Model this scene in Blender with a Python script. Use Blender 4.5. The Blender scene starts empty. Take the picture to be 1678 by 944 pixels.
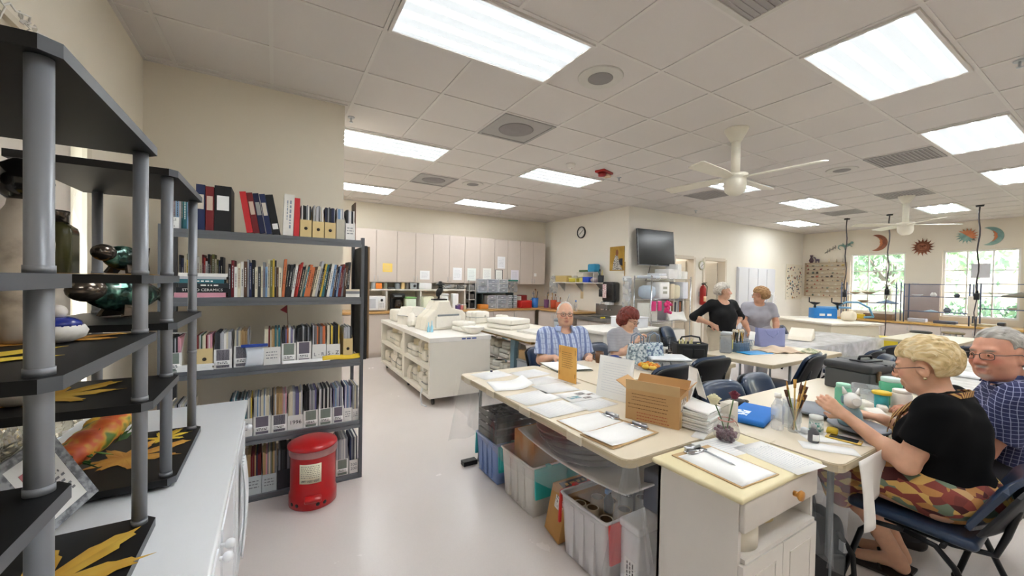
import bpy, bmesh, math, random
import numpy as np
from mathutils import Vector, Matrix, Euler
random.seed(7)
sc = bpy.context.scene
COL = sc.collection
PI = math.pi
S, C = math.sin, math.cos
V3 = Vector
FPX, CX, CY, CZ = 646.3247, 839.0, 472.0, 1.5
YAW, PIT, ROL = .5420, -.0152, .0186
CEIL = CZ + 2.5634 * .6096
_F = V3((S(YAW) * C(PIT), C(YAW) * C(PIT), S(PIT)))
_r0 = V3((C(YAW), -S(YAW), 0)); _u0 = _r0.cross(_F)
_R = _r0 * C(ROL) + _u0 * S(ROL)
_U = -_r0 * S(ROL) + _u0 * C(ROL)
EYE = V3((0, 0, CZ))
def _ray(px, py): return _F + _R * ((px - CX) / FPX) + _U * ((CY - py) / FPX)
def atz(px, py, z):
 r = _ray(px, py); return EYE + r * ((z - CZ) / r.z)
def atx(px, py, x):
 r = _ray(px, py); return EYE + r * (x / r.x)
def aty(px, py, y):
 r = _ray(px, py); return EYE + r * (y / r.y)
def atd(px, py, d): return EYE + _ray(px, py) * d
cam = bpy.data.cameras.new('camera'); camo = bpy.data.objects.new('camera', cam); COL.objects.link(camo)
cam.sensor_fit = 'HORIZONTAL'; cam.sensor_width = 36; cam.lens = FPX / 1678 * 36
cam.clip_start = .05; cam.clip_end = 200
M = Matrix((_R, _U, -_F)).transposed().to_4x4(); M.translation = EYE
camo.matrix_world = M; sc.camera = camo
def lin(h):
 h = h.lstrip('#'); o = []
 for i in (0, 2, 4):
  c = int(h[i:i + 2], 16) / 255
  o.append(c / 12.92 if c <= .04045 else ((c + .055) / 1.055) ** 2.4)
 return tuple(o) + (1,)
def iv(n, k, v): n.inputs[k].default_value = v
_mats = {}
def mat(col, rough=.5, metal=0, var=.06, scale=12, bump=0, bscale=60, spec=.5, name=None, coat=0, alpha=1, trans=0, ior=1.45, sheen=0):
 key = (col, rough, metal, var, scale, bump, bscale, spec, coat, alpha, trans)
 if key in _mats: return _mats[key]
 m = bpy.data.materials.new(name or ('paint_' + col.strip('#'))); m.use_nodes = True
 nt = m.node_tree; N = nt.nodes; L = nt.links; b = N['Principled BSDF']
 c = lin(col) if isinstance(col, str) else col
 iv(b, 'Roughness', rough); iv(b, 'Metallic', metal)
 iv(b, 'Specular IOR Level', spec); iv(b, 'IOR', ior)
 iv(b, 'Coat Weight', coat)
 iv(b, 'Alpha', alpha); iv(b, 'Transmission Weight', trans)
 if sheen: iv(b, 'Sheen Weight', sheen)
 tc = N.new('ShaderNodeTexCoord')
 no = N.new('ShaderNodeTexNoise'); iv(no, 'Scale', scale); iv(no, 'Detail', 3)
 L.new(tc.outputs['Object'], no.inputs['Vector'])
 mx = N.new('ShaderNodeMix'); mx.data_type = 'RGBA'
 iv(mx, 6, tuple(max(0, x * (1 - var)) for x in c[:3]) + (1,))
 iv(mx, 7, tuple(min(1, x * (1 + var)) for x in c[:3]) + (1,))
 L.new(no.outputs['Fac'], mx.inputs[0]); L.new(mx.outputs[2], b.inputs['Base Color'])
 if bump:
  n2 = N.new('ShaderNodeTexNoise'); iv(n2, 'Scale', bscale)
  L.new(tc.outputs['Object'], n2.inputs['Vector'])
  bp = N.new('ShaderNodeBump'); iv(bp, 'Strength', bump); iv(bp, 'Distance', .01)
  L.new(n2.outputs['Fac'], bp.inputs['Height']); L.new(bp.outputs[0], b.inputs['Normal'])
 _mats[key] = m
 return m
def emis(col, s, name):
 m = bpy.data.materials.new(name); m.use_nodes = True; b = m.node_tree.nodes['Principled BSDF']
 iv(b, 'Base Color', lin(col)); iv(b, 'Emission Color', lin(col)); iv(b, 'Emission Strength', s)
 return m
def ramp_mat(name, kind, scale, stops, rough=.5, coords='Object', mapping=(1, 1, 1), rotz=0, distort=0, metal=0, bump=0, interp='LINEAR', detail=2):
 """noise / wave / voronoi texture through a colour ramp"""
 m = bpy.data.materials.new(name); m.use_nodes = True
 nt = m.node_tree; N = nt.nodes; L = nt.links; b = N['Principled BSDF']; iv(b, 'Roughness', rough); iv(b, 'Metallic', metal)
 tc = N.new('ShaderNodeTexCoord'); mp = N.new('ShaderNodeMapping'); iv(mp, 'Scale', mapping); iv(mp, 'Rotation', (0, 0, rotz))
 L.new(tc.outputs[coords], mp.inputs[0])
 if kind == 'noise':
  t = N.new('ShaderNodeTexNoise'); iv(t, 'Scale', scale); iv(t, 'Detail', detail); iv(t, 'Distortion', distort); out = t.outputs['Fac']
 elif kind == 'wave':
  t = N.new('ShaderNodeTexWave'); iv(t, 'Scale', scale); iv(t, 'Distortion', distort); out = t.outputs['Fac']
 else:
  t = N.new('ShaderNodeTexVoronoi'); iv(t, 'Scale', scale); out = t.outputs['Color']
 L.new(mp.outputs[0], t.inputs['Vector'])
 r = N.new('ShaderNodeValToRGB'); r.color_ramp.interpolation = interp
 e = r.color_ramp.elements
 while len(e) < len(stops): e.new(.5)
 for k, (p, c) in enumerate(stops): e[k].position = p; e[k].color = lin(c)
 L.new(out, r.inputs[0]); L.new(r.outputs[0], b.inputs['Base Color'])
 if bump:
  bp = N.new('ShaderNodeBump'); iv(bp, 'Strength', bump); iv(bp, 'Distance', .01)
  L.new(out, bp.inputs['Height']); L.new(bp.outputs[0], b.inputs['Normal'])
 return m
def clear_mat(name, tint, a, rough=.15):
 """thin clear sheet: mostly transparent with a glossy sheen and a little milky haze"""
 m = bpy.data.materials.new(name); m.use_nodes = True
 nt = m.node_tree; N = nt.nodes; L = nt.links; N.remove(N['Principled BSDF']); o = N['Material Output']
 t = N.new('ShaderNodeBsdfTransparent'); g = N.new('ShaderNodeBsdfGlossy'); iv(g, 'Roughness', rough)
 d = N.new('ShaderNodeBsdfTranslucent'); iv(d, 'Color', lin(tint))
 d2 = N.new('ShaderNodeBsdfDiffuse'); iv(d2, 'Color', lin(tint))
 ad = N.new('ShaderNodeMixShader'); iv(ad, 0, .5); L.new(d.outputs[0], ad.inputs[1]); L.new(d2.outputs[0], ad.inputs[2])
 m1 = N.new('ShaderNodeMixShader'); tc = N.new('ShaderNodeTexCoord'); no = N.new('ShaderNodeTexNoise'); iv(no, 'Scale', 9); iv(no, 'Detail', 4)
 L.new(tc.outputs['Object'], no.inputs['Vector'])
 mr = N.new('ShaderNodeMapRange'); iv(mr, 1, .3); iv(mr, 2, .75); iv(mr, 3, a * .75); iv(mr, 4, min(1, a * 1.3))
 L.new(no.outputs['Fac'], mr.inputs[0]); L.new(mr.outputs[0], m1.inputs[0]); L.new(t.outputs[0], m1.inputs[1]); L.new(ad.outputs[0], m1.inputs[2])
 fr = N.new('ShaderNodeLayerWeight'); iv(fr, 'Blend', .25)
 mul = N.new('ShaderNodeMath'); mul.operation = 'MULTIPLY'; iv(mul, 1, .16); L.new(fr.outputs['Fresnel'], mul.inputs[0])
 m2 = N.new('ShaderNodeMixShader'); L.new(mul.outputs[0], m2.inputs[0]); L.new(m1.outputs[0], m2.inputs[1]); L.new(g.outputs[0], m2.inputs[2])
 L.new(m2.outputs[0], o.inputs[0])
 return m
def wood(c1, c2, scale=3, rough=.45, mapping=(1, 8, 8)):
 return ramp_mat('wood_' + c1.strip('#'), 'noise', scale, [(.3, c1), (.7, c2)], rough, mapping=mapping, distort=.6, detail=6)
WHITE = mat('#eeeae4', .5); PAPER = mat('#f4f3f0', .75, var=.015, name='paper'); PAPER2 = mat('#e2e0dc', .75, var=.02)
BLACK = mat('#141416', .45); DKGREY = mat('#33353a', .45); STEEL = mat('#b9bcc0', .28, 1, name='steel'); CHROME = mat('#d8dade', .12, 1, name='chrome')
GREYMET = mat('#6b6e74', .4, .6, name='grey_metal'); PLASTER = mat('#efeae0', .85, var=.05, scale=20, bump=.08, name='plaster')
CLEAR = clear_mat('clear_plastic_sheet', '#dfe3e8', .16); CLEARBOX = clear_mat('clear_box_plastic', '#e3e6ea', .30, .1); GLASSY = clear_mat('clear_glass', '#e8eef0', .15, .03)
CARD = mat('#c39a68', .8, var=.06, name='cardboard'); INK = mat('#26262b', .7)
class MB:
 """collects shapes in one bmesh; material slots by index"""
 def __init__(s): s.bm = bmesh.new(); s.mi = 0
 def _q(s, vs, quads, sm=False):
  v = [s.bm.verts.new(p) for p in vs]
  for q in quads:
   try:
    f = s.bm.faces.new([v[i] for i in q]); f.material_index = s.mi; f.smooth = sm
   except ValueError: pass
  return v
 def box(s, x0, x1, y0, y1, z0, z1, m=None):
  vs = [V3((x, y, z)) for z in (z0, z1) for y in (y0, y1) for x in (x0, x1)]
  if m is not None: vs = [m @ v for v in vs]
  s._q(vs, [(0, 2, 3, 1), (4, 5, 7, 6), (0, 1, 5, 4), (2, 6, 7, 3), (0, 4, 6, 2), (1, 3, 7, 5)]); return s
 def rbox(s, x0, x1, y0, y1, z0, z1, r=.01, seg=3, m=None):
  b = bmesh.new(); bmesh.ops.create_cube(b, size=1)
  for v in b.verts: v.co = V3(((x0 + x1) / 2 + v.co.x * (x1 - x0), (y0 + y1) / 2 + v.co.y * (y1 - y0), (z0 + z1) / 2 + v.co.z * (z1 - z0)))
  r = min(r, .49 * min(x1 - x0, y1 - y0, z1 - z0))
  bmesh.ops.bevel(b, geom=list(b.edges) , offset=r, segments=seg, profile=.5, affect='EDGES')
  return s.add(b, m)
 def add(s, b, m=None):
  mp = {}
  for v in b.verts: mp[v] = s.bm.verts.new(m @ v.co if m is not None else v.co)
  for f in b.faces:
   try:
    g = s.bm.faces.new([mp[v] for v in f.verts]); g.smooth = True; g.material_index = s.mi
   except ValueError: pass
  b.free(); return s
 def prism(s, pts, z0, z1, m=None, axis='z'):
  """outline pts (counter-clockwise) pushed from z0 to z1; axis y: pts are (x,z); axis x: pts are (y,z)"""
  def T(p, z):
   v = V3((p[0], p[1], z)) if axis == 'z' else V3((p[0], z, p[1])) if axis == 'y' else V3((z, p[0], p[1]))
   return m @ v if m is not None else v
  n = len(pts); a = [s.bm.verts.new(T(p, z0)) for p in pts]; b = [s.bm.verts.new(T(p, z1)) for p in pts]
  fs = [s.bm.faces.new(a[::-1]), s.bm.faces.new(b)]
  for i in range(n): fs.append(s.bm.faces.new([a[i], a[(i + 1) % n], b[(i + 1) % n], b[i]]))
  for f in fs: f.material_index = s.mi
  return s
 def cyl(s, p0, p1, r0, r1=None, n=16, caps=True, sm=True):
  r1 = r0 if r1 is None else r1; p0 = V3(p0); p1 = V3(p1); d = (p1 - p0).normalized()
  a = d.orthogonal().normalized(); b = d.cross(a)
  A = [s.bm.verts.new(p0 + (a * C(2 * PI * i / n) + b * S(2 * PI * i / n)) * r0) for i in range(n)]
  B = [s.bm.verts.new(p1 + (a * C(2 * PI * i / n) + b * S(2 * PI * i / n)) * r1) for i in range(n)]
  for i in range(n):
   f = s.bm.faces.new([A[i], A[(i + 1) % n], B[(i + 1) % n], B[i]]); f.smooth = sm; f.material_index = s.mi
  if caps:
   for q in (A[::-1], B):
    f = s.bm.faces.new(q); f.material_index = s.mi
  return s
 def lathe(s, prof, o=(0, 0, 0), n=24, m=None, sx=1, sy=1):
  """prof: list of (radius, z) from bottom to top"""
  o = V3(o); rings = []
  for r, z in prof:
   if r < 1e-5:
    v = V3((0, 0, z)) + o; rings.append([s.bm.verts.new(m @ v if m is not None else v)])
   else:
    R_ = []
    for i in range(n):
     v = V3((r * sx * C(2 * PI * i / n), r * sy * S(2 * PI * i / n), z)) + o
     R_.append(s.bm.verts.new(m @ v if m is not None else v))
    rings.append(R_)
  for a, b in zip(rings, rings[1:]):
   if len(a) == 1 and len(b) == 1: continue
   for i in range(n):
    j = (i + 1) % n
    vs = [a[0], b[j], b[i]] if len(a) == 1 else [a[i], a[j], b[0]] if len(b) == 1 else [a[i], a[j], b[j], b[i]]
    try:
     f = s.bm.faces.new(vs); f.smooth = True; f.material_index = s.mi
    except ValueError: pass
  for R_, fl in ((rings[0], True), (rings[-1], False)):
   if len(R_) > 1:
    f = s.bm.faces.new(R_[::-1] if fl else R_); f.material_index = s.mi
  return s
 def tube(s, pts, r, n=8, closed=False, rs=None):
  pts = [V3(p) for p in pts]; m = len(pts); rings = []; prev = None
  for i, p in enumerate(pts):
   if closed: d = pts[(i + 1) % m] - pts[i - 1]
   else: d = pts[min(i + 1, m - 1)] - pts[max(i - 1, 0)]
   d = d.normalized() if d.length > 1e-9 else V3((0, 0, 1))
   a = d.orthogonal() if prev is None else prev - d * prev.dot(d)
   if a.length < 1e-6: a = d.orthogonal()
   a.normalize(); prev = a; b = d.cross(a); rr = rs[i] if rs else r
   rings.append([s.bm.verts.new(p + (a * C(2 * PI * k / n) + b * S(2 * PI * k / n)) * rr) for k in range(n)])
  for i in range(m if closed else m - 1):
   A, B = rings[i], rings[(i + 1) % m]
   for k in range(n):
    f = s.bm.faces.new([A[k], A[(k + 1) % n], B[(k + 1) % n], B[k]]); f.smooth = True; f.material_index = s.mi
  if not closed:
   for q in (rings[0][::-1], rings[-1]):
    f = s.bm.faces.new(q); f.material_index = s.mi
  return s
 def ball(s, c, r, n=12, sc_=(1, 1, 1), m=None):
  b = bmesh.new(); bmesh.ops.create_uvsphere(b, u_segments=n * 2, v_segments=n, radius=1)
  for v in b.verts: v.co = V3((v.co.x * r * sc_[0], v.co.y * r * sc_[1], v.co.z * r * sc_[2]))
  if m is not None:
   for v in b.verts: v.co = m @ v.co
  for v in b.verts: v.co = v.co + V3(c)
  return s.add(b)
 def sheet(s, fn, nu, nv, thick=0, sm=True):
  """surface fn(u,v)->point, u,v in 0..1; thick pushes a second skin along the normal"""
  P_ = [[V3(fn(i / nu, j / nv)) for j in range(nv + 1)] for i in range(nu + 1)]
  def skin(G, flip):
   vs = [[s.bm.verts.new(p) for p in row] for row in G]
   for i in range(nu):
    for j in range(nv):
     q = [vs[i][j], vs[i + 1][j], vs[i + 1][j + 1], vs[i][j + 1]]
     f = s.bm.faces.new(q[::-1] if flip else q); f.smooth = sm; f.material_index = s.mi
   return vs
  A = skin(P_, False)
  if thick:
   G = []
   for i in range(nu + 1):
    row = []
    for j in range(nv + 1):
     du = P_[min(i + 1, nu)][j] - P_[max(i - 1, 0)][j]; dv = P_[i][min(j + 1, nv)] - P_[i][max(j - 1, 0)]
     row.append(P_[i][j] - du.cross(dv).normalized() * thick)
    G.append(row)
   B = skin(G, True)
   rim = [(i, 0) for i in range(nu + 1)] + [(nu, j) for j in range(1, nv + 1)] + [(i, nv) for i in range(nu - 1, -1, -1)] + [(0, j) for j in range(nv - 1, 0, -1)]
   for k in range(len(rim)):
    i, j = rim[k]; i2, j2 = rim[(k + 1) % len(rim)]
    f = s.bm.faces.new([A[i2][j2], A[i][j], B[i][j], B[i2][j2]]); f.material_index = s.mi
  return s
 def slot(s, i): s.mi = i; return s
 def build(s, name, mats, parent=None, loc=None, rotz=0, bevel=0):
  me = bpy.data.meshes.new(name); bmesh.ops.recalc_face_normals(s.bm, faces=s.bm.faces[:])
  if bevel: bmesh.ops.bevel(s.bm, geom=[e for e in s.bm.edges if e.is_manifold and e.calc_face_angle(0) > .6], offset=bevel, segments=2, profile=.6, affect='EDGES')
  s.bm.to_mesh(me); s.bm.free()
  for m in (mats if isinstance(mats, (list, tuple)) else [mats]): me.materials.append(m)
  o = bpy.data.objects.new(name, me); COL.objects.link(o)
  if parent is not None: o.parent = parent
  if loc is not None: o.location = loc
  if rotz: o.rotation_euler.z = rotz
  return o
def tag(o, label, cat, group=None, kind=None):
 o['label'] = label; o['category'] = cat
 if group: o['group'] = group
 if kind: o['kind'] = kind
 return o
def thing(name, label, cat, loc=(0, 0, 0), rotz=0, group=None):
 o = bpy.data.objects.new(name, None); COL.objects.link(o); o.location = loc; o.rotation_euler = (0, 0, rotz); o.empty_display_size = .05
 return tag(o, label, cat, group)
def struct(o): o['kind'] = 'structure'; return o
_kids = {}
def dup(root, loc, rotz, label, group=None, rot=None):
 """a copy of a thing with copies of its parts and sub-parts"""
 r = root.copy(); COL.objects.link(r); r.location = loc; r.rotation_euler = rot if rot else (0, 0, rotz); r['label'] = label
 if group: r['group'] = group
 for ch in list(root.children):
  c = ch.copy(); COL.objects.link(c); c.parent = r
  for g in list(ch.children):
   d = g.copy(); COL.objects.link(d); d.parent = c
 return r
def RZ(a, t=(0, 0, 0)): return Matrix.Translation(t) @ Matrix.Rotation(a, 4, 'Z')
_on = 'first second third fourth fifth sixth seventh eighth ninth tenth eleventh twelfth thirteenth fourteenth fifteenth sixteenth seventeenth eighteenth nineteenth'.split()
_tn = {2: 'twent', 3: 'thirt', 4: 'fort', 5: 'fift', 6: 'sixt', 7: 'sevent', 8: 'eight', 9: 'ninet'}
def ordinal(n):
 if n < 20: return _on[n - 1]
 if n >= 100: return 'hundred-and-' + ordinal(n - 100) if n > 100 else 'hundredth'
 t, u = divmod(n, 10)
 return _tn[t] + 'ieth' if u == 0 else _tn[t] + 'y-' + _on[u - 1]
def text_mesh(txt, size, extrude=.0006):
 cu = bpy.data.curves.new('lettering', 'FONT'); cu.body = txt; cu.size = size; cu.extrude = extrude; cu.align_x = 'CENTER'; cu.align_y = 'CENTER'; cu.resolution_u = 2
 o = bpy.data.objects.new('lettering', cu); COL.objects.link(o)
 dg = bpy.context.evaluated_depsgraph_get(); me = bpy.data.meshes.new_from_object(o.evaluated_get(dg))
 bpy.data.objects.remove(o); bpy.data.curves.remove(cu)
 return me
def lettering(txt, size, m, parent, matrix, name='lettering'):
 me = text_mesh(txt, size); me.materials.append(m)
 o = bpy.data.objects.new(name, me); COL.objects.link(o); o.parent = parent; o.matrix_local = matrix
 return o
def frame_m(o, x, n):
 """matrix with local x along x, local z along n, origin o"""
 x = V3(x).normalized(); n = V3(n).normalized(); y = n.cross(x)
 m = Matrix((x, y, n)).transposed().to_4x4(); m.translation = V3(o); return m
def scribble(mb, m, w, h, rows, seed=0, fill=.8, sz=.35):
 """rows of small illegible strokes on the local xy plane of m, centred"""
 rnd = random.Random(seed)
 for r in range(rows):
  y = h / 2 - (r + .5) * h / rows; x = -w / 2; hh = h / rows * sz
  end = w / 2 * (fill + (1 - fill) * rnd.random())
  while x < end:
   l = rnd.uniform(.5, 2.2) * hh * 1.6
   mb.box(x, min(x + l, end), y - hh / 2, y + hh / 2, 0, .0006, m); x += l + hh * .9
LIGHT_S = 6.0
## ROOM SHELL
XL, XW, XR, YB, YF, YD, YN = -.826, 13.3, 6.03, 3.852, 8.38, 5.55, -3.2
TX0, TY0, TS = .9471 * .6096, 2.1896 * .6096, .6096
def gx(i): return i * TS + TX0
def gy(j): return j * TS + TY0
WALLM = mat('#e6ddcc', .85, var=.02, scale=3, bump=.05, bscale=180, name='wall_paint')
WALLW = mat('#ece6da', .85, var=.02, scale=3, bump=.05, bscale=180, name='wall_paint_white')
def floor_mat():
 m = bpy.data.materials.new('vinyl_floor'); m.use_nodes = True; nt = m.node_tree; N = nt.nodes; L = nt.links; b = N['Principled BSDF']
 tc = N.new('ShaderNodeTexCoord'); n = N.new('ShaderNodeTexNoise'); iv(n, 'Scale', 2.5); iv(n, 'Detail', 6)
 n2 = N.new('ShaderNodeTexNoise'); iv(n2, 'Scale', 90); iv(n2, 'Detail', 2)
 L.new(tc.outputs['Object'], n.inputs[0]); L.new(tc.outputs['Object'], n2.inputs[0])
 ad = N.new('ShaderNodeMath'); ad.operation = 'ADD'; L.new(n.outputs['Fac'], ad.inputs[0]); L.new(n2.outputs['Fac'], ad.inputs[1])
 r = N.new('ShaderNodeValToRGB'); r.color_ramp.elements[0].position = .35; r.color_ramp.elements[0].color = lin('#d8cfca'); r.color_ramp.elements[1].position = .68; r.color_ramp.elements[1].color = lin('#dcd3ce')
 hf = N.new('ShaderNodeMath'); hf.operation = 'MULTIPLY'; iv(hf, 1, .5); L.new(ad.outputs[0], hf.inputs[0]); L.new(hf.outputs[0], r.inputs[0]); L.new(r.outputs[0], b.inputs['Base Color'])
 rr = N.new('ShaderNodeMapRange'); iv(rr, 3, .22); iv(rr, 4, .3); L.new(n.outputs['Fac'], rr.inputs[0]); L.new(rr.outputs[0], b.inputs['Roughness'])
 iv(b, 'Specular IOR Level', .5)
 bp = N.new('ShaderNodeBump'); iv(bp, 'Strength', .006); iv(bp, 'Distance', .02); L.new(n.outputs['Fac'], bp.inputs['Height']); L.new(bp.outputs[0], b.inputs['Normal'])
 return m
struct(MB().box(XL - .15, XW + .15, YN - .15, YF + .15, -.12, 0).build('floor', floor_mat()))
TILE = mat('#d6cfca', .9, var=.025, scale=1.2, bump=.12, bscale=140, name='ceiling_tile')
GRID = mat('#d8d2cc', .5, var=.02, name='ceiling_grid')
cb = MB().box(XL - .15, XW + .15, YN - .15, YF + .15, CEIL, CEIL + .1)
cb.slot(1)
i = -3
while gx(i) < XW:
 if gx(i) > XL: cb.box(gx(i) - .012, gx(i) + .012, YN, YF, CEIL - .006, CEIL + .001)
 i += 1
j = -8
while gy(j) < YF:
 if gy(j) > YN: cb.box(XL, XW, gy(j) - .012, gy(j) + .012, CEIL - .0062, CEIL + .001)
 j += 1
for (x0, x1, y0, y1) in ((XL, XL + .02, YN, YB), (XL, .55, YB - .02, YB), (XW - .02, XW, YN, YD), (XR, XW, YD - .02, YD), (.528, XR, YF - .02, YF), (XR - .02, XR, YD, YF)):
 cb.box(x0, x1, y0, y1, CEIL - .008, CEIL + .001)
struct(cb.build('ceiling', [TILE, GRID]))
def wall(name, boxes, m):
 b = MB()
 for q in boxes: b.box(*q)
 return struct(b.build(name, m))
H = CEIL + .02
WLY0, WLY1, WLZ0, WLZ1 = .3, 2.80, .82, 2.26
wall('wall_left', [(XL - .15, XL, YN - .15, WLY0, 0, H), (XL - .15, XL, WLY1, YB + .15, 0, H), (XL - .15, XL, WLY0, WLY1, 0, WLZ0), (XL - .15, XL, WLY0, WLY1, WLZ1, H)], WALLM)
wall('wall_back', [(XL, .528, YB, YB + .15, 0, H)], WALLM)
wall('wall_side', [(.378, .528, YB + .15, YF + .15, 0, H)], WALLM)
wall('wall_far', [(.528, XR + .15, YF, YF + .15, 0, H)], WALLM)
wall('wall_right', [(XR, XR + .15, YD, YF, 0, H)], WALLW)
D1, D2, DZ = (7.46, 8.13), (8.52, 9.36), 2.11
wall('wall_door', [(XR + .15, D1[0], YD, YD + .15, 0, H), (D1[1], D2[0], YD, YD + .15, 0, H), (D2[1], XW + .15, YD, YD + .15, 0, H), (D1[0], D1[1], YD, YD + .15, DZ, H), (D2[0], D2[1], YD, YD + .15, DZ, H)], WALLW)
W1, W2, WZ0, WZ1 = (3.33, 4.42), (1.58, 2.71), .89, 2.41
W3 = (-.6, .6)
wall('wall_window', [(XW, XW + .15, YN - .15, W3[0], 0, H), (XW, XW + .15, W3[1], W2[0], 0, H), (XW, XW + .15, W2[1], W1[0], 0, H), (XW, XW + .15, W1[1], YD, 0, H)] +
 [(XW, XW + .15, a, b, z0, z1) for a, b in (W1, W2, W3) for z0, z1 in ((0, WZ0), (WZ1, H))], WALLM)
wall('wall_near', [(XL, XW, YN - .15, YN, 0, H)], WALLM)
wall('wall_corridor', [(6.9, 10.2, 7.2, 7.3, 0, 2.6), (6.9, 7.0, YD + .15, 7.2, 0, 2.6), (10.1, 10.2, YD + .15, 7.2, 0, 2.6), (8.28, 8.36, YD + .15, 7.2, 0, 2.6)], mat('#d9d4ca', .85))
struct(MB().box(6.9, 10.2, YD + .15, 7.3, 2.6, 2.7).build('ceiling_corridor', TILE))
BASE = mat('#b9a48c', .6, name='baseboard_vinyl')
struct(MB().box(XL, .52, YB - .012, YB, 0, .1).build('baseboard_back', BASE))
struct(MB().box(XR + .15, D1[0] - .05, YD - .012, YD, 0, .1).box(D2[1] + .05, XW, YD - .012, YD, 0, .1).build('baseboard_door', BASE))
DOORM = mat('#dbd0bf', .5, var=.03, name='door_frame_paint')
for n, (a, b) in enumerate((D1, D2), 1):
 f = MB()
 f.box(a - .05, a + .02, YD - .025, YD + .165, 0, DZ + .02); f.box(b - .02, b + .05, YD - .025, YD + .165, 0, DZ + .02); f.box(a + .02, b - .02, YD - .025, YD + .165, DZ - .02, DZ + .05)
 d = struct(f.build('door_%d' % n, DOORM))
DL = wood('#cdc5b6', '#d4ccbe', 2)
for (x, y, a, lab) in ((D1[1] - .03, YD + .17, math.radians(96), 'beige open door leaf in the doorway below the television side'), (D2[1] - .03, YD + .17, math.radians(94), 'beige open door leaf behind the standing woman in black')):
 t = thing('door_leaf', lab, 'door', (x, y, 0), a)
 MB().box(0, .78, -.02, .02, .01, 2.06).build('panel', DL, t)
 k = MB().cyl((.71, -.02, 1.0), (.71, -.07, 1.0), .012); k.ball((.71, -.085, 1.0), .028, 8); k.build('knob', STEEL, t)
FRAME = mat('#e9e6df', .4, name='window_frame_white'); PANE = clear_mat('window_glass', '#f2f6f6', .05, .02)
for n, (a, b) in enumerate((W1, W2, W3), 1):
 f = MB(); x0, x1 = XW + .05, XW + .10
 f.box(x0, x1, a, a + .04, WZ0, WZ1).box(x0, x1, b - .04, b, WZ0, WZ1).box(x0, x1, a + .04, b - .04, WZ0, WZ0 + .04).box(x0, x1, a + .04, b - .04, WZ1 - .04, WZ1)
 for k in (1, 2): y = a + (b - a) * k / 3; f.box(x0 + .01, x1 - .01, y - .012, y + .012, WZ0 + .04, WZ1 - .04)
 for k in (1, 2): z = WZ0 + (WZ1 - WZ0) * k / 3 + .05; f.box(x0 + .012, x1 - .012, a + .04, b - .04, z - .012, z + .012)
 w = struct(f.build('window_%d' % n, FRAME))
 MB().box(x0 + .02, x0 + .024, a + .03, b - .03, WZ0 + .03, WZ1 - .03).build('glass', PANE, w)
f = MB(); x0, x1 = XL - .10, XL - .05
f.box(x0, x1, WLY0, WLY0 + .05, WLZ0, WLZ1).box(x0, x1, WLY1 - .05, WLY1, WLZ0, WLZ1).box(x0, x1, WLY0, WLY1, WLZ1 - .05, WLZ1).box(x0, x1, WLY0, WLY1, WLZ0, WLZ0 + .05).box(x0, x1, 1.55, 1.59, WLZ0, WLZ1).box(x0, x1, 2.25, 2.29, WLZ0, WLZ1)
w = struct(f.build('window_4', FRAME)); MB().box(x0 + .02, x0 + .024, WLY0 + .03, WLY1 - .03, WLZ0 + .03, WLZ1 - .03).build('glass', PANE, w)
TR = mat('#d8cdb8', .55, name='trim_paint')
struct(MB().box(XL, XL + .03, WLY0 - .1, WLY1 + .06, WLZ1, WLZ1 + .10).box(XL, XL + .05, WLY0 - .12, WLY1 + .08, WLZ1 + .10, WLZ1 + .125).build('trim_1', TR))
struct(MB().box(XL, XL + .018, WLY1, WLY1 + .06, WLZ0, WLZ1).build('trim_2', TR))
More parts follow.
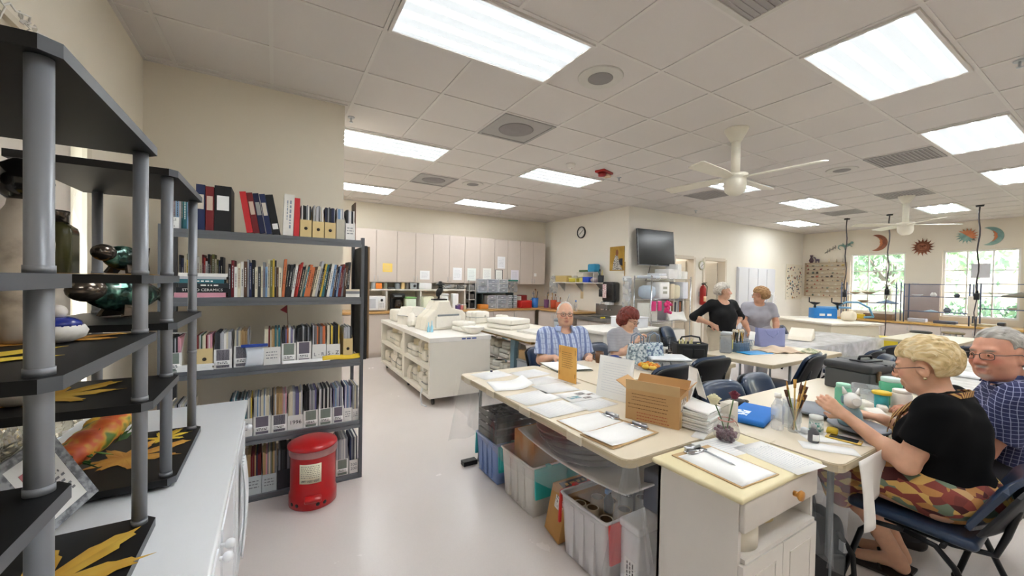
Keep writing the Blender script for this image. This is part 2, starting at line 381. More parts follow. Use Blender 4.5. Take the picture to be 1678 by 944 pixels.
## WORLD AND LIGHT
wd = bpy.data.worlds.new('sky'); sc.world = wd; wd.use_nodes = True
nt = wd.node_tree; bg = nt.nodes['Background']; sky = nt.nodes.new('ShaderNodeTexSky'); sky.sky_type = 'NISHITA'
sky.sun_elevation = math.radians(48); sky.sun_rotation = math.radians(160); sky.sun_disc = False; sky.air_density = 1.2; sky.dust_density = 2.5
nt.links.new(sky.outputs[0], bg.inputs[0]); iv(bg, 1, .6)
sun = bpy.data.lights.new('sun', 'SUN'); sun.energy = 5; sun.angle = .02; sun.color = (1, .96, .88)
so = bpy.data.objects.new('sun', sun); COL.objects.link(so); so.rotation_euler = (math.radians(38), 0, math.radians(-20))
def tube_diffuser(s):
 m = bpy.data.materials.new('lit_diffuser'); m.use_nodes = True; nt = m.node_tree; N = nt.nodes; L = nt.links; b = N['Principled BSDF']
 tc = N.new('ShaderNodeTexCoord'); sp = N.new('ShaderNodeSeparateXYZ'); L.new(tc.outputs['Object'], sp.inputs[0])
 mu = N.new('ShaderNodeMath'); mu.operation = 'MULTIPLY'; iv(mu, 1, 2 * PI / .135); of = N.new('ShaderNodeMath'); iv(of, 1, .0675); L.new(sp.outputs['Y'], of.inputs[0]); L.new(of.outputs[0], mu.inputs[0])
 co = N.new('ShaderNodeMath'); co.operation = 'COSINE'; L.new(mu.outputs[0], co.inputs[0])
 mr = N.new('ShaderNodeMapRange'); iv(mr, 1, -.2); iv(mr, 2, 1)
 pw = N.new('ShaderNodeMath'); pw.operation = 'POWER'; iv(pw, 1, 4); L.new(co.outputs[0], mr.inputs[0]); L.new(mr.outputs[0], pw.inputs[0])
 ab = N.new('ShaderNodeMath'); ab.operation = 'ABSOLUTE'; L.new(sp.outputs['X'], ab.inputs[0]); en = N.new('ShaderNodeMapRange'); iv(en, 1, .5); iv(en, 2, .57); iv(en, 3, 1); iv(en, 4, 0); L.new(ab.outputs[0], en.inputs[0])
 aY = N.new('ShaderNodeMath'); aY.operation = 'ABSOLUTE'; L.new(sp.outputs['Y'], aY.inputs[0]); eY = N.new('ShaderNodeMapRange'); iv(eY, 1, .235); iv(eY, 2, .28); iv(eY, 3, 1); iv(eY, 4, 0); L.new(aY.outputs[0], eY.inputs[0])
 m1 = N.new('ShaderNodeMath'); m1.operation = 'MULTIPLY'; L.new(en.outputs[0], m1.inputs[0]); L.new(eY.outputs[0], m1.inputs[1]); m2 = N.new('ShaderNodeMath'); m2.operation = 'MULTIPLY'; L.new(pw.outputs[0], m2.inputs[0]); L.new(m1.outputs[0], m2.inputs[1])
 m3 = N.new('ShaderNodeMath'); m3.operation = 'MULTIPLY_ADD'; iv(m3, 1, s * 4.2); iv(m3, 2, .30); L.new(m2.outputs[0], m3.inputs[0]); L.new(m3.outputs[0], b.inputs['Emission Strength'])
 iv(b, 'Emission Color', (.93, .975, 1, 1)); iv(b, 'Base Color', (.35, .4, .43, 1))
 return m
DIFF = tube_diffuser(LIGHT_S)
LIGHTS = [((0, 1), 'glowing ceiling light panel nearest above the bookcase aisle, largest one'), ((4, -1), 'glowing ceiling light panel with wide lit bands, near right of the ceiling'), ((8, -1), 'glowing ceiling light panel beyond the grey return vent, right side'),
  ((12, -1), 'glowing ceiling light panel cut by the right picture edge'), ((0, 5), 'glowing ceiling light panel meeting the end of the bookcase wall'), ((0, 9), 'glowing ceiling light panel farthest along the bookcase wall side'),
  ((4, 5), 'glowing ceiling light panel beside the red alarm strobe'), ((4, 9), 'glowing ceiling light panel over the far wall cabinets'), ((8, 3), 'glowing ceiling light panel right behind the nearer ceiling fan'),
  ((12, 3), 'glowing ceiling light panel between the two ceiling fans'), ((16, 5), 'glowing ceiling light panel farthest off, above the white lockers'), ((16, 1), 'glowing ceiling light panel beside the farther ceiling fan')]
HID = [(0, -3), (4, -5), (8, -5), (12, -5)]
lp = None
def troffer(i, j, lab):
 x0, y0 = gx(i), gy(j)
 t = thing('ceiling_light', lab, 'ceiling light', (x0 + TS, y0 + TS / 2, CEIL - .012), 0, 'ceiling light panels')
 a, b = TS - .014, TS / 2 - .014
 f = MB().box(-a, a, -b, -b + .02, -.006, .012).box(-a, a, b - .02, b, -.006, .012).box(-a, -a + .02, -b + .02, b - .02, -.006, .012).box(a - .02, a, -b + .02, b - .02, -.006, .012)
 f.build('frame', GRID, t)
 MB().box(-a + .02, a - .02, -b + .02, b - .02, 0, .008).build('diffuser', DIFF, t)
 return t
for (ij, lab) in LIGHTS:
 if lp is None: lp = troffer(ij[0], ij[1], lab)
 else: dup(lp, (gx(ij[0]) + TS, gy(ij[1]) + TS / 2, CEIL - .012), 0, lab)
for ij in HID: dup(lp, (gx(ij[0]) + TS, gy(ij[1]) + TS / 2, CEIL - .012), 0, 'glowing ceiling light panel behind the camera')
for x, y in ((7.7, 6.4), (9.2, 6.4)):
 l = bpy.data.lights.new('corridor_lamp', 'AREA'); l.energy = 7; l.size = .5; l.color = (1, .95, .86); o = bpy.data.objects.new('corridor_lamp', l); COL.objects.link(o); o.location = (x, y, 2.55)
VG = mat('#a9a4a1', .7, var=.05, name='vent_grey'); VGD = mat('#8d8886', .7, var=.08, name='vent_dark'); SPK = mat('#cfcac2', .6)
def vent(i, j, lab, kind):
 t = thing('ceiling_vent', lab, 'vent', (gx(i) + TS / 2, gy(j) + TS / 2, CEIL - .008), 0, 'ceiling vents')
 a = TS / 2 - .012
 f = MB().box(-a, a, -a, -a + .03, -.008, .008).box(-a, a, a - .03, a, -.008, .008).box(-a, -a + .03, -a + .03, a - .03, -.008, .008).box(a - .03, a, -a + .03, a - .03, -.008, .008)
 f.build('frame', SPK if kind == 2 else VG, t)
 g = MB().box(-a + .03, a - .03, -a + .03, a - .03, 0, .006)
 if kind == 1:
  g.build('plate', VG, t)
  MB().lathe([(0, -.012), (.05, -.012), (.06, -.004), (.105, -.009), (.115, -.003), (.165, -.007), (.18, .001)], n=32).build('diffuser_ring', VGD, t)
 else:
  g.build('plate', VG if kind == 2 else VGD, t)
  b = MB(); n = 14
  for k in range(n): y = -a + .05 + k * (2 * a - .1) / (n - 1); b.box(-a + .03, a - .03, y - .006, y + .006, -.006, 0)
  b.build('grille', VG, t)
vent(2, 3, 'square grey ceiling vent with round diffuser near the bookcase aisle', 1)
vent(2, 7, 'square grey ceiling vent farther along, between two left light panels', 1)
vent(2, -1, 'white framed ceiling vent cut by the top picture edge', 2)
vent(9, 0, 'dusty grey ceiling return vent between two right light panels', 3)
vent(9, 4, 'dusty grey ceiling vent beyond the nearer ceiling fan', 3)
vent(15, 3, 'dusty grey ceiling vent far off near the lockers', 3)
vent(13, 1, 'dusty grey ceiling vent beside the farther ceiling fan', 3)
def speaker(i, j, lab):
 t = thing('ceiling_speaker', lab, 'speaker', (gx(i), gy(j), CEIL), 0, 'round ceiling speakers')
 MB().lathe([(.165, -.012), (.17, -.004), (.17, .002)], n=36).build('ring', SPK, t)
 MB().lathe([(.0, -.016), (.09, -.015), (.095, -.011)], n=36).build('grille', VGD, t)
speaker(2.5, 1.5, 'round ceiling speaker beside the largest light panel'); speaker(3.5, 7.3, 'round ceiling speaker near the far wall cabinets'); speaker(9.55, 1.5, 'round ceiling speaker right of the nearer fan blade')
t = thing('smoke_detector', 'small white round smoke detector left of the red strobe', 'smoke detector', (gx(4.5), gy(4.5), CEIL))
MB().lathe([(0, -.05), (.035, -.05), (.05, -.03), (.062, -.012), (.062, 0)], n=24).build('body', WHITE, t); MB().ball((.02, 0, -.052), .006, 6).build('lamp', mat('#a03030', .3), t)
RED = mat('#a8221f', .35, name='red_plastic')
t = thing('alarm_strobe', 'red ceiling fire alarm strobe with clear lens', 'fire alarm', (gx(5.48), gy(4.5), CEIL), .3)
MB().rbox(-.13, .13, -.075, .075, -.03, 0, .01).build('base', RED, t); MB().lathe([(0, -.085), (.05, -.08), (.06, -.03)], o=(-.06, 0, 0)).build('horn', mat('#8e1b19', .4), t)
MB().rbox(.01, .12, -.05, .05, -.07, -.03, .015).build('lens', mat('#e8cfae', .2), t)
for (i, j, lab) in ((.07, 4.54, 'small ceiling sprinkler head by the end of the bookcase wall'), (6.14, 4.68, 'small ceiling sprinkler head just right of the red strobe'), (6.05, 10.35, 'small ceiling sprinkler head above the far wall cabinets'), (6.12, -1.29, 'ceiling sprinkler head at the right picture edge'), (11.4, 6.2, 'small ceiling sprinkler head above the doorways')):
 t = thing('sprinkler_head', lab, 'sprinkler', (gx(i), gy(j), CEIL), 0, 'ceiling sprinkler heads')
 MB().lathe([(.03, -.008), (.034, 0)]).build('rosette', STEEL, t); MB().cyl((0, 0, -.045), (0, 0, -.008), .008).lathe([(0, -.052), (.018, -.048), (.018, -.045)]).build('nozzle', STEEL, t)
FANW = mat('#e6e0d0', .4, name='fan_cream')
def fan(x, y, ang, lab):
 t = thing('ceiling_fan', lab, 'ceiling fan', (x, y, CEIL), ang, 'ceiling fans')
 MB().lathe([(.045, -.13), (.09, -.05), (.11, -.008), (.11, 0)]).build('canopy', FANW, t)
 MB().cyl((0, 0, -.44), (0, 0, -.12), .042, n=20).build('downrod', FANW, t)
 MB().lathe([(0, -.66), (.05, -.655), (.09, -.62), (.105, -.56), (.1, -.52), (.1, -.49), (.115, -.48), (.115, -.45), (.04, -.44)]).build('motor', FANW, t)
 for k in range(4):
  a = k * PI / 2 + .2
  m = Matrix.Rotation(a, 4, 'Z') @ Matrix.Translation((0, 0, -.485)) @ Matrix.Rotation(math.radians(10), 4, 'X')
  MB().prism([(.09, -.04), (.3, -.065), (.72, -.075), (.74, -.06), (.74, .06), (.72, .075), (.3, .065), (.09, .04)], -.005, .005, m).build('blade', FANW, t)
fan(gx(5.5), gy(1.5), 1.45, 'white ceiling fan with four blades, the nearer one'); fan(gx(13.85), gy(1.55), .6, 'white ceiling fan farther off, beside a light panel')
## LEFT: WHITE CABINET, DISPLAY SHELF
CABW = mat('#eef0f3', .3, var=.015, name='white_cabinet_paint')
X0, X1, Y0, Y1, CT = -.79, -.125, -.35, 2.70, .80
t = thing('low_cabinet', 'long low white cabinet along the left wall under the display shelf', 'cabinet', ((X0 + X1) / 2, (Y0 + Y1) / 2, 0))
ox, oy = (X0 + X1) / 2, (Y0 + Y1) / 2
MB().box(X0 - ox, X1 - ox - .03, Y0 - oy, Y1 - oy - .01, .06, CT - .03).box(X0 - ox + .03, X1 - ox - .08, Y0 - oy + .02, Y1 - oy - .03, 0, .06).build('body', CABW, t)
MB().rbox(X0 - ox, X1 - ox, Y0 - oy, Y1 - oy, CT - .03, CT, .006, 2).build('top', CABW, t)
n = 5; w = (Y1 - Y0 - .04) / n
for k in range(n):
 a = Y0 - oy + .015 + k * w; xf = X1 - ox - .03
 d = MB(); d.box(xf, xf + .016, a + .004, a + w - .004, .08, CT - .045)
 for q in ((a + .05, a + .10, .13, CT - .10), (a + w - .10, a + w - .05, .13, CT - .10), (a + .10, a + w - .10, .13, .18), (a + .10, a + w - .10, CT - .15, CT - .10)): d.box(xf + .016, xf + .022, *q)
 d = d.build('door', CABW, t)
 yk = a + w - .035 if k % 2 == 0 else a + .035
 kb = MB(); kb.cyl((xf + .016, yk, .66), (xf + .034, yk, .66), .006); kb.ball((xf + .042, yk, .66), .015, 8); kb.build('knob', CABW, d)
SHB = mat('#0b0b0d', .5, var=.12, scale=30, name='black_shelf_board'); SHE = mat('#55585d', .5, var=.08, name='shelf_edge_lit_grey'); POST = mat('#8f9298', .38, .25, var=.03, name='grey_post')
t = thing('display_shelf', 'black shelf unit with round grey posts standing on the low white cabinet', 'shelf unit', (-.5, 1.6, CT))
def loc(x, y, z): return (x + .5, y - 1.6, z - CT)
PY = [.36, .88, 1.405, 1.705, 2.18]; PXF, PXB = -.305, -.60; PR = .0158
ZT = [1.845, 1.50, 1.345, 1.165, .835]
even, odd = [1.845, 1.345, .835], [1.50, 1.165]
def board(y0, y1, z):
 b = MB(); x0, x1 = PXB - .05, PXF + .03
 b.prism([(x0 + .5, y0 - 1.6), (x1 + .5 - .02, y0 - 1.6), (x1 + .5, y0 - 1.6 + .02), (x1 + .5, y1 - 1.6 - .02), (x1 + .5 - .02, y1 - 1.6), (x0 + .5, y1 - 1.6)], z - .022 - CT, z - CT)
 o = b.build('shelf_board', [SHB, SHE], t)
 for p in o.data.polygons:
  if p.normal.x > .5: p.material_index = 1  # light put into the colour: board edges facing the room painted paler
 return o
for a, b, zs in ((PY[1], PY[2], even), (PY[3], PY[4], even), (PY[0], PY[1], odd), (PY[2], PY[3], odd)):
 for z in zs: board(a - .035, b + .035, z)
for y in PY:
 for x in (PXF, PXB):
  z1 = 1.845 if y > .5 else 1.5
  m = MB(); m.cyl(loc(x, y, .85), loc(x, y, z1 - .022), PR, n=24)
  for z in ZT[1:]: m.cyl(loc(x, y, z), loc(x, y, z + .012), PR + .0015, n=24)
  m.build('post', POST, t)
  MB().cyl(loc(x, y, CT + .035), loc(x, y, .852), .009, n=16).lathe([(.014, 0), (.017, .012), (.016, .036), (.01, .04)], loc(x, y, CT)).build('foot', POST, t)
def leaf_outline(n=7, seed=0):
 """maple leaf outline, unit size, pointing +x"""
 rnd = random.Random(seed); pts = []
 lobes = [(-150, .55), (-95, .75), (-45, .9), (0, 1.1), (45, .9), (95, .75), (150, .55)]
 pts.append((-.55, -.03))
 for k, (a, r) in enumerate(lobes):
  for da, f in ((-14, .62), (-9, .70), (-7, .84), (-2.5, .86), (0, 1), (2.5, .86), (7, .84), (9, .70), (14, .62)):
   q = math.radians(a + da); rr = r * f * rnd.uniform(.95, 1.05); pts.append((rr * C(q), rr * S(q)))
  if k < 6:
   a2 = (a + lobes[k + 1][0]) / 2; q = math.radians(a2); pts.append((.30 * C(q), .30 * S(q)))
 pts.append((-.55, .03))
 return pts
LEAFM = [ramp_mat('leaf_gold', 'noise', 9, [(.3, '#c9922e'), (.7, '#e0b84a')], .6), ramp_mat('leaf_amber', 'noise', 9, [(.3, '#b9782c'), (.7, '#d8a44a')], .6), ramp_mat('leaf_yellow', 'noise', 9, [(.3, '#d9ae2c'), (.7, '#ecd04a')], .6)]
def leaf(x, y, z, s, rot, m, lab, sq=1):
 b = MB(); pts = [(p[0] * s, p[1] * s * sq) for p in leaf_outline(seed=int(x * 100) + 50)]
 c = b.bm.verts.new((0, 0, .002)); ring = [b.bm.verts.new((px, py, .0008 + .0035 * abs(S(9 * math.atan2(py, px))) * math.hypot(px, py) / s)) for px, py in pts]
 low = [b.bm.verts.new((v.co.x, v.co.y, v.co.z - .0006)) for v in ring]; cl = b.bm.verts.new((0, 0, .0012)); n = len(ring)
 for i in range(n):
  j = (i + 1) % n; b.bm.faces.new([c, ring[i], ring[j]]); b.bm.faces.new([cl, low[j], low[i]]); b.bm.faces.new([ring[i], low[i], low[j], ring[j]])
 o = b.build('maple_leaf', LEAFM[m], None, (x, y, z), rot)
 return tag(o, lab, 'leaf', 'paper maple leaves')
leaf(-.43, 1.20, .8352, .21, .95, 0, 'large gold maple leaf on the lowest near shelf board')
leaf(-.5, 1.02, 1.3452, .2, 1.0, 2, 'yellow maple leaf under the white gourd figures', .8)
leaf(-.46, 1.3, 1.3453, .17, .7, 1, 'amber maple leaf beside the blue striped lidded pot', .7)
leaf(-.52, 1.55, 1.1652, .17, .9, 0, 'gold maple leaf on the shelf board behind the second post')
leaf(-.46, 1.6, 1.5002, .15, .4, 1, 'amber maple leaf below the dark green jar', .7)
leaf(-.46, 1.93, .8352, .19, .5, 1, 'amber maple leaf under the vegetable centrepiece')
leaf(-.38, 2.1, .8352, .10, 1.2, 2, 'small yellow maple leaf at the far end of the bottom board')
CER = ramp_mat('crackled_ceramic', 'noise', 14, [(.25, '#8a7a68'), (.45, '#c9bcab'), (.8, '#ddd3c6')], .55, detail=6); BLKG = mat('#1b1a1a', .15, coat=.5)
def figure(x, y, s, lab, body):
 t = thing('gourd_figure', lab, 'sculpture', (x, y, 1.3475), 0, 'tall ceramic figures')
 MB().lathe([(.034 * s, 0), (.042 * s, .01), (.045 * s, .08), (.043 * s, .16), (.046 * s, .22), (.038 * s, .275), (.026 * s, .30), (.024 * s, .315)], n=24).build('body', body, t)
 MB().lathe([(.024 * s, .312), (.042 * s, .33), (.046 * s, .355), (.038 * s, .385), (.02 * s, .4), (0, .405)], n=24).build('head', BLKG, t)
figure(-.475, 1.305, 1.0, 'tall cream ceramic figure with round black head behind first post', CER); figure(-.55, 1.20, 1.05, 'tall pale ceramic figure cut by the left picture edge', mat('#cfc8c0', .5, var=.08))
p = atz(132, 556, 1.3475)
t = thing('lidded_pot', 'small white ribbed pot with blue band and round lid knob', 'pot', (-.415, 1.28, 1.3475)); t.scale = (.8, .8, .8)
b = MB(); prof = [(.03, 0), (.052, .012), (.058, .03), (.05, .046)]
b.lathe(prof, n=40)
for v in b.bm.verts:
 a = math.atan2(v.co.y, v.co.x); r = math.hypot(v.co.x, v.co.y); k = 1 + .04 * C(20 * a)
 if r > .04: v.co.x *= k; v.co.y *= k
b.build('bowl', mat('#e8e4de', .4), t); MB().lathe([(.05, .044), (.046, .056), (.03, .066), (.014, .07)], n=32).build('band', mat('#26348e', .25, coat=.4), t)
MB().ball((0, 0, .084), .019, 10).build('knob', mat('#e9e2da', .4), t)
GLZ = ramp_mat('green_metallic_glaze', 'noise', 26, [(.35, '#0c1512'), (.5, '#1f4038'), (.62, '#55806f'), (.75, '#c7d6ce')], .16, metal=.55, bump=.4); BRZ = ramp_mat('bronze_glaze', 'noise', 8, [(.3, '#2b2622'), (.6, '#7a6e62'), (.8, '#b8aca0')], .14, metal=.7)
def fish(x, y, z, s, rot, lab):
 t = thing('fish_sculpture', lab, 'sculpture', (x, y, z), rot, 'glazed fish sculptures')
 def body(u, v):
  a = v * 2 * PI; xx = -.13 + .26 * u; r = .062 * (S(PI * (.08 + .87 * u)) ** .7); return (xx * s, .75 * r * C(a) * s, (.075 + r * S(a)) * s)
 MB().sheet(body, 24, 24).build('body', GLZ, t)
 MB().ball((-.135 * s, 0, .095 * s), .05 * s, 10, (1.25, .75, .8)).build('snout', BRZ, t)
 b = MB()
 for k in (-1, 1): b.prism([(-.06, .0), (.02, .0), (.05, .06), (-.03, .07)], -.006, .006, Matrix.Translation((0, k * .045 * s, 0)) @ Matrix.Rotation(k * .35, 4, 'X') @ Matrix.Scale(s, 4), 'y')
 b.build('fin', BRZ, t)
 MB().prism([(.11, .07), (.19, .14), (.175, .075), (.19, .01)], -.008 * s, .008 * s, Matrix.Scale(s, 4), 'y').build('tail', BRZ, t)
fish(-.47, 1.99, 1.351, 1.0, PI * .5 - .55 + PI * 0, 'glossy dark green glazed fish sculpture with bronze snout, middle board')
fish(-.39, 1.63, 1.505, .6, PI * .5 - .3, 'small silver green glazed fish sculpture on the upper board')
t = thing('glazed_jar', 'dark olive glazed square jar with short neck', 'jar', (-.56, 1.69, 1.5002))
def jarprof(u, v):
 a = v * 2 * PI; q = .048 / max(abs(C(a)), abs(S(a))) if True else 0; r = min(q, .058); zz = u * .15; k = 1 if u < .9 else 1 - (u - .9) * 4
 return (r * k * C(a), r * k * S(a), zz)
b = MB().sheet(jarprof, 12, 40); b.lathe([(0, .15), (.034, .15)], n=24); b.lathe([(0, 0), (.05, 0)], n=24); b.build('body', ramp_mat('olive_drip_glaze', 'noise', 10, [(.3, '#20231a'), (.55, '#4b4a2a'), (.7, '#6e6a44'), (.85, '#7fa58f')], .15, mapping=(1, 1, .35), detail=5), t)
MB().lathe([(.033, .15), (.033, .172), (.036, .178), (.036, .185), (.028, .185), (.026, .15)], n=24).build('neck', BRZ, t)
t = thing('harvest_centrepiece', 'orange and yellow vegetable centrepiece with green leaves on lowest board', 'ornament', (-.53, 1.92, .838), 1.25)
def blob(u, v):
 a = v * 2 * PI; r = .055 * (S(PI * (.05 + .9 * u)) ** .6); return (-.2 + .4 * u, r * C(a), .05 + r * S(a) * .8 + .09 * u)
b = MB().sheet(blob, 30, 24)
for v in b.bm.verts: v.co += V3((0, 0, .004 * S(90 * v.co.x)))
b.build('carrot', ramp_mat('carrot_orange', 'noise', 14, [(.36, '#5a7a34'), (.42, '#d9a83a'), (.5, '#d8672f'), (.62, '#c24a2a'), (.72, '#e6b93c')], .5), t)
b = MB()
for k in range(7): b.ball((-.17 + .055 * k, .04, .06 + .013 * k + .01 * S(k * 2)), .03, 8, (1.2, .8, .8))
b.build('corn', ramp_mat('corn_yellow', 'noise', 16, [(.3, '#c8862a'), (.7, '#ecc63e')], .5, bump=.6), t)
b = MB(); rnd = random.Random(3)
for k in range(46):
 x = rnd.uniform(-.22, .2); m = Matrix.Translation((x, rnd.uniform(-.06, .06), .03 + max(0, x + .1) * .22 + rnd.uniform(0, .05))) @ Euler((rnd.uniform(-1, 1), rnd.uniform(-1, 1), rnd.uniform(0, 6))).to_matrix().to_4x4()
 b.prism([(0, -.002), (.02, -.010), (.05, 0), (.02, .010), (0, .002)], 0, .0015, m)
b.build('leaves', ramp_mat('leaf_greens', 'noise', 20, [(.3, '#274a22'), (.6, '#4d7a35'), (.8, '#86a04a')], .6), t)
t = thing('framed_notice', 'white notice in a patterned grey frame leaning on the white cabinet', 'sign', (-.475, 1.55, CT + .036))
t.rotation_euler = (math.radians(-14), math.radians(-20), math.radians(62))
b = MB(); w, h = .15, .225
for q in ((-w / 2, w / 2, 0, .022), (-w / 2, w / 2, h - .022, h)): b.box(q[0], q[1], -.004, .004, q[2], q[3])
for s in (-1, 1): b.box(min(s * w / 2, s * (w / 2 - .022)), max(s * w / 2, s * (w / 2 - .022)), -.004, .004, .022, h - .022)
b.build('frame', ramp_mat('marbled_grey', 'noise', 60, [(.4, '#6e7076'), (.6, '#a6a8ae')], .5), t)
b = MB().box(-w / 2 + .02, w / 2 - .02, -.003, .003, .02, h - .02); b.build('sheet', PAPER, t)
mm = frame_m((0, -.0032, h / 2), (1, 0, 0), (0, -1, 0))
b = MB(); scribble(b, mm @ Matrix.Translation((0, -.02, 0)), .085, .08, 5, 4, .75, .4); b.build('lettering', mat('#8a8a90', .7), t)
b = MB(); scribble(b, mm @ Matrix.Translation((0, .052, 0)), .07, .03, 1, 6, .9, .6); b.build('heading', mat('#c98088', .7), t)
b = MB(); b.prism([(-.03, 0), (0, .045), (.03, 0), (.028, 0), (0, .0425), (-.028, 0)], -.03, .03, RZ(.8), 'y')
tag(b.build('card_tent', PAPER, None, (-.5, 1.405, 1.3452)), 'small folded white card behind the blue banded pot', 'card')
t = thing('zigzag_vase', 'black vase with white zigzag lines at the left edge', 'vase', (-.56, 1.06, .8352 + .0015))
MB().lathe([(.03, 0), (.05, .02), (.06, .1), (.05, .18), (.03, .22), (.034, .25)], n=24).build('body', BLKG, t)
b = MB()
for k in (0, 1):
 pts = [V3(((.0605) * C(a), .0605 * S(a), .10 + .045 * k + .022 * (1 if i % 2 else -1))) for i, a in enumerate([2 * PI * q / 12 for q in range(12)])]
 b.tube(pts, .004, 5, True)
b.build('stripe', WHITE, t)
t = thing('silver_teapot', 'small dark silver pot with white lid at the left edge', 'pot', (-.4, .93, .838))
MB().lathe([(.03, 0), (.045, .015), (.047, .04), (.035, .055)], n=24).build('body', mat('#3a3a3d', .2, .8), t); MB().lathe([(.036, .055), (.025, .066), (0, .07)], n=24).build('lid', WHITE, t)
t = thing('white_bowl', 'round cream ceramic bowl standing behind the first post', 'bowl', (-.53, .95, 1.1655))
t.location = (-.55, 1.5, 1.1668)
MB().lathe([(.03, 0), (.055, .02), (.066, .05), (.063, .052), (.05, .024), (0, .008)], n=28).build('body', mat('#d9cfc2', .45), t)
FOIL = mat('#d8d2c0', .22, .85, var=.15, scale=14, bump=1.0, bscale=22, name='crinkled_foil')
rnd = random.Random(9)
def foil(u, v):
 y = .5 + 2.2 * u; z = .803 + .46 * v; return (XL + .035 + .012 * S(31 * y) * S(23 * z) + .010 * S(57 * y + 9 * z) + .008 * rnd.random(), y, z)
tag(MB().sheet(foil, 90, 22, .002, False).build('foil_sheet', FOIL), 'crinkled pale silver foil sheet behind the display shelf', 'foil')
tag(MB().sheet(lambda u, v: (XL + .02 + .002 * S(u * 90), WLY0 + .02 + (WLY1 - WLY0 - .22) * u, 1.25 + .99 * v), 40, 2, .003).build('roller_blind', mat('#d9cfc2', .8, name='blind_fabric')), 'beige roller blind drawn down over the window behind the shelf', 'blind')
b = MB(); pts = []; rnd = random.Random(5)
for k in range(60): y = .9 + k * .034; pts.append((XL + .04 + rnd.uniform(0, .03), y, WLZ1 + .14 + rnd.uniform(-.012, .02)))
b.tube(pts, .0035, 6)
for k in range(16):
 y = 1.2 + k * .11 + rnd.uniform(-.03, .03); z = WLZ1 + .135; q = [(XL + .05, y, z)];
 for s in range(5): q.append((XL + .055 + rnd.uniform(-.01, .015), y + rnd.uniform(-.03, .03), z - .02 * s * rnd.uniform(.4, 1.2)))
 b.tube(q, .003, 5)
 for s in range(4): b.prism([(0, -.003), (.012, -.009), (.03, 0), (.012, .009), (0, .003)], 0, .002, Matrix.Translation((XL + .055, y, z)) @ Euler((rnd.uniform(-2, 2), rnd.uniform(-2, 2), rnd.uniform(0, 6))).to_matrix().to_4x4())
tag(b.build('string_garland', mat('#e6e2da', .6)), 'white string garland lying along the window trim on the left wall', 'garland')
b = MB().sheet(lambda u, v: (-.122 + .012 * S(PI * v) + .006 * S(u * 25), 2.2 + .16 * u + .03 * S(v * 5), .62 - .42 * v), 16, 14, .0015)
tag(b.build('plastic_bag', mat('#eef0f2', .35)), 'white plastic bag hanging from a cabinet knob', 'bag')
## BOOKCASE
BX0, BX1, BY0, BY1 = -.60, .578, 3.12, 3.56; BZ = [.035, .435, .905, 1.365, 1.790]
FR = mat('#5c5e63', .45, .4, var=.05, name='bookcase_steel'); LIP = mat('#777a80', .35, .55, var=.06, scale=30)
t = thing('bookcase', 'dark grey steel bookcase filled with books against the wall', 'bookcase', (0, 3.34, 0))
for z in BZ:
 b = MB().box(BX0 + .02, BX1 - .02, BY0 + .012 - 3.34, BY1 - 3.352, z - .02, z)
 b = b.build('shelf_panel', mat('#8b8d90', .5, .2), t)
 l = MB().box(BX0 + .02, BX1 - .02, BY0 - 3.34, BY0 + .012 - 3.34, z - .022, z); l.box(BX0 + .02, BX1 - .02, BY0 - 3.345, BY0 + .008 - 3.34, z - .052, z - .030); l.box(BX0 + .02, BX1 - .02, BY0 + .003 - 3.34, BY0 + .012 - 3.34, z - .032, z - .02)
 l.build('lip', LIP, b)
for x in (BX0, BX1 - .022):
 for y in (BY0 - .004, BY1 - .036): MB().box(x, x + .022, y - 3.34, y + .038 - 3.34, 0, BZ[-1] + .02 if y < 3.3 else 1.84).build('upright', FR, t)
t = thing('hanging_portfolio', 'tall brown edged black folder hanging on the bookcase end', 'folder', (.61, 3.36, .885))
MB().rbox(-.028, .0, -.2, .2, 0, .87, .006).build('cover', mat('#1d1b1a', .5), t); MB().rbox(.001, .016, -.2, .2, .005, .865, .004).build('board', mat('#8a6f52', .7), t)
BOOKC = {'black': '#17181c', 'dark blue': '#1f2a52', 'navy': '#1a2140', 'white': '#e6e3dd', 'cream': '#ddd4bb', 'red': '#b5322c', 'dark red': '#6e1d22', 'orange': '#d0764a', 'yellow': '#d8b94a', 'olive': '#6d6a3a', 'grey': '#84868c', 'teal': '#2f6a75', 'light blue': '#7d9cc0', 'brown': '#5b4030', 'pink': '#d89aa6', 'green': '#3d5a3c', 'charcoal': '#303236', 'tan': '#b99a6b', 'violet': '#6a6590', 'silver': '#b6b6ba'}
def bm_(c): return mat(BOOKC[c], .5, var=.10, scale=18)
PG = mat('#e4dccb', .85, var=.05, scale=60)
_bk = {}
def book(x, z, w, h, d, col, lab, lean=0, y0=BY0 + .02, grp='books', name='book', spine=None, cat='book', pages=True):
 """upright book with its spine toward the room; x is the left foot of the spine"""
 t = thing(name, lab, cat, (x, y0, z), 0, grp)
 t.rotation_euler = (0, lean, 0); t.location.z += max(0, w * S(lean)) + .0005
 c = .0022
 b = MB().box(0, c, 0, d, 0, h).box(w - c, w, 0, d, 0, h).box(c, w - c, 0, c, 0, h); b.build('cover', bm_(col), t)
 if pages: MB().box(c, w - c, c, d - .003, .003, h - .003).build('pages', PG, t)
 if spine:
  rnd = random.Random(int(x * 999) + 17); s = MB(); m = frame_m((w / 2, -.0004, h * .55), (0, 0, -1), (0, -1, 0))
  scribble(s, m, h * rnd.uniform(.4, .7), w * .45, 1, int(x * 777), .9, .5); s.build('spine_lettering', mat(BOOKC[spine], .6), t)
 return t
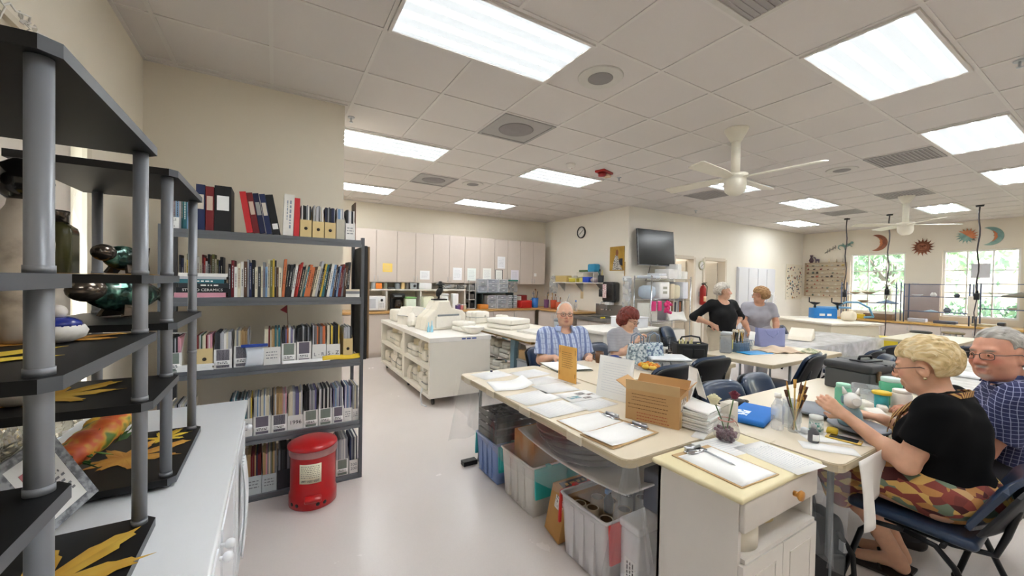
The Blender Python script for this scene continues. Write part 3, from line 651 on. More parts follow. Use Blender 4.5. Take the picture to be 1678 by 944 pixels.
def row(x0, x1, z, specs, lab, grp, hmin, hmax, wmin, wmax, depth, y0, lean0=0, seed=1, name='book', cat='book', hmul=None, start=1):
 rnd = random.Random(seed); x = x0; k = start
 ws = [rnd.uniform(wmin, wmax) for _ in specs]; ln = [c[1] if isinstance(c, tuple) else lean0 for c in specs]
 f = (x1 - x0) / sum(w + .0006 for w in ws);
 for c, w, le in zip(specs, ws, ln):
  c = c[0] if isinstance(c, tuple) else c; w = w * f
  h = rnd.uniform(hmin, hmax)
  sp = rnd.choice(['white', 'silver', 'cream']) if c in ('black', 'navy', 'dark blue', 'red', 'dark red', 'charcoal', 'brown', 'teal', 'olive', 'green') else rnd.choice(['black', 'charcoal', 'dark red'])
  book(x, z, w * C(le) - .0004 if le else w - .0004, h, depth * rnd.uniform(.85, 1), c, lab(c, ordinal(k)), le, y0 + rnd.uniform(0, .012), grp, name, sp if wmax > .012 else None, cat, pages=wmax > .012)
  x += w; k += 1
 return k
z = BZ[3] + .001
stack = [('pink', .030, .26, 'pink and yellow book lying lowest in the stack beside the shelf posts'), ('black', .034, .262, 'black book with large white spine letters lying in the stack'), ('charcoal', .026, .258, 'charcoal book lying third in the stack on the second shelf'), ('teal', .026, .25, 'teal book lying fourth in the stack on the second shelf'), ('silver', .016, .252, 'thin pale book lying fifth in the stack on the second shelf'), ('white', .022, .25, 'white book lying on top of the stack on the second shelf')]
zz = z
for k, (c, h, w, lab) in enumerate(stack):
 t = thing('book', lab, 'book', (-.53 + .01 * (k % 3), BY0 + .03, zz), 0, 'books lying in the left stack')
 MB().box(0, w, 0, .2, 0, .002).box(0, w, 0, .2, h - .0025, h - .0005).box(0, w, 0, .002, .002, h - .0025).build('cover', bm_(c), t); MB().box(.004, w - .004, .002, .196, .002, h - .0025).build('pages', PG, t)
 if k == 1: lettering('STUDIO CERAMICS', .024, WHITE, t, frame_m((w / 2, -.001, h / 2), (1, 0, 0), (0, -1, 0)))
 elif k in (2, 3): s = MB(); scribble(s, frame_m((w * .6, -.0004, h / 2), (1, 0, 0), (0, -1, 0)), .09, h * .45, 1, k, .9, .7); s.build('lettering', WHITE, t)
 zz += h
lab2 = lambda c, o: f'{c} book standing behind the lying stack, {o} from its left end'
cols = ['black', 'navy', 'cream', 'yellow', 'brown', 'charcoal', 'grey', 'white', 'cream', 'dark red', 'red', 'white', 'black', 'brown', 'olive', 'cream', 'olive', 'navy', 'black']
row(-.54, -.295, z, cols, lab2, 'books behind the lying stack', .235, .285, .010, .02, .15, BY0 + .235, 0, 21)
cols = ['black', 'dark red', 'white', 'cream', 'white', 'brown', 'grey', 'dark blue', 'black', 'cream', 'charcoal', 'cream', 'grey', 'light blue', 'cream', 'olive', 'yellow', 'black', 'brown', 'cream', ('orange', .06), ('black', .10), ('charcoal', .12), ('black', .12), ('white', .13), ('red', .16), ('red', .16),
  ('black', .17), ('cream', .18), ('teal', .18), ('orange', .17), ('orange', .17), ('brown', .18), ('cream', .19), ('silver', .19), ('black', .18), ('yellow', .17), ('teal', .16), ('black', .15), ('white', .15), ('light blue', .14), ('brown', .13), ('navy', .13), ('light blue', .13), ('dark red', .12), ('dark red', .12), ('grey', .11), ('brown', .10), ('black', .08), ('charcoal', .06)]
row(-.258, .50, z, cols, lambda c, o: f'{c} book on the second shelf down, {o} of the long row', 'books in the long row of the second shelf', .195, .262, .012, .022, .2, BY0 + .02, 0, 5)
for k, (c, h) in enumerate((('white', .024), ('grey', .02), ('cream', .014))):
 t = thing('book', f'{c} pad lying at the right end of the second shelf, {ordinal(k + 1)} from below', 'book', (.455, BY0 + .004, z + sum((.024, .02)[:k])), 0, 'pads lying at the right end')
 MB().box(0, .095, .0, .012, 0, h - .0005).build('cover', bm_(c), t)
 t.location = (.452, BY0 - .0, z + sum((.024, .02)[:k]));
z = BZ[4] + .001
row(-.58, -.44, z, ['charcoal', 'black', 'cream', 'grey', 'light blue', 'silver', 'teal', 'teal', 'light blue', 'black'], lambda c, o: f'thin {c} booklet on the bookcase top, {o} from its left end', 'thin booklets on the bookcase top', .22, .265, .008, .016, .2, BY0 + .03, 0, 3)
BIND = [(-.425, .045, .285, 'dark blue', 0, .12, 'dark blue ring binder with pale label, leftmost of the upright binders'), (-.377, .042, .278, 'dark red', 0, .12, 'dark red ring binder with tan label next to the wide black one'), (-.332, .088, .29, 'black', 0, .10, 'extra wide black ring binder with large white label'),
  (-.16, .035, .27, 'red', -.16, 0, 'bright red ring binder leaning left on the bookcase top'), (-.122, .034, .268, 'dark red', -.165, .11, 'maroon leaning ring binder with pink label'), (-.085, .033, .268, 'navy', -.17, .11, 'navy leaning ring binder with grey label'), (-.049, .033, .268, 'dark blue', -.17, .10, 'blue leaning ring binder with white label'), (-.012, .045, .268, 'black', -.18, -.09, 'black leaning ring binder with low square label'),
  (.045, .062, .285, 'white', .03, 9, 'wide white ring binder with faint printed spine'), (.11, .034, .265, 'red', .02, 0, 'red ring binder standing right beside the white one')]
for (x, w, h, c, le, lz, lab) in BIND:
 t = thing('ring_binder', lab, 'binder', (x, BY0 + .02, z), 0, 'ring binders on the bookcase top'); t.rotation_euler = (0, le, 0); t.location.z += max(0, w * S(le)) + .0005
 m = bm_(c) if c != 'red' else mat('#c23036', .4)
 MB().box(0, .003, 0, .22, 0, h).box(w - .003, w, 0, .22, 0, h).box(.003, w - .003, 0, .003, 0, h).build('cover', m, t)
 MB().box(.006, w - .006, .02, .205, .008, h - .02).build('pages', PG, t)
 if lz and lz < 1:
  zc = h * .62 if lz > 0 else h * .2; hh = h * .16 if lz > 0 else h * .07
  MB().box(w * .14, w * .86, -.0012, 0, zc - hh, zc + hh).build('spine_label', mat({'dark blue': '#cfc6ba', 'dark red': '#c9b3a4', 'navy': '#9a9a98'}.get(c, '#e8e8ea'), .7), t)
 if lz == 9:
  s = MB(); scribble(s, frame_m((w * .35, -.0004, h * .6), (0, 0, -1), (0, -1, 0)), .14, .008, 1, 2, .9, .8); scribble(s, frame_m((w * .65, -.0004, h * .5), (0, 0, -1), (0, -1, 0)), .2, .013, 1, 3, .9, .8); s.build('spine_lettering', mat('#8c98a8', .6), t)
def magfile(x, z, w, h, hb, style, lab, mags, grp, mh, seed, text=None, y0=BY0 + .018, lean=0, mlab=None):
 """open-topped upright magazine file with magazines standing in it"""
 t = thing('magazine_file', lab, 'magazine file', (x, y0, z), 0, grp)
 fm = mat({'tan': '#d8bf8a', 'grey': '#b9b4a4', 'white': '#e9e7e2', 'pale': '#c8d0d2', 'dark': '#3a3a40'}.get(style if style in ('tan', 'grey', 'pale', 'dark') else 'white', '#e9e7e2'), .75)
 d = .23; b = MB().box(0, w, 0, .0025, 0, h).box(0, w, d - .0025, d, 0, hb).box(.0, w, .0025, d - .0025, 0, .002)
 for xx in (0, w - .002): b.prism([(0.0025, .002), (d - .0025, .002), (d - .0025, hb), (d * .55, hb), (.0025, h)], xx, xx + .002, axis='x')
 b.build('box', fm, t)
 if style == 'tan':
  MB().lathe([(.006, -.001), (.011, 0), (.011, .002), (0, .002)], n=20, m=frame_m((w / 2, .0005, h * .5), (1, 0, 0), (0, -1, 0))).build('finger_hole', mat('#2a2018', .6), t)
 elif style in ('lace', 'lilac', 'sage'):
  pm = {'lace': ramp_mat('lace_print', 'wave', 55, [(.35, '#3b3840'), (.6, '#8a868e')], .7, distort=6, coords='Object'), 'lilac': mat('#6f6874', .7, var=.12, scale=50), 'sage': mat('#7f897f', .7, var=.12, scale=50)}[style]
  MB().box(w * .14, w * .86, -.001, 0, h * .04, h * .97).build('print_panel', pm, t)
  l = MB().rbox(w * .08, w * .92, -.0025, -.001, h * .18, h * .42, .0007, 1).build('label', PAPER, t)
  s = MB(); scribble(s, frame_m((w / 2, -.0026, h * .3), (1, 0, 0), (0, -1, 0)), w * .6, h * .14, 2, seed, .8, .5); s.build('lettering', INK, l)
 if text:
  sz, col = text[1], text[2]
  lettering(text[0], sz, mat(col, .7), t, frame_m((w / 2, -.0012, h * text[3]), (1, 0, 0), (0, -1, 0)))
 elif style in ('white', 'pale'):
  s = MB(); scribble(s, frame_m((w / 2, -.0003, h * .55), (1, 0, 0), (0, -1, 0)), w * .7, h * .5, 3, seed, .8, .3); s.build('lettering', mat('#7d8086', .7), t)
 rnd = random.Random(seed); n = len(mags); iw = w - .008; x2 = x + .004
 ws = [rnd.uniform(.7, 1.3) for _ in mags]; f = iw / sum(ws)
 for k, c in enumerate(mags):
  ww = ws[k] * f; hh = mh * rnd.uniform(.94, 1.0)
  b = MB().box(0, ww - .0005, 0, .2, 0, hh)
  o = b.build('magazine', bm_(c), None, (x2, y0 + .006 + rnd.uniform(0, .01), z + .003)); tag(o, (mlab or 'thin {c} magazine, {o} from left in the {f}').format(c=c, o=ordinal(k + 1), f=lab_short[lab]), 'magazine', 'magazines in the ' + lab_short[lab])
  x2 += ww
 return t
lab_short = {}
def MF(x, z, w, h, hb, style, lab, short, n, pal, mh, seed, grp, text=None, y0=BY0 + .018):
 lab_short[lab] = short; rnd = random.Random(seed * 7 + 1)
 magfile(x, z, w, h, hb, style, lab, [rnd.choice(pal) for _ in range(n)], grp, mh, seed, text, y0)
BW = ['black', 'white', 'grey', 'silver', 'charcoal', 'white']; MIX = ['white', 'cream', 'grey', 'pink', 'dark red', 'silver', 'charcoal', 'cream', 'light blue', 'green']; LIL = ['violet', 'silver', 'light blue', 'white', 'violet', 'grey']; BLU = ['silver', 'light blue', 'grey', 'white', 'charcoal']
G1 = 'magazine files on the bookcase top'
MF(.150, z, .072, .12, .2, 'tan', 'tan magazine file with dark hole, beside the red binder', 'first tan file of the bookcase top', 8, BW, .225, 31, G1)
MF(.228, z, .074, .115, .2, 'tan', 'tan magazine file with pale hole, second on the bookcase top', 'second tan file of the bookcase top', 9, ['cream', 'silver', 'grey', 'cream', 'white'], .228, 32, G1)
MF(.307, z, .072, .115, .2, 'tan', 'tan magazine file with dark hole, third on the bookcase top', 'third tan file of the bookcase top', 8, ['charcoal', 'grey', 'navy', 'light blue', 'silver'], .225, 33, G1)
MF(.384, z, .056, .145, .2, 'grey', 'plain grey magazine file between two tan ones', 'grey file of the bookcase top', 6, BLU, .225, 34, G1)
MF(.446, z, .066, .12, .2, 'white', 'pale labelled magazine file at the right end of the bookcase top', 'right end file of the bookcase top', 7, BW, .22, 35, G1)
t = book(.514, z, .008, .285, .15, 'brown', 'thin brown board standing at the right end of the bookcase top', 0, BY0 + .05, 'boards', 'board', None, 'board')
s = MB().box(-.06, .01, -.001, 0, 0, .068); o = s.build('paper_sign', PAPER, None, (-.515, BY0 + .019, z)); tag(o, 'small white handwritten sign at the left end of the bookcase top', 'sign')
for k, (tx, dz) in enumerate((('UALS', .052), ('&', .032), ('CO', .012))): lettering(tx, .018 if k != 1 else .014, INK, o, frame_m((-.024, -.0016, dz), (1, 0, 0), (0, -1, 0)))
z = BZ[2] + .001; G2 = 'magazine files on the third shelf'
MF(-.575, z, .085, .12, .22, 'sage', 'sage fronted magazine file at the left end of the third shelf', 'left end file of the third shelf', 10, ['charcoal', 'olive', 'cream', 'black', 'silver', 'pink'], .215, 41, G2)
MF(-.42, z, .085, .135, .22, 'tan', 'tan magazine file with hole on the third shelf', 'tan file of the third shelf', 11, MIX, .225, 42, G2)
MF(-.33, z, .095, .125, .22, 'lace', 'magazine file with lace print beside the tan one, third shelf', 'lace print file of the third shelf', 9, ['cream', 'white', 'navy', 'silver', 'charcoal', 'black'], .235, 43, G2)
MF(-.225, z, .085, .14, .22, 'lace', 'dark print magazine file half hidden by the plastic bag', 'dark print file of the third shelf', 9, ['cream', 'tan', 'grey', 'grey', 'silver'], .245, 44, G2)
MF(-.06, z, .10, .12, .22, 'white', 'white magazine file behind the plastic bag', 'white file of the third shelf', 9, ['cream', 'tan', 'dark red', 'teal', 'cream', 'brown'], .245, 45, G2)
MF(.045, z, .088, .14, .22, 'sage', 'sage print magazine file in the middle of the third shelf', 'sage print file of the third shelf', 9, ['violet', 'orange', 'silver', 'light blue', 'white', 'charcoal'], .245, 46, G2)
MF(.138, z, .09, .145, .22, 'lilac', 'lilac print magazine file on the third shelf', 'lilac print file of the third shelf', 8, BW, .25, 47, G2)
MF(.234, z, .09, .12, .22, 'white', 'white magazine file marked L - R', 'file marked L - R', 9, ['brown', 'silver', 'orange', 'charcoal', 'grey'], .255, 48, G2, ('L - R', .035, '#77797e', .4))
MF(.328, z, .09, .115, .22, 'white', 'white magazine file marked S - Z', 'file marked S - Z', 9, ['black', 'white', 'yellow', 'cream', 'black', 'charcoal'], .255, 49, G2, ('S - Z', .038, '#2c2d31', .45))
MF(.44, z, .065, .15, .22, 'tan', 'narrow tan magazine file at the right end of the third shelf', 'narrow tan file of the third shelf', 6, ['brown', 'grey', 'silver', 'charcoal'], .24, 50, G2)
b = MB().sheet(lambda u, v: (-.165 + .10 * u + .01 * S(v * 3), BY0 + .012 - .012 * S(PI * v), z + .135 * v), 10, 12, .012)
t = thing('plastic_bag', 'clear plastic bag with blue zip holding white cloth, third shelf', 'bag', (0, 0, 0)); t.location = (-.115, BY0 + .0, z)
for v in b.bm.verts: v.co += V3((.115, -BY0, -z))
b.build('contents', mat('#e2e8f0', .5), t); MB().rbox(-.07, .08, -.008, .002, .13, .15, .003, 2).build('zip_strip', mat('#2d4aa0', .35), t)
b = MB().sheet(lambda u, v: (.30 + .255 * u, BY0 - .004 + .025 * v, z + .005 + .03 * v + .004 * S(u * 7)), 14, 4, .004)
tag(b.build('envelope', mat('#e6c12e', .6)), 'yellow envelope hanging over the right edge of the third shelf', 'envelope')
b = MB().sheet(lambda u, v: (.05 + .30 * u, BY0 - .006 + .02 * v, z + .002 + .018 * v), 12, 4, .003)
tag(b.build('paper_sheet', PAPER), 'white paper lying at the front edge of the third shelf', 'paper')
for k, (a, lab) in enumerate(((-.40, 'lowest white paper pad at the left of the third shelf'), (-.405, 'middle white paper pad at the left of the third shelf'), (-.395, 'topmost white paper pad at the left of the third shelf'))):
 tag(MB().box(-.09, .09, 0, .012, 0, .013).build('paper_pad', PAPER, None, (a - .02, BY0 - .0 + .003, z + .0135 * k)), lab, 'paper pad', 'paper pads on the third shelf')
t = thing('toy_pennant', 'small dark red pennant on a stick above the third shelf files', 'pennant', (.09, BY0 + .13, z + .2))
MB().cyl((0, 0, -.05), (-.012, 0, .2), .002, n=6).build('stick', mat('#8a6a50', .6), t); MB().prism([(-.012, .14), (-.055, .165), (-.013, .2)], -.001, .001, axis='y').build('flag', mat('#7e1c26', .6), t)
z = BZ[1] + .001; G3 = 'magazine files on the fourth shelf'
F4 = [(-.56, .13, .10, 'white', 'white magazine file at the left end of the fourth shelf', 'left end file of the fourth shelf', 20, ['white', 'black', 'cream', 'silver']), (-.25, .13, .12, 'white', 'white file half hidden by the low cabinet, fourth shelf', 'half hidden file of the fourth shelf', 17, ['teal', 'yellow', 'charcoal', 'white', 'grey', 'black']),
 (-.115, .1, .125, 'lilac', 'lilac print file at the cabinet corner, fourth shelf', 'lilac file at the cabinet corner', 12, ['grey', 'silver', 'white', 'light blue', 'cream']), (-.012, .095, .12, 'lace', 'lace print file left of the 1996 file', 'lace print file of the fourth shelf', 11, ['grey', 'pink', 'charcoal', 'tan', 'silver']),
 (.086, .095, .1, 'white', 'white magazine file marked 1996', 'file marked 1996', 9, ['grey', 'cream', 'charcoal', 'silver', 'violet']), (.184, .092, .12, 'sage', 'grey print file right of the 1996 file', 'grey print file of the fourth shelf', 10, ['silver', 'navy', 'violet', 'black', 'grey']),
 (.28, .09, .12, 'sage', 'green grey print file in the middle of the fourth shelf', 'green grey file of the fourth shelf', 10, BW), (.373, .075, .12, 'lilac', 'mauve print file with light scratch, fourth shelf', 'mauve file of the fourth shelf', 9, LIL), (.45, .055, .1, 'white', 'plain pale file near the right end of the fourth shelf', 'plain pale file of the fourth shelf', 8, LIL), (.508, .046, .085, 'white', 'short white file at the right end of the fourth shelf', 'short white file of the fourth shelf', 6, ['grey', 'cream', 'silver'])]
for k, (x, w, h, st, lab, sh, n, pal) in enumerate(F4): MF(x, z, w, h, .2, st, lab, sh, n, pal, .265, 60 + k, G3, ('1996', .038, '#2c2d31', .5) if lab.endswith('1996') else None)
z = BZ[0] + .001; G4 = 'magazine files on the bottom shelf'
F5 = [(-.15, .085, .125, 'pale', 'pale blue handwritten file on the bottom shelf', 'handwritten pale file of the bottom shelf', 8, ['cream', 'dark red', 'navy', 'white', 'tan']), (-.062, .085, .12, 'pale', 'plain pale blue file on the bottom shelf', 'plain pale file of the bottom shelf', 9, ['tan', 'olive', 'cream', 'grey', 'pink']), (.03, .09, .13, 'dark', 'dark print file left of the red can', 'dark file of the bottom shelf', 6, ['black', 'grey', 'charcoal']),
 (.40, .085, .12, 'sage', 'sage print file right of the red can', 'sage file of the bottom shelf', 9, ['silver', 'white', 'grey']), (.492, .062, .1, 'white', 'white file marked with years at the bottom right', 'file marked with years', 6, ['dark blue', 'navy', 'grey', 'white'])]
for k, (x, w, h, st, lab, sh, n, pal) in enumerate(F5): MF(x, z, w, h, .2, st, lab, sh, n, pal, .27, 80 + k, G4, ('200\n200', .03, '#77797e', .5) if 'years' in lab else None)
## RED OILY-WASTE CAN
CANR = mat('#b80f16', .32, var=.04, coat=.3, name='red_can_paint'); cx_, cy_ = .235, 2.955
t = thing('waste_can', 'round red oily waste can with domed lid in front of the bookcase', 'waste can', (cx_, cy_, 0), -.5)
MB().lathe([(.142, 0), (.146, .004), (.146, .075), (.138, .09), (.138, .36), (.14, .365), (.14, .37)], n=48).build('body', CANR, t)
MB().lathe([(0, .432), (.06, .43), (.11, .42), (.15, .402), (.152, .392), (.146, .385), (.0, .385)], n=48, m=Matrix.Translation((0, 0, 0)) @ Matrix.Rotation(.03, 4, 'X')).build('lid', CANR, t)
MB().lathe([(.1455, .335), (.1465, .34), (.1475, .375), (.1465, .39), (.143, .392)], n=48).build('liner_bag', clear_mat('liner_plastic', '#e8c8c6', .7, .3), t)
for a in (-2.15, -1.85, -.95, -.65):
 MB().lathe([(0, .001), (.011, .001), (.013, -.002)], n=16, m=frame_m((.1465 * C(a), .1465 * S(a), .035), (-S(a), C(a), 0), (C(a), S(a), 0))).build('vent_hole', BLACK, t)
b = MB()
def lblp(u, v): a = -1.75 + .95 * u; return (.1392 * C(a), .1392 * S(a), .175 + .125 * v)
b.sheet(lblp, 12, 1, -.0008); lb = b.build('label', mat('#efe8cc', .6), t)
am = -1.275;
me = text_mesh('EMPTY EVERY NIGHT', .0158)
for v in me.vertices:
 a = am + v.co.x * .72 / .1405; v.co = V3(((.1405 + v.co.z) * C(a), (.1405 + v.co.z) * S(a), .19 + v.co.y * 1.35))
me.materials.append(INK); o = bpy.data.objects.new('lettering', me); COL.objects.link(o); o.parent = lb
b = MB(); rnd = random.Random(2)
for r in range(7):
 z0 = .212 + r * .012; a = -1.68
 while a < -.9:
  l = rnd.uniform(.02, .09); a2 = min(a + l, -.88)
  m_ = .1402; b._q([(m_ * C(a), m_ * S(a), z0), (m_ * C(a2), m_ * S(a2), z0), (m_ * C(a2), m_ * S(a2), z0 + .004), (m_ * C(a), m_ * S(a), z0 + .004)], [(0, 1, 2, 3)]); a = a2 + .03
b.build('small_print', mat('#8d8674', .7), lb)
a = -1.15; b = MB().rbox(-.05, .05, -.03, .012, 0, .03, .008, 2, frame_m((.148 * C(a), .148 * S(a), .075), (-S(a), C(a), 0), (0, 0, 1)) @ Matrix.Rotation(.5, 4, 'X')); b.build('foot_pedal', CANR, t)
## FAR WALL CABINETS AND COUNTERS
CAB = mat('#cfc2b8', .5, var=.02, name='cabinet_laminate'); CABD = mat('#b7aaa0', .5); CWOOD = wood('#b98a50', '#cda266', 2, .4); TOE = mat('#8f7c66', .7)
def cabinet(name, label, x0, x1, yb, yf, z0, z1, ndoor, toe=0, drawer=0, grp=None, handle_top=False, axis='y', glue=None):
 """box cabinet, doors facing -y (local); each door with its handle"""
 w = x1 - x0; d = yb - yf
 t = thing(name, label, 'cabinet', (0, 0, 0), 0, grp)
 d -= .003; b = MB().box(0, w, .02, d, z0 + toe, z1)
 if toe: b.box(.0, w, .07, d, z0, z0 + toe)
 b.build('body', CAB, t)
 dw = w / ndoor
 for k in range(ndoor):
  zt = z1 - .02 - (drawer if drawer else 0)
  dd = MB().box(k * dw + .003, (k + 1) * dw - .003, 0, .019, z0 + toe + .008, zt).build('door', CAB, t)
  xh = (k + 1) * dw - .035 if k % 2 == 0 else k * dw + .035
  if ndoor == 1: xh = dw - .035
  zh = (zt - .13, zt - .03) if handle_top else (z0 + toe + .03, z0 + toe + .13)
  MB().tube([(xh, 0, zh[0]), (xh, -.025, zh[0] + .004), (xh, -.025, zh[1] - .004), (xh, 0, zh[1])], .004, 6).build('handle', STEEL, dd)
  if drawer:
   dr = MB().box(k * dw + .003, (k + 1) * dw - .003, 0, .019, zt + .006, z1 - .008).build('drawer', CAB, t)
   MB().tube([(k * dw + dw / 2 - .05, 0, zt + drawer / 2), (k * dw + dw / 2 - .046, -.025, zt + drawer / 2), (k * dw + dw / 2 + .046, -.025, zt + drawer / 2), (k * dw + dw / 2 + .05, 0, zt + drawer / 2)], .004, 6).build('handle', STEEL, dr)
 return t
UY, UZ0, UZ1 = 8.04, 1.45, 2.49
ux = [1.30, 2.12, 2.88, 3.61, 4.36, 5.06, 5.80]
ulab = ['beige upper wall cabinet half hidden behind the bookcase', 'beige upper wall cabinet second from the bookcase, white notice below', 'beige upper wall cabinet third from the bookcase, above the black bird statue', 'beige upper wall cabinet fourth from the bookcase, two white notices on it', 'beige upper wall cabinet with the dark framed notice', 'beige upper wall cabinet last before the wall corner']
for k in range(6):
 t = cabinet('upper_cabinet', ulab[k], ux[k], ux[k + 1] - .003, YF, UY, 0, UZ1 - UZ0, 2, grp='upper wall cabinets'); t.location = (ux[k], UY, UZ0)
CF, CZT = 7.73, .885
lx = [.6, 1.5, 2.4, 3.3, 4.2, 5.33]
llab = ['beige base cabinet hidden behind the bookcase end', 'beige base cabinet below the white microwave', 'beige base cabinet behind the white mold cart', 'beige base cabinet right of the mold cart', 'beige base cabinet in the wall corner under the plastic drawers']
for k in range(5):
 t = cabinet('base_cabinet', llab[k], lx[k], lx[k + 1] - .003, YF, CF + .03, 0, CZT - .041, 2, .1, grp='base cabinets of the far wall', handle_top=True); t.location = (lx[k], CF + .03, 0)
for k, (a, b, lab) in enumerate(((6.57, 7.72, 'beige base cabinet under the wooden counter left of the sink'), (5.55, 6.38, 'beige sink cabinet with two doors and steel handles'))):
 w = b - a; t = cabinet('base_cabinet', lab, 0, w, XR, 5.40 if k == 0 else 5.44, 0, CZT - .041 if k == 0 else .755, 2, .1, grp='base cabinets of the right wall', handle_top=True)
 t.location = (5.40 if k == 0 else 5.44, b, 0); t.rotation_euler.z = -PI / 2
b = MB().prism([(.56, CF), (5.36, CF), (5.36, 6.42), (XR - .002, 6.42), (XR - .002, YF - .002), (.56, YF - .002)], CZT - .04, CZT)
t = tag(b.build('countertop', CWOOD, bevel=.004), 'long light wood countertop running along the far wall into the corner', 'countertop')
tag(MB().box(5.395, 5.397, 6.72, 6.90, .42, .78).build('paper_notice', mat('#dcaee0', .8)), 'pink paper notice taped to the base cabinet left of the sink', 'notice')
def notice(x, z, w, h, lab, m=PAPER, frame=False, rows=6, seed=1):
 t = MB().box(0, w, 0, .0015, 0, h).build('paper_notice', m, None, (x, UY - .0022, z)); tag(t, lab, 'notice', 'notices on the wall cabinets')
 s = MB(); scribble(s, frame_m((w / 2, -.0002, h / 2), (1, 0, 0), (0, -1, 0)), w * .7, h * .7, rows, seed, .7, .25); s.build('lettering', mat('#b9b9c0', .8), t)
 if frame: MB().box(-.012, 0, -.006, .0015, -.012, h + .012).box(w, w + .012, -.006, .0015, -.012, h + .012).box(0, w, -.006, .0015, -.012, 0).box(0, w, -.006, .0015, h, h + .012).build('frame', mat('#5a5c58', .5), t)
for (px0, px1, py0, py1, lab, c, fr) in ((627, 643, 432, 445.5, 'yellow paper notice on the wall cabinet near the bookcase', '#f0cf6a', 0), (688, 704, 444, 458, 'white square notice low on a wall cabinet, left of the bird statue', '#efeff0', 0), (742, 757, 439, 459, 'white notice on the wall cabinet right above the mold cart', '#f0f0f2', 0),
        (765.5, 780, 440, 460, 'pale green white notice beside the yellow topped plastic drawers', '#e8ede8', 0), (791, 805, 440, 459.5, 'white notice left of the dark framed notice', '#eeeee9', 0), (812, 823, 443, 460, 'notice in a dark frame on the wall cabinet', '#f0efe9', 1), (815, 828, 421, 440, 'white notice hung above the dark framed one', '#f1f1f4', 0), (837, 850, 443, 461, 'faint lilac white notice on the last but one wall cabinet', '#e9e4ee', 0), (875, 879, 448, 453, 'tiny white sticker on the last wall cabinet', '#f4f2ee', 0)):
 a = aty(px0, py1, UY); b_ = aty(px1, py0, UY); notice(a.x, max(a.z, UZ0 + .02), b_.x - a.x, b_.z - a.z, lab, mat(c, .8, var=.01), fr, 6, int(px0))
SY0 = 8.0
t = tag(MB().box(1.62, 3.63, SY0, YF - .01, 1.285, 1.315).box(2.6, 2.63, SY0 + .02, YF - .02, CZT + .001, 1.285).box(3.60, 3.63, SY0 + .02, YF - .02, CZT + .001, 1.285).box(1.905, 1.935, SY0 + .02, YF - .02, CZT + .001, 1.285).build('counter_shelf', mat('#d9d4ca', .5)), 'long pale riser shelf standing on the far countertop', 'shelf')
def item(kind, px, z, h, w, col, lab, y=8.1, cat=None, lid=None, grp=None, d=None, m=None):
 """small counter item standing at height z; px gives its place along the plane y"""
 x = aty(px, 480, y).x; d = d or w
 mm = m or mat(col, .45)
 t = thing(kind, lab, cat or kind.split('_')[-1], (x, y, z), 0, grp)
 if kind in ('bottle', 'spray_bottle'):
  MB().lathe([(w * .45, 0), (w * .5, h * .03), (w * .5, h * .6), (w * .2, h * .78), (w * .18, h * .86)], n=16).build('body', mm, t); MB().lathe([(w * .2, h * .86), (w * .21, h), (0, h)], n=12).build('cap', mat(lid or '#d33a2c', .4), t)
 elif kind in ('can', 'jar', 'cup', 'crock', 'pitcher'):
  MB().lathe([(w * .46, 0), (w * .5, h * .04), (w * .5, h * .93), (w * .47, h)] + ([(w * .43, h), (w * .43, h * .1), (0, h * .08)] if not lid else []), n=20).build('body', mm, t)
  if lid: MB().lathe([(w * .51, h * .93), (w * .51, h * 1.06), (0, h * 1.07)], n=20).build('lid', mat(lid, .4), t)
 else:
  MB().rbox(-w / 2, w / 2, -d / 2, d / 2, 0, h, min(w, h) * .08, 2).build('body', mm, t)
  if lid: MB().rbox(-w / 2 - .004, w / 2 + .004, -d / 2 - .004, d / 2 + .004, h, h + h * .14, .004, 2).build('lid', mat(lid, .4), t)
 return t
RS = 1.316
item('jar', 612, RS, .14, .09, '#9fa3a6', 'grey jar with pale lid at the left end of the riser shelf', lid='#d6d6d2'); item('box', 620, RS, .115, .12, '#e8822e', 'small orange box on the riser shelf', d=.1)
item('can', 631.5, RS, .12, .07, '#7c7f70', 'olive grey can on the riser shelf'); item('box', 640, RS, .03, .13, '#3a3a3a', 'flat dark box on the riser shelf', d=.1); item('can', 651, RS, .12, .1, '#8f9498', 'grey blue round tin on the riser shelf', lid='#2e3a44')
item('bottle', 660, RS, .21, .08, '#e2c489', 'tan bottle with red cap on the riser shelf', lid='#d33a2c'); item('can', 667, RS, .13, .06, '#77716a', 'narrow grey can on the riser shelf beside the red capped bottle');
t = item('radio', 677, RS, .13, .14, '#aeb2b6', 'small silver radio with dark dial on the riser shelf', d=.08, cat='radio'); MB().lathe([(0, .008), (.025, .006), (.03, 0)], n=16, m=frame_m((.02, -.04, .065), (1, 0, 0), (0, -1, 0))).build('dial', BLACK, t)
item('storage_box', 695, RS, .13, .26, '#ecebea', 'long white storage box on the riser shelf behind the bird statue', d=.2)
def wire_basket(x, y, z, w, d, h, lab, m=WHITE, grp=None, name='wire_basket'):
 t = thing(name, lab, 'basket', (x, y, z), 0, grp); b = MB()
 for zz, k in ((0, .85), (h * .5, .93), (h, 1)): b.tube([(-w / 2 * k, -d / 2 * k, zz), (w / 2 * k, -d / 2 * k, zz), (w / 2 * k, d / 2 * k, zz), (-w / 2 * k, d / 2 * k, zz)], .003, 5, True)
 for k in range(9):
  f = k / 8 - .5
  for s in (-1, 1): b.tube([(f * w * .85, s * d / 2 * .85, 0), (f * w, s * d / 2, h)], .002, 4); b.tube([(s * w / 2 * .85, f * d * .85, 0), (s * w / 2, f * d, h)], .002, 4)
  b.tube([(f * w * .85, -d / 2 * .85, 0), (f * w * .85, d / 2 * .85, 0)], .002, 4)
 b.build('basket', m, t); return t
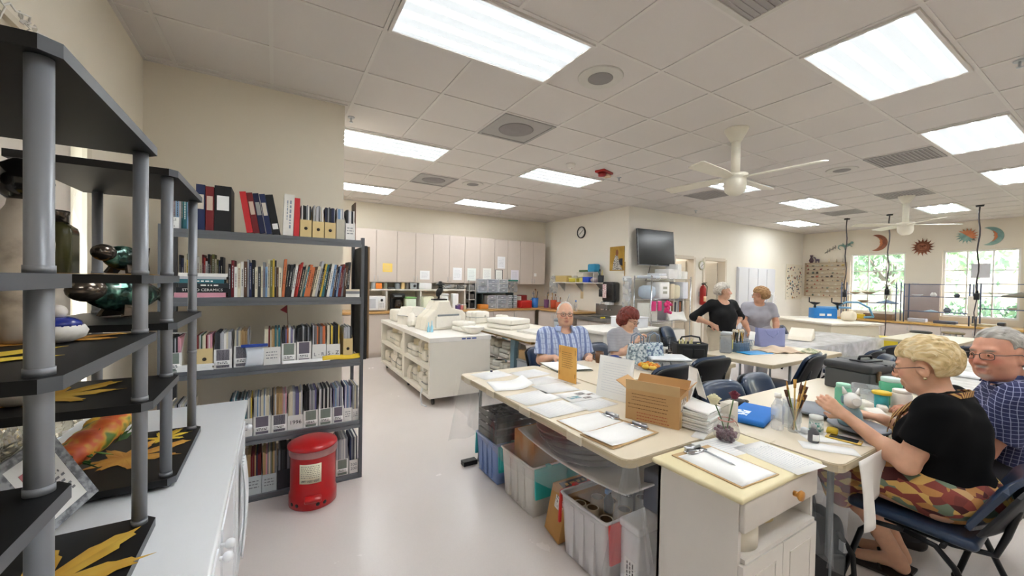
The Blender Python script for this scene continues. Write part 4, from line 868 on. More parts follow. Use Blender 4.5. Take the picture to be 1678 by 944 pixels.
for px, lab in ((733, 'white wire basket with cords on the riser shelf, left of two'), (754, 'white wire basket with tools on the riser shelf, right of two')):
 x = aty(px, 470, 8.12).x; wire_basket(x, 8.12, RS, .24, .18, .1, lab, grp='wire baskets on the riser shelf')
 b = MB(); rnd = random.Random(px)
 for k in range(9): b.tube([(rnd.uniform(-.09, .09), rnd.uniform(-.06, .06), .01 + .02 * rnd.random() + .01 * q) for q in range(8)], .008, 6)
 tag(b.build('cord_bundle', mat('#3a3836' if px > 740 else '#b8b8bc', .5), None, (x, 8.12, RS)), 'bundle of %s cords heaped in the wire basket' % ('dark' if px > 740 else 'pale'), 'cord')
CT_ = CZT + .001
t = thing('microwave', 'white microwave oven standing on the countertop near the bookcase', 'microwave', (1.62, 7.86, CT_))
MB().rbox(-.24, .24, -.0, .36, .012, .29, .01).build('body', WHITE, t); dd = MB().rbox(-.235, .10, -.016, -.001, .02, .282, .006).build('door', mat('#dfe0e2', .3), t); MB().box(-.19, .05, -.0185, -.0165, .06, .24).build('window', mat('#b9bcc2', .15), dd)
q = MB().rbox(.105, .235, -.014, -.001, .02, .282, .006).build('control_panel', mat('#e6e6e6', .4), t); MB().lathe([(0, .014), (.022, .012), (.026, 0)], n=18, m=frame_m((.165, -.014, .215), (1, 0, 0), (0, -1, 0))).build('dial', BLACK, q)
b = MB()
for r in range(4):
 for c_ in range(3): b.box(.125 + c_ * .03, .145 + c_ * .03, -.0155, -.0138, .06 + r * .026, .076 + r * .026)
b.build('buttons', mat('#a9abb0', .5), q)
t = thing('coffee_maker', 'black coffee maker on the countertop right of the microwave', 'coffee maker', (2.13, 7.9, CT_))
MB().rbox(-.13, .13, 0, .24, 0, .03, .01).rbox(-.13, .13, .13, .24, .03, .30, .02).rbox(-.13, .13, 0, .24, .24, .34, .03).build('body', BLACK, t); MB().lathe([(.05, .032), (.075, .06), (.078, .14), (.055, .2), (.06, .215)], (0, .06, 0), n=20).build('carafe', mat('#2a1d16', .1, coat=.5), t); MB().rbox(-.09, .06, -.004, .001, .28, .30, .002).build('trim', STEEL, t)
t = thing('black_handbag', 'small black bag slumped beside the coffee maker', 'bag', (2.335, 7.9, CT_)); MB().ball((0, 0, .1), .1, 10, (.66, .8, 1)).build('body', mat('#1b1512', .5), t); MB().tube([(-.05, 0, .17), (-.03, 0, .26), (.03, 0, .26), (.05, 0, .17)], .007, 6).build('strap', BLACK, t)
for (px, h, w, c, lab, l) in ((672, .24, .2, '#dfe7d2', 'white and green carton on the countertop behind the mold cart', '#7fb069'), (700, .28, .22, '#e3e2c6', 'tall pale yellow carton behind the bird statue', None), (727, .3, .16, '#e9e9e6', 'tall white plastic canister behind the cart, left of two', '#d9dad6'), (745, .34, .13, '#f2f2f2', 'tall narrow white carton behind the cart', None)):
 item('carton', px, CT_, h, w, c, lab, 7.92, 'carton', l)
t = item('tray_stack', 685, CT_, .05, .34, '#ccd9e8', 'low stack of pale blue trays behind the cart', 7.85)
rnd = random.Random(4)
for k, (px, c, lab) in enumerate(((752, '#7a5a9a', 'violet paint bottle on the countertop'), (757, '#e08a86', 'salmon paint tub on the countertop'), (762, '#d9cfae', 'cream paint tub on the countertop'), (749, '#5a4a80', 'dark violet paint bottle on the countertop'))):
 item('jar', px, CT_, .1 + .02 * (k == 0), .07, c, lab, 7.85, lid='#e9e6e6')
DRW = clear_mat('drawer_plastic', '#dcdfe6', .55, .2); DRF = mat('#e9e9ec', .4)
def drawers(px, w, z, h, n, m, lab, contents, two=1):
 x = aty(px, 480, 8.05).x; t = thing('drawer_tower', lab, 'drawers', (x, 7.95, z), 0, 'plastic drawer towers'); d = .3
 b = MB().box(-w / 2, -w / 2 + .008, 0, d, 0, h).box(w / 2 - .008, w / 2, 0, d, 0, h).box(-w / 2, w / 2, 0, d, h - .008, h).box(-w / 2, w / 2, 0, d, 0, .008).box(-w / 2, w / 2, d - .006, d, 0, h)
 for k in range(1, n): b.box(-w / 2, w / 2, 0, d, h * k / n - .003, h * k / n + .003)
 b.build('frame', DRF, t); rnd = random.Random(int(px))
 for k in range(n):
  for q in range(two):
   a = -w / 2 + .012 + q * (w - .02) / two; e = a + (w - .024) / two - .004
   dd = MB().box(a, e, -.006, .003, h * k / n + .008, h * (k + 1) / n - .008).build('drawer', DRW, t)
   MB().rbox((a + e) / 2 - .03, (a + e) / 2 + .03, -.016, -.006, h * (k + .5) / n - .008, h * (k + .5) / n + .006, .004, 2).build('pull', DRF, dd)
   MB().rbox(a + .01, e - .01, .02, d - .03, h * k / n + .006, h * k / n + h / n * rnd.uniform(.35, .7), .01, 2).build('contents', mat(rnd.choice(contents), .6, var=.4, scale=40), t)
drawers(787.5, .24, CT_ + .37, .3, 2, 0, 'clear plastic drawer tower on top, leftmost with lilac contents', ['#8d8ab0', '#b9b48c', '#7a7f98']); drawers(804.5, .24, CT_ + .37, .3, 3, 0, 'clear plastic drawer tower on top, middle of three', ['#8a8fae', '#9a9aa8', '#7f84a0']); drawers(821.5, .24, CT_ + .37, .3, 3, 0, 'clear plastic drawer tower on top, right with yellow contents', ['#d8d070', '#b8b8b0', '#9aa08a'])
drawers(803, .22, CT_ + .001, .3, 3, 0, 'grey plastic drawer tower below, leftmost', ['#5c5e60', '#77787a']); drawers(819.5, .24, CT_ + .001, .3, 3, 0, 'grey plastic drawer tower below, middle', ['#8a8c92', '#6d6f74']); drawers(836.5, .24, CT_ + .001, .3, 3, 0, 'plastic drawer tower below with small black and white drawers', ['#2f3032', '#55565a'], 3)
t = thing('drawer_stand', 'dark shelf stand carrying the upper plastic drawer towers', 'stand', (4.3, 7.93, CT_ + .0005)); MB().box(-.46, .52, 0, .34, .345, .368).box(-.46, -.44, 0, .34, 0, .345).box(.50, .52, 0, .34, 0, .345).box(-.30, -.285, 0, .34, 0, .345).build('frame', mat('#3c4a4a', .5), t)
t = item('bread_loaf_tin', 791, CT_ + .0015, .1, .2, '#d98a3a', 'orange topped round tin between the drawer towers', 7.9, 'tin')
item('storage_bin', 838, CT_ + .37, .26, .22, '#cfd0c6', 'clear bin with teal base on top of the drawers', 8.05, lid='#2f7d6e', m=CLEARBOX)
for (px, c, lab) in ((775, '#3a3c3e', 'dark open rack left of the drawer towers'),):
 x = aty(px, 480, 8.05).x; t = thing('tool_rack', lab, 'rack', (x, 7.95, CT_)); b = MB()
 for z in (0, .2, .4, .62): b.box(-.14, .02, 0, .26, z, z + .012)
 for xx in (-.14, .01): b.box(xx, xx + .01, 0, .012, 0, .632).box(xx, xx + .01, .248, .26, 0, .632)
 b.build('frame', mat('#d7d6d2', .4), t)
 for k, z in enumerate((.012, .212, .412)): MB().rbox(-.12, .0, .02, .22, z, z + .12, .02, 2).build('contents', mat(['#242426', '#55504c', '#8d8a86'][k], .6, var=.3), t)
for (px, y, h, w, c, lab) in ((849, 8.1, .28, .12, '#c9c8bc', 'pale file box beside the red caddy'), (858, 8.0, .18, .3, '#c02a26', 'bright red plastic caddy on the corner countertop'), (855, 8.2, .3, .2, '#8d2b28', 'dark red box behind the red caddy')):
 item('caddy' if 'caddy' in lab else 'box', px, CT_, h, w, c, lab, y)
def jug(x, y, z, h, w, col, lab, n, seed, handle=True, kind='tool_jug', cols=('#c9a26a', '#8a5a36', '#e2ded6', '#444444', '#b9b9bc')):
 t = thing(kind, lab, 'jug', (x, y, z)); MB().lathe([(w * .42, 0), (w * .45, h * .03), (w * .5, h), (w * .47, h), (w * .42, h * .05), (0, h * .04)], n=24).build('body', mat(col, .35), t)
 if handle: MB().tube([(-w * .48, 0, h * .85), (-w * .75, 0, h * .8), (-w * .75, 0, h * .35), (-w * .45, 0, h * .25)], .009, 8).build('handle', mat(col, .35), t)
 rnd = random.Random(seed)
 for k in range(n):
  a = rnd.uniform(0, 6.28); r = w * .3; c = rnd.choice(cols); L = h * rnd.uniform(1.3, 1.9)
  b = MB().cyl((r * .4 * C(a), r * .4 * S(a), h * .07), (r * 1.25 * C(a), r * 1.25 * S(a), L), .006, n=8)
  if k % 3 == 0: b.ball((r * 1.3 * C(a), r * 1.3 * S(a), L), .018, 8, (1, .4, 1.5))
  tag(b.build('clay_tool', mat(c, .5), None, (x, y, z)), f'{ordinal(k + 1)} tool handle sticking out of the {lab.split(" holding")[0]}', 'tool', 'tools in the ' + lab.split(' holding')[0])
jug(aty(877, 480, 8.0).x, 8.0, CT_, .24, .17, '#3a78c8', 'blue plastic jug holding tools in the wall corner', 7, 3)
jug(5.75, 7.6, CT_, .2, .16, '#c8502e', 'orange red pot holding brushes near the wall corner', 6, 4, False); jug(5.62, 7.25, CT_, .17, .13, '#d8633a', 'second orange pot holding tools by the drying bag', 5, 5, False); jug(5.72, 7.85, CT_, .2, .13, '#7a4a78', 'violet pot holding brushes behind the blue jug', 5, 6, False)
t = thing('strainer_bowl', 'black strainer leaning in the corner above the wooden counter', 'strainer', (5.8, 7.2, CT_)); MB().lathe([(.03, 0), (.1, .04), (.12, .1), (.115, .1), (.095, .045), (0, .01)], n=20).build('bowl', BLACK, t); MB().tube([(0, 0, .1), (.02, -.08, .3), (.02, -.1, .36)], .008, 6).build('handle', STEEL, t)
t = thing('hanging_sack', 'clear plastic sack hanging on the wall over the corner counter', 'bag', (5.9, 7.82, 1.25)); b = MB().sheet(lambda u, v: (.06 * S(PI * v) * C(2 * PI * u), .16 * (.3 + .7 * S(PI * min(1, .1 + v * .55))) * S(2 * PI * u) , .42 - .42 * v), 24, 12); b.build('film', CLEARBOX, t); MB().lathe([(.01, 0), (.02, .02), (.008, .05)], (0, 0, .4), n=10).build('knot', PAPER2, t)
item('bottle', 922, CT_, .24, .08, '#dfe7ee', 'clear water bottle with blue cap on the counter behind the seated man', 6.9, lid='#2f6cb8', m=CLEARBOX).location = (5.68, 6.7, CT_)
## RIGHT WALL: SINK, SHELF, DISPENSER, CLOCK, POSTER
SS = mat('#9a9a98', .3, .9, var=.06, name='stainless_steel')
t = thing('sink_unit', 'stainless steel sink with high backsplash on the right wall', 'sink', (5.39, 5.93, .76))
b = MB(); w2 = .47; D_ = .62
b.box(0, D_, -w2, -w2 + .09, 0, .07).box(0, D_, w2 - .33, w2, 0, .07).box(0, .06, -w2 + .09, w2 - .33, 0, .07).box(D_ - .1, D_, -w2 + .09, w2 - .33, 0, .07)
b.box(.06, D_ - .1, -w2 + .09, w2 - .33, .002, .008)
b.build('basin', SS, t); MB().box(D_ - .02, D_, -w2, w2, .07, .31).build('backsplash', SS, t)
MB().cyl((D_ - .02, .1, .2), (D_ - .08, .1, .2), .014).tube([(D_ - .06, .1, .2), (D_ - .06, .1, .3), (D_ - .12, .1, .36), (D_ - .22, .1, .36), (D_ - .26, .1, .30)], .011, 10).build('faucet', CHROME, t)
for s in (-1, 1): MB().cyl((D_ - .02, .1 + s * .1, .2), (D_ - .07, .1 + s * .1, .2), .016).box(D_ - .085, D_ - .065, .1 + s * .1 - .008, .1 + s * .1 + .05 * s if s > 0 else .1 + s * .1 + .008, .19, .21).build('tap_handle', CHROME, t)
tag(MB().rbox(-.04, .04, -.03, .03, 0, .025, .008).build('sponge', mat('#e0d040', .9), None, (5.43, 5.6, .832)), 'yellow sponge on the sink edge', 'sponge')
t = thing('grey_bin', 'grey plastic bin between the seated man and the sink', 'bin', (5.05, 6.35, 0)); MB().lathe([(.14, 0), (.15, .02), (.18, .72), (.172, .72), (.14, .03), (0, .025)], n=28).build('body', mat('#aeb6bc', .4), t); MB().lathe([(.185, .72), (.188, .75), (.18, .765), (.165, .76), (.17, .72)], n=28).build('rim', mat('#9aa2a8', .4), t)
SHW = mat('#e3e0d8', .5)
t = thing('bracket_shelf', 'long white wall shelf over the sink holding boxes', 'shelf', (5.89, 6.87, 1.50)); MB().box(-.13, .135, -.78, .78, 0, .022).build('board', SHW, t)
for y in (-.65, 0, .65): MB().prism([(.135, 0), (-.09, 0), (.135, -.2)], y - .01, y + .01, axis='y').build('bracket', STEEL, t)
WS = 1.5235
def box_thing(name, x, y, z, w, d, h, col, lab, cat, lid=None, grp=None, m=None, rot=0, r=.01):
 t = thing(name, lab, cat, (x, y, z), rot, grp); MB().rbox(-w / 2, w / 2, -d / 2, d / 2, 0, h, r, 2).build('body', m or mat(col, .45), t)
 if lid: MB().rbox(-w / 2 - .006, w / 2 + .006, -d / 2 - .006, d / 2 + .006, h + .0005, h + .02, .005, 2).build('lid', mat(lid, .4), t)
 return t
box_thing('storage_tub', 5.88, 7.38, WS, .2, .42, .13, '#d3b978', 'tan rectangular plastic tub at the left end of the wall shelf', 'tub', '#d9c48c'); box_thing('storage_tub', 5.88, 6.98, WS, .18, .24, .08, '#d8c94e', 'yellow low tub on the wall shelf', 'tub', '#e6e0a0')
t = thing('shelf_rack', 'small white wire rack standing on the wall shelf', 'rack', (5.88, 6.55, WS)); b = MB()
for s in (-1, 1):
 for q in (-1, 1): b.cyl((q * .1, s * .28, 0), (q * .1, s * .28, .22), .005, n=8)
for k in range(9): b.cyl((-.1, -.28 + .07 * k, .22), (.1, -.28 + .07 * k, .22), .003, n=6)
for q in (-1, 1): b.cyl((q * .1, -.28, .22), (q * .1, .28, .22), .004, n=6)
b.build('frame', WHITE, t)
box_thing('storage_tub', 5.88, 6.6, WS + .226, .18, .3, .045, '#4a6a3a', 'green folded cloth on top of the small wire rack', 'cloth'); box_thing('storage_box', 5.87, 6.36, WS + .226, .18, .22, .17, '#2f8fb8', 'turquoise box on top of the small wire rack', 'box', r=.03)
box_thing('storage_tub', 5.9, 6.58, WS, .13, .2, .12, '#2b4fc0', 'bright blue basket under the small wire rack', 'basket'); box_thing('storage_tub', 5.9, 6.75, WS, .1, .12, .1, '#d8cf6a', 'yellow and grey tub under the small wire rack', 'tub', '#9a9a9a'); box_thing('cloth_bundle', 5.88, 6.33, WS, .16, .16, .1, '#c2b0b4', 'pale grey cloth bundle on the wall shelf', 'cloth', r=.05)
jug(5.9, 6.17, WS, .15, .13, '#2a3038', 'dark pot holding scissors at the right end of the wall shelf', 5, 9, False, cols=('#d8c040', '#4a9a98', '#222222'))
box_thing('plaster_mold', 5.88, 6.85, WS + .145 + .0, .1, .1, .05, '#d9d4cc', 'pale upside-down dish on the tubs of the wall shelf', 'dish').location = (5.88, 7.0, WS + .1015)
t = thing('towel_dispenser', 'black paper towel dispenser on the wall right of the sink', 'towel dispenser', (XR - .001, 5.9, 1.12)); MB().rbox(-.2, 0, -.17, .17, 0, .42, .05, 4).build('body', mat('#161618', .2, coat=.3), t)
MB().box(-.2035, -.2005, .03, .13, .09, .37).build('notice', ramp_mat('pink_print', 'noise', 40, [(.45, '#e9dcda'), (.6, '#c99a9a')], .6), t); MB().box(-.2, -.08, -.07, .07, -.05, .002).build('paper_towel', PAPER, t)
t = thing('soap_dispenser', 'small black wall box left of the towel dispenser', 'dispenser', (XR - .001, 6.22, 1.22)); MB().rbox(-.07, 0, -.075, .075, 0, .16, .015).build('body', mat('#2a2a2c', .4), t); MB().rbox(-.075, -.068, -.05, .05, .06, .14, .003).build('window', mat('#55585a', .2), t)
def clock(x, y, z, r, n, lab, rim, face):
 t = thing('clock', lab, 'clock', (x, y, z)); m = frame_m((0, 0, 0), (0, 0, 1), n)
 MB().lathe([(r, 0), (r * 1.02, .02), (r * .97, .034), (r * .86, .03), (r * .86, .02)], n=40, m=m).build('rim', rim, t); MB().lathe([(0, .021), (r * .88, .02), (r * .88, 0)], n=40, m=m).build('face', face, t)
 b = MB()
 for a, l, w in ((2.2, .5, .012), (5.3, .68, .009)): b.box(-.01, l * r, -w * r * 4, w * r * 4, .023, .025, m @ Matrix.Rotation(a, 4, 'Z'))
 b.build('hands', INK, t); b = MB()
 for k in range(12): b.box(.7 * r, .8 * r, -.012 * r * 2, .012 * r * 2, .0225, .0235, m @ Matrix.Rotation(k * PI / 6, 4, 'Z'))
 b.build('hour_marks', INK, t)
p = atx(953.5, 381, XR); clock(XR - .001, p.y, p.z, .135, (-1, 0, 0), 'round wall clock with black rim above the sink wall', BLACK, PAPER)
p = aty(1149, 435, YD); clock(p.x, YD - .001, p.z, .105, (0, -1, 0), 'round wall clock with pale rim between the two doorways', mat('#c8c4a8', .4), PAPER)
a = atx(1000, 444, XR); b_ = atx(1024, 403, XR)
t = thing('picture', 'unframed picture with golden background on the wall left of the television', 'picture', (XR - .001, (a.y + b_.y) / 2, a.z)); w = abs(a.y - b_.y); h = b_.z - a.z
MB().box(-.02, 0, -w / 2, w / 2, 0, h).build('canvas', ramp_mat('gold_ground', 'noise', 6, [(.3, '#a8802c'), (.7, '#c29a3e')], .7), t)
mm = frame_m((-.0205, 0, 0), (0, -1, 0), (-1, 0, 0))
MB().prism([(-.30 * w, .02), (.42 * w, .02), (.2 * w, .3 * h), (.08 * w, .62 * h), (-.1 * w, .64 * h), (-.2 * w, .42 * h)], 0, .001, mm).build('robe', ramp_mat('spotted_cloth', 'noise', 70, [(.45, '#cfc9c0'), (.6, '#4a4844')], .7), t)
MB().prism([(.15 * w + .1 * w * C(q * PI / 8) - .13 * w, .74 * h + .13 * h * S(q * PI / 8)) for q in range(16)], .001, .002, mm).build('head', mat('#8a5a3a', .7), t); MB().prism([(.1 * w, .25 * h), (.42 * w, .2 * h), (.42 * w, .5 * h), (.2 * w, .5 * h)], .0, .0008, mm).build('dark_shape', mat('#2c2a30', .7), t)
tag(MB().box(XR - .004, XR - .001, 5.62, 5.645, 1.5, 1.95).build('mounted_strip', wood('#a88a5a', '#bfa070')), 'thin wooden strip on the wall edge by the picture', 'strip')
tag(MB().rbox(XR - .008, XR - .001, 6.85, 6.95, 1.15, 1.35, .003, 1).build('paper_notice', mat('#dcc9a0', .8)), 'tan paper note on the wall below the wall shelf', 'notice')
## TELEVISION AND DOOR WALL
a = aty(1050, 434, 5.28); b_ = aty(1107, 380, 5.28); tw = b_.x - a.x; th = b_.z - a.z
t = thing('mounted_television', 'flat black wall television tilted down beside the doorway', 'television', ((a.x + b_.x) / 2, 5.30, a.z + .005)); t.rotation_euler = (math.radians(-5), 0, math.radians(-3))
MB().rbox(-tw / 2, tw / 2, 0, .045, 0, th, .008, 2).build('body', mat('#1a1a1c', .35), t); MB().box(-tw / 2 + .012, tw / 2 - .012, -.0012, .0, .03, th - .012).build('screen', ramp_mat('tv_screen', 'noise', 1.2, [(.3, '#0c0f11'), (.7, '#15191b')], .22), t)
MB().box(-tw / 2, -tw / 2 + .006, -.002, .04, 0, th).box(tw / 2 - .006, tw / 2, -.002, .04, 0, th).box(-tw / 2, tw / 2, -.002, .04, 0, .01).build('bezel', mat('#8a8d90', .3, .8), t); MB().box(-.15, .15, .045, .2, .2, .45).build('wall_bracket', BLACK, t); MB().tube([(-.18, .02, 0), (-.19, .05, -.12), (-.2, .14, -.3)], .006, 6).build('cable', BLACK, t)
MB().box(-.02, .02, -.0022, -.0012, .012, .02).build('maker_mark', STEEL, t)
t = thing('mounted_extinguisher', 'red fire extinguisher on the wall between the doorways', 'fire extinguisher', (aty(1152, 500, 5.45).x, 5.46, 1.06)); MB().lathe([(.06, 0), (.068, .015), (.068, .36), (.05, .42), (.022, .44), (.022, .46)], n=24).build('cylinder', RED, t); MB().box(-.012, .012, -.06, .03, .46, .49).box(-.01, .01, -.09, .0, .5, .51).build('valve', BLACK, t); MB().tube([(.02, -.03, .47), (.08, -.05, .42), (.085, -.04, .2)], .009, 8).build('hose', BLACK, t); MB().sheet(lambda u, v: (.0688 * C(-2.3 + 1.4 * u), .0688 * S(-2.3 + 1.4 * u), .08 + .12 * v), 10, 1, -.0006).build('label', mat('#d8b48a', .5), t); MB().box(-.03, .03, .06, .088, .2, .3).build('bracket', STEEL, t)
WLK = mat('#d9d9df', .4, var=.01)
for k, (x0, x1, lab) in enumerate(((9.86, 10.74, 'tall white double door locker nearest the doorways'), (10.745, 11.62, 'tall white double door locker farther from the doorways'))):
 t = thing('tall_locker', lab, 'locker', (x0, 5.48, 0), 0, 'tall white lockers'); w = x1 - x0; MB().box(0, w, .02, .068, .0, 1.98).build('body', WLK, t)
 for q in range(2):
  d = MB().box(q * w / 2 + .009, (q + 1) * w / 2 - .009, 0, .019, .06, 1.95).build('door', WLK, t); xh = w / 2 + (-.06 if q == 0 else .06); MB().box(xh - .01, xh + .01, -.02, 0, .85, 1.03).build('handle', mat('#77797e', .3, .7), d)
PEG = mat('#e6ddca', .7); a = aty(1288, 432, YD); b_ = aty(1312, 492, YD)
t = thing('hanging_sample_board', 'cream board dotted with small glazed samples in the far wall corner', 'board', (a.x, YD - .001, 1.15)); w = min(b_.x, XW - .05) - a.x; MB().box(0, w, -.02, 0, 0, 1.0).build('panel', PEG, t)
rnd = random.Random(12); sam = [mat(c, .3) for c in ('#3d4658', '#8a4a3a', '#5a7a6a', '#b98a50', '#6a6a72', '#a85a4a', '#4a6a8a', '#222428')]
for k in range(80):
 x, z, r = rnd.uniform(.04, w - .04), rnd.uniform(.03, .96), rnd.uniform(.012, .026)
 MB().lathe([(0, .012), (r * .8, .01), (r, 0)], n=8, m=frame_m((x, -.0205, z), (1, 0, 0), (0, -1, 0)), sx=1, sy=rnd.uniform(.6, 1.5)).build('sample', sam[k % 8], t)
## MOLD CART
def mold(bx, kind, m=PLASTER, seam=True):
 """plaster mold of two halves, unit box 1x1x1 scaled to bx=(w,d,h), base at z=0"""
 w, d, h = bx; b = MB()
 if kind == 0:
  b.rbox(-w / 2, w / 2, -d / 2, -.002, 0, h, .18 * min(w, h, d), 2); b.rbox(-w / 2 * .98, w / 2 * .98, .002, d / 2, 0, h * .98, .18 * min(w, h, d), 2); b.ball((w * .2, -d / 2, h * .6), .12 * min(w, h), 8)
 elif kind == 1:
  b.lathe([(w * .42, 0), (w * .5, h * .05), (w * .5, h * .46), (w * .48, h * .5)], n=20, sy=d / w); b.lathe([(w * .48, h * .5), (w * .5, h * .54), (w * .46, h * .92), (w * .36, h)], n=20, sy=d / w); b.lathe([(0, h * 1.0), (w * .3, h * 1.0)], n=16, sy=d / w)
 elif kind == 2:
  b.prism([(-w / 2, 0), (w / 2, 0), (w / 2, h * .55), (w * .28, h), (-w * .3, h), (-w / 2, h * .5)], -d / 2, -.003, axis='y'); b.prism([(-w / 2, 0), (w / 2, 0), (w / 2, h * .52), (w * .25, h * .97), (-w * .3, h * .97), (-w / 2, h * .47)], .003, d / 2, axis='y')
 elif kind == 3:
  b.lathe([(w * .3, 0), (w * .5, h * .25), (w * .48, h * .5), (w * .3, h * .82), (w * .16, h), (0, h)], n=18, sy=d / w); b.rbox(-w * .2, w * .2, -d * .55, -d * .3, h * .1, h * .5, .02, 2)
 else:
  b.rbox(-w / 2, w / 2, -d / 2, d / 2, 0, h * .47, .02, 2); b.rbox(-w / 2, w / 2, -d / 2, d / 2, h * .5, h, .02, 2); b.lathe([(.03, 0), (.026, h * .03), (0, h * .03)], (w * .15, 0, h), n=10)
 return b
BAND = mat('#8a8f92', .6)
def mold_thing(x, y, z, bx, kind, rot, lab, band=False, m=PLASTER, grp='white plaster molds'):
 t = thing('plaster_mold', lab, 'mold', (x, y, z), rot, grp); mold(bx, kind, m).build('body', m, t)
 if band:
  w, d, h = bx; MB().tube([(-w / 2 - .004, -d / 2 - .004, h * .5), (w / 2 + .004, -d / 2 - .004, h * .5), (w / 2 + .004, d / 2 + .004, h * .5), (-w / 2 - .004, d / 2 + .004, h * .5)], .004, 5, True).build('strap', BAND, t)
 return t
CARTM = mat('#ece6da', .45, var=.02); CX0, CX1, CY0, CY1, CH = 1.57, 2.37, 4.45, 6.90, .82
t = thing('mold_cart', 'long cream cart on casters with open bays of white molds', 'cart', ((CX0 + CX1) / 2, (CY0 + CY1) / 2, 0)); ox, oy = (CX0 + CX1) / 2, (CY0 + CY1) / 2
def lb(x0, x1, y0, y1, z0, z1): return (x0 - ox, x1 - ox, y0 - oy, y1 - oy, z0, z1)
MB().box(*lb(CX0 - .01, CX1 + .01, CY0 - .01, CY1 + .01, CH - .055, CH)).build('top', mat('#f0ece6', .35), t, bevel=.004)
MB().box(*lb(CX0, CX1, CY0, CY0 + .05, .10, CH - .055)).build('end_panel', CARTM, t); MB().box(*lb(CX0, CX1, CY1 - .05, CY1, .10, CH - .055)).build('end_panel', CARTM, t)
DV = 5.56
MB().box(*lb(CX0, CX1, DV - .05, DV + .05, .14, CH - .055)).build('divider', CARTM, t); MB().box(*lb(CX0, CX1, CY0 + .05, CY1 - .05, .10, .14)).build('bottom_shelf', CARTM, t)
for a, b in ((CY0 + .05, DV - .05), (DV + .05, CY1 - .05)): MB().box(*lb(CX0, CX1, a, b, .43, .48)).build('shelf', CARTM, t)
MB().box(*lb(CX0 + .39, CX0 + .40, CY0 + .05, CY1 - .05, .14, CH - .055)).build('back_board', CARTM, t)
for x in (CX0 + .08, CX1 - .08):
 for y in (CY0 + .1, DV, CY1 - .1):
  c = MB().box(x - ox - .02, x - ox + .02, y - oy - .03, y - oy + .03, .075, .10).build('caster', GREYMET, t); MB().cyl((x - ox - .012, y - oy, .036), (x - ox + .012, y - oy, .036), .036, n=20).build('wheel', BLACK, c)
s = MB(); scribble(s, frame_m((.1, CY0 - .0105 - oy, CH - .027), (1, 0, 0), (0, -1, 0)), .2, .03, 1, 5, .95, .6); s.build('lettering', mat('#5a6aa8', .6), t)
rnd = random.Random(42)
bays = [('upper bay nearest the camera', CY0 + .07, DV - .07, .4805, .28, 9), ('upper bay at the far end', DV + .07, CY1 - .07, .4805, .28, 7), ('lower bay nearest the camera', CY0 + .07, DV - .07, .1405, .28, 10), ('lower bay at the far end', DV + .07, CY1 - .07, .1405, .28, 8)]
PL2 = mat('#e9e2d4', .85, var=.05, scale=20, bump=.08); PL3 = mat('#e2d4b4', .85, var=.05, scale=20)
for nm, y0, y1, z, hh, n in bays:
 n2 = n // 2 + 1; wv = (y1 - y0) / n2
 for k in range(n2):
  hb = rnd.uniform(.14, .185); knd = rnd.choice((0, 0, 2, 4, 1)); dpt = .16
  mold_thing(CX0 + .11 + rnd.uniform(0, .04), y0 + (k + .5) * wv, z, (dpt, wv * .88, hb), knd, 0, f'white mold, {ordinal(k + 1)} along the base of cart\'s {nm}', rnd.random() < .4, rnd.choice((PLASTER, PL2, PLASTER)))
  if k < n - n2:
   hb2 = rnd.uniform(.07, max(.075, hh - hb - .02)); mold_thing(CX0 + .13, y0 + (k + .55) * wv, z + hb + .002, (.14, wv * .75, hb2), rnd.choice((0, 2, 3, 1)), rnd.uniform(-.2, .2), f'mold stacked on the {ordinal(k + 1)} one, cart\'s {nm}', False, rnd.choice((PLASTER, PL2, PL3)))
t = tag(MB().tube([(CX0 - .03, 4.62, .2), (CX0 - .045, 4.63, .12), (CX0 - .03, 4.66, .04), (CX0 - .04, 4.60, .006), (CX0 - .02, 4.5, .006)], .01, 8).build('cloth_strip', mat('#d6d8d8', .7)), 'pale cloth strip dangling from the cart\'s lower bay to the floor', 'cloth')
Zc = CH + .001
mold_thing(1.83, 6.02, Zc, (.30, .36, .27), 2, .25, 'large white mold block with peaked corners, left on the cart top', True)
t = thing('plaster_mold', 'very large white mold with sloping shoulders under the bird statue', 'mold', (2.0, 5.32, Zc), .15, 'white plaster molds')
b = MB(); prof = [(-.3, 0), (.34, 0), (.36, .2), (.3, .26), (.12, .30), (.08, .40), (-.08, .40), (-.14, .28), (-.26, .18)]
b.prism(prof, -.16, -.003, axis='y'); b.prism([(x * .985, z * .985) for x, z in prof], .003, .16, axis='y'); b.build('body', PL2, t, bevel=.02)
MB().rbox(-.14, .26, -.18, -.162, .03, .19, .008).build('front_plate', PLASTER, t); MB().rbox(-.12, .22, -.19, -.18, .19, .215, .004).build('strap', BAND, t)
t = thing('bird_statue', 'small black standing bird figurine with wide hat on the big mold', 'statue', (2.0, 5.32, Zc + .402)); BK = mat('#141414', .3)
MB().rbox(-.1, .1, -.06, .06, 0, .02, .005).build('base', BK, t); MB().sheet(lambda u, v: ((.05 + .0) * (S(PI * (.08 + .85 * u)) ** .8) * C(2 * PI * v) - .02 + .05 * u, .035 * (S(PI * (.08 + .85 * u)) ** .8) * S(2 * PI * v), .05 + .15 * u), 14, 16).build('body', BK, t)
MB().ball((.02, 0, .205), .028, 8).cyl((.035, 0, .2), (.075, 0, .185), .01, .002).build('head', BK, t); MB().lathe([(.07, .215), (.06, .23), (.03, .245), (.025, .265), (0, .27)], (.015, 0, 0), n=20).build('hat', BK, t)
for s in (-1, 1): MB().cyl((-.01, s * .02, .02), (0, s * .02, .07), .008).build('leg', BK, t)
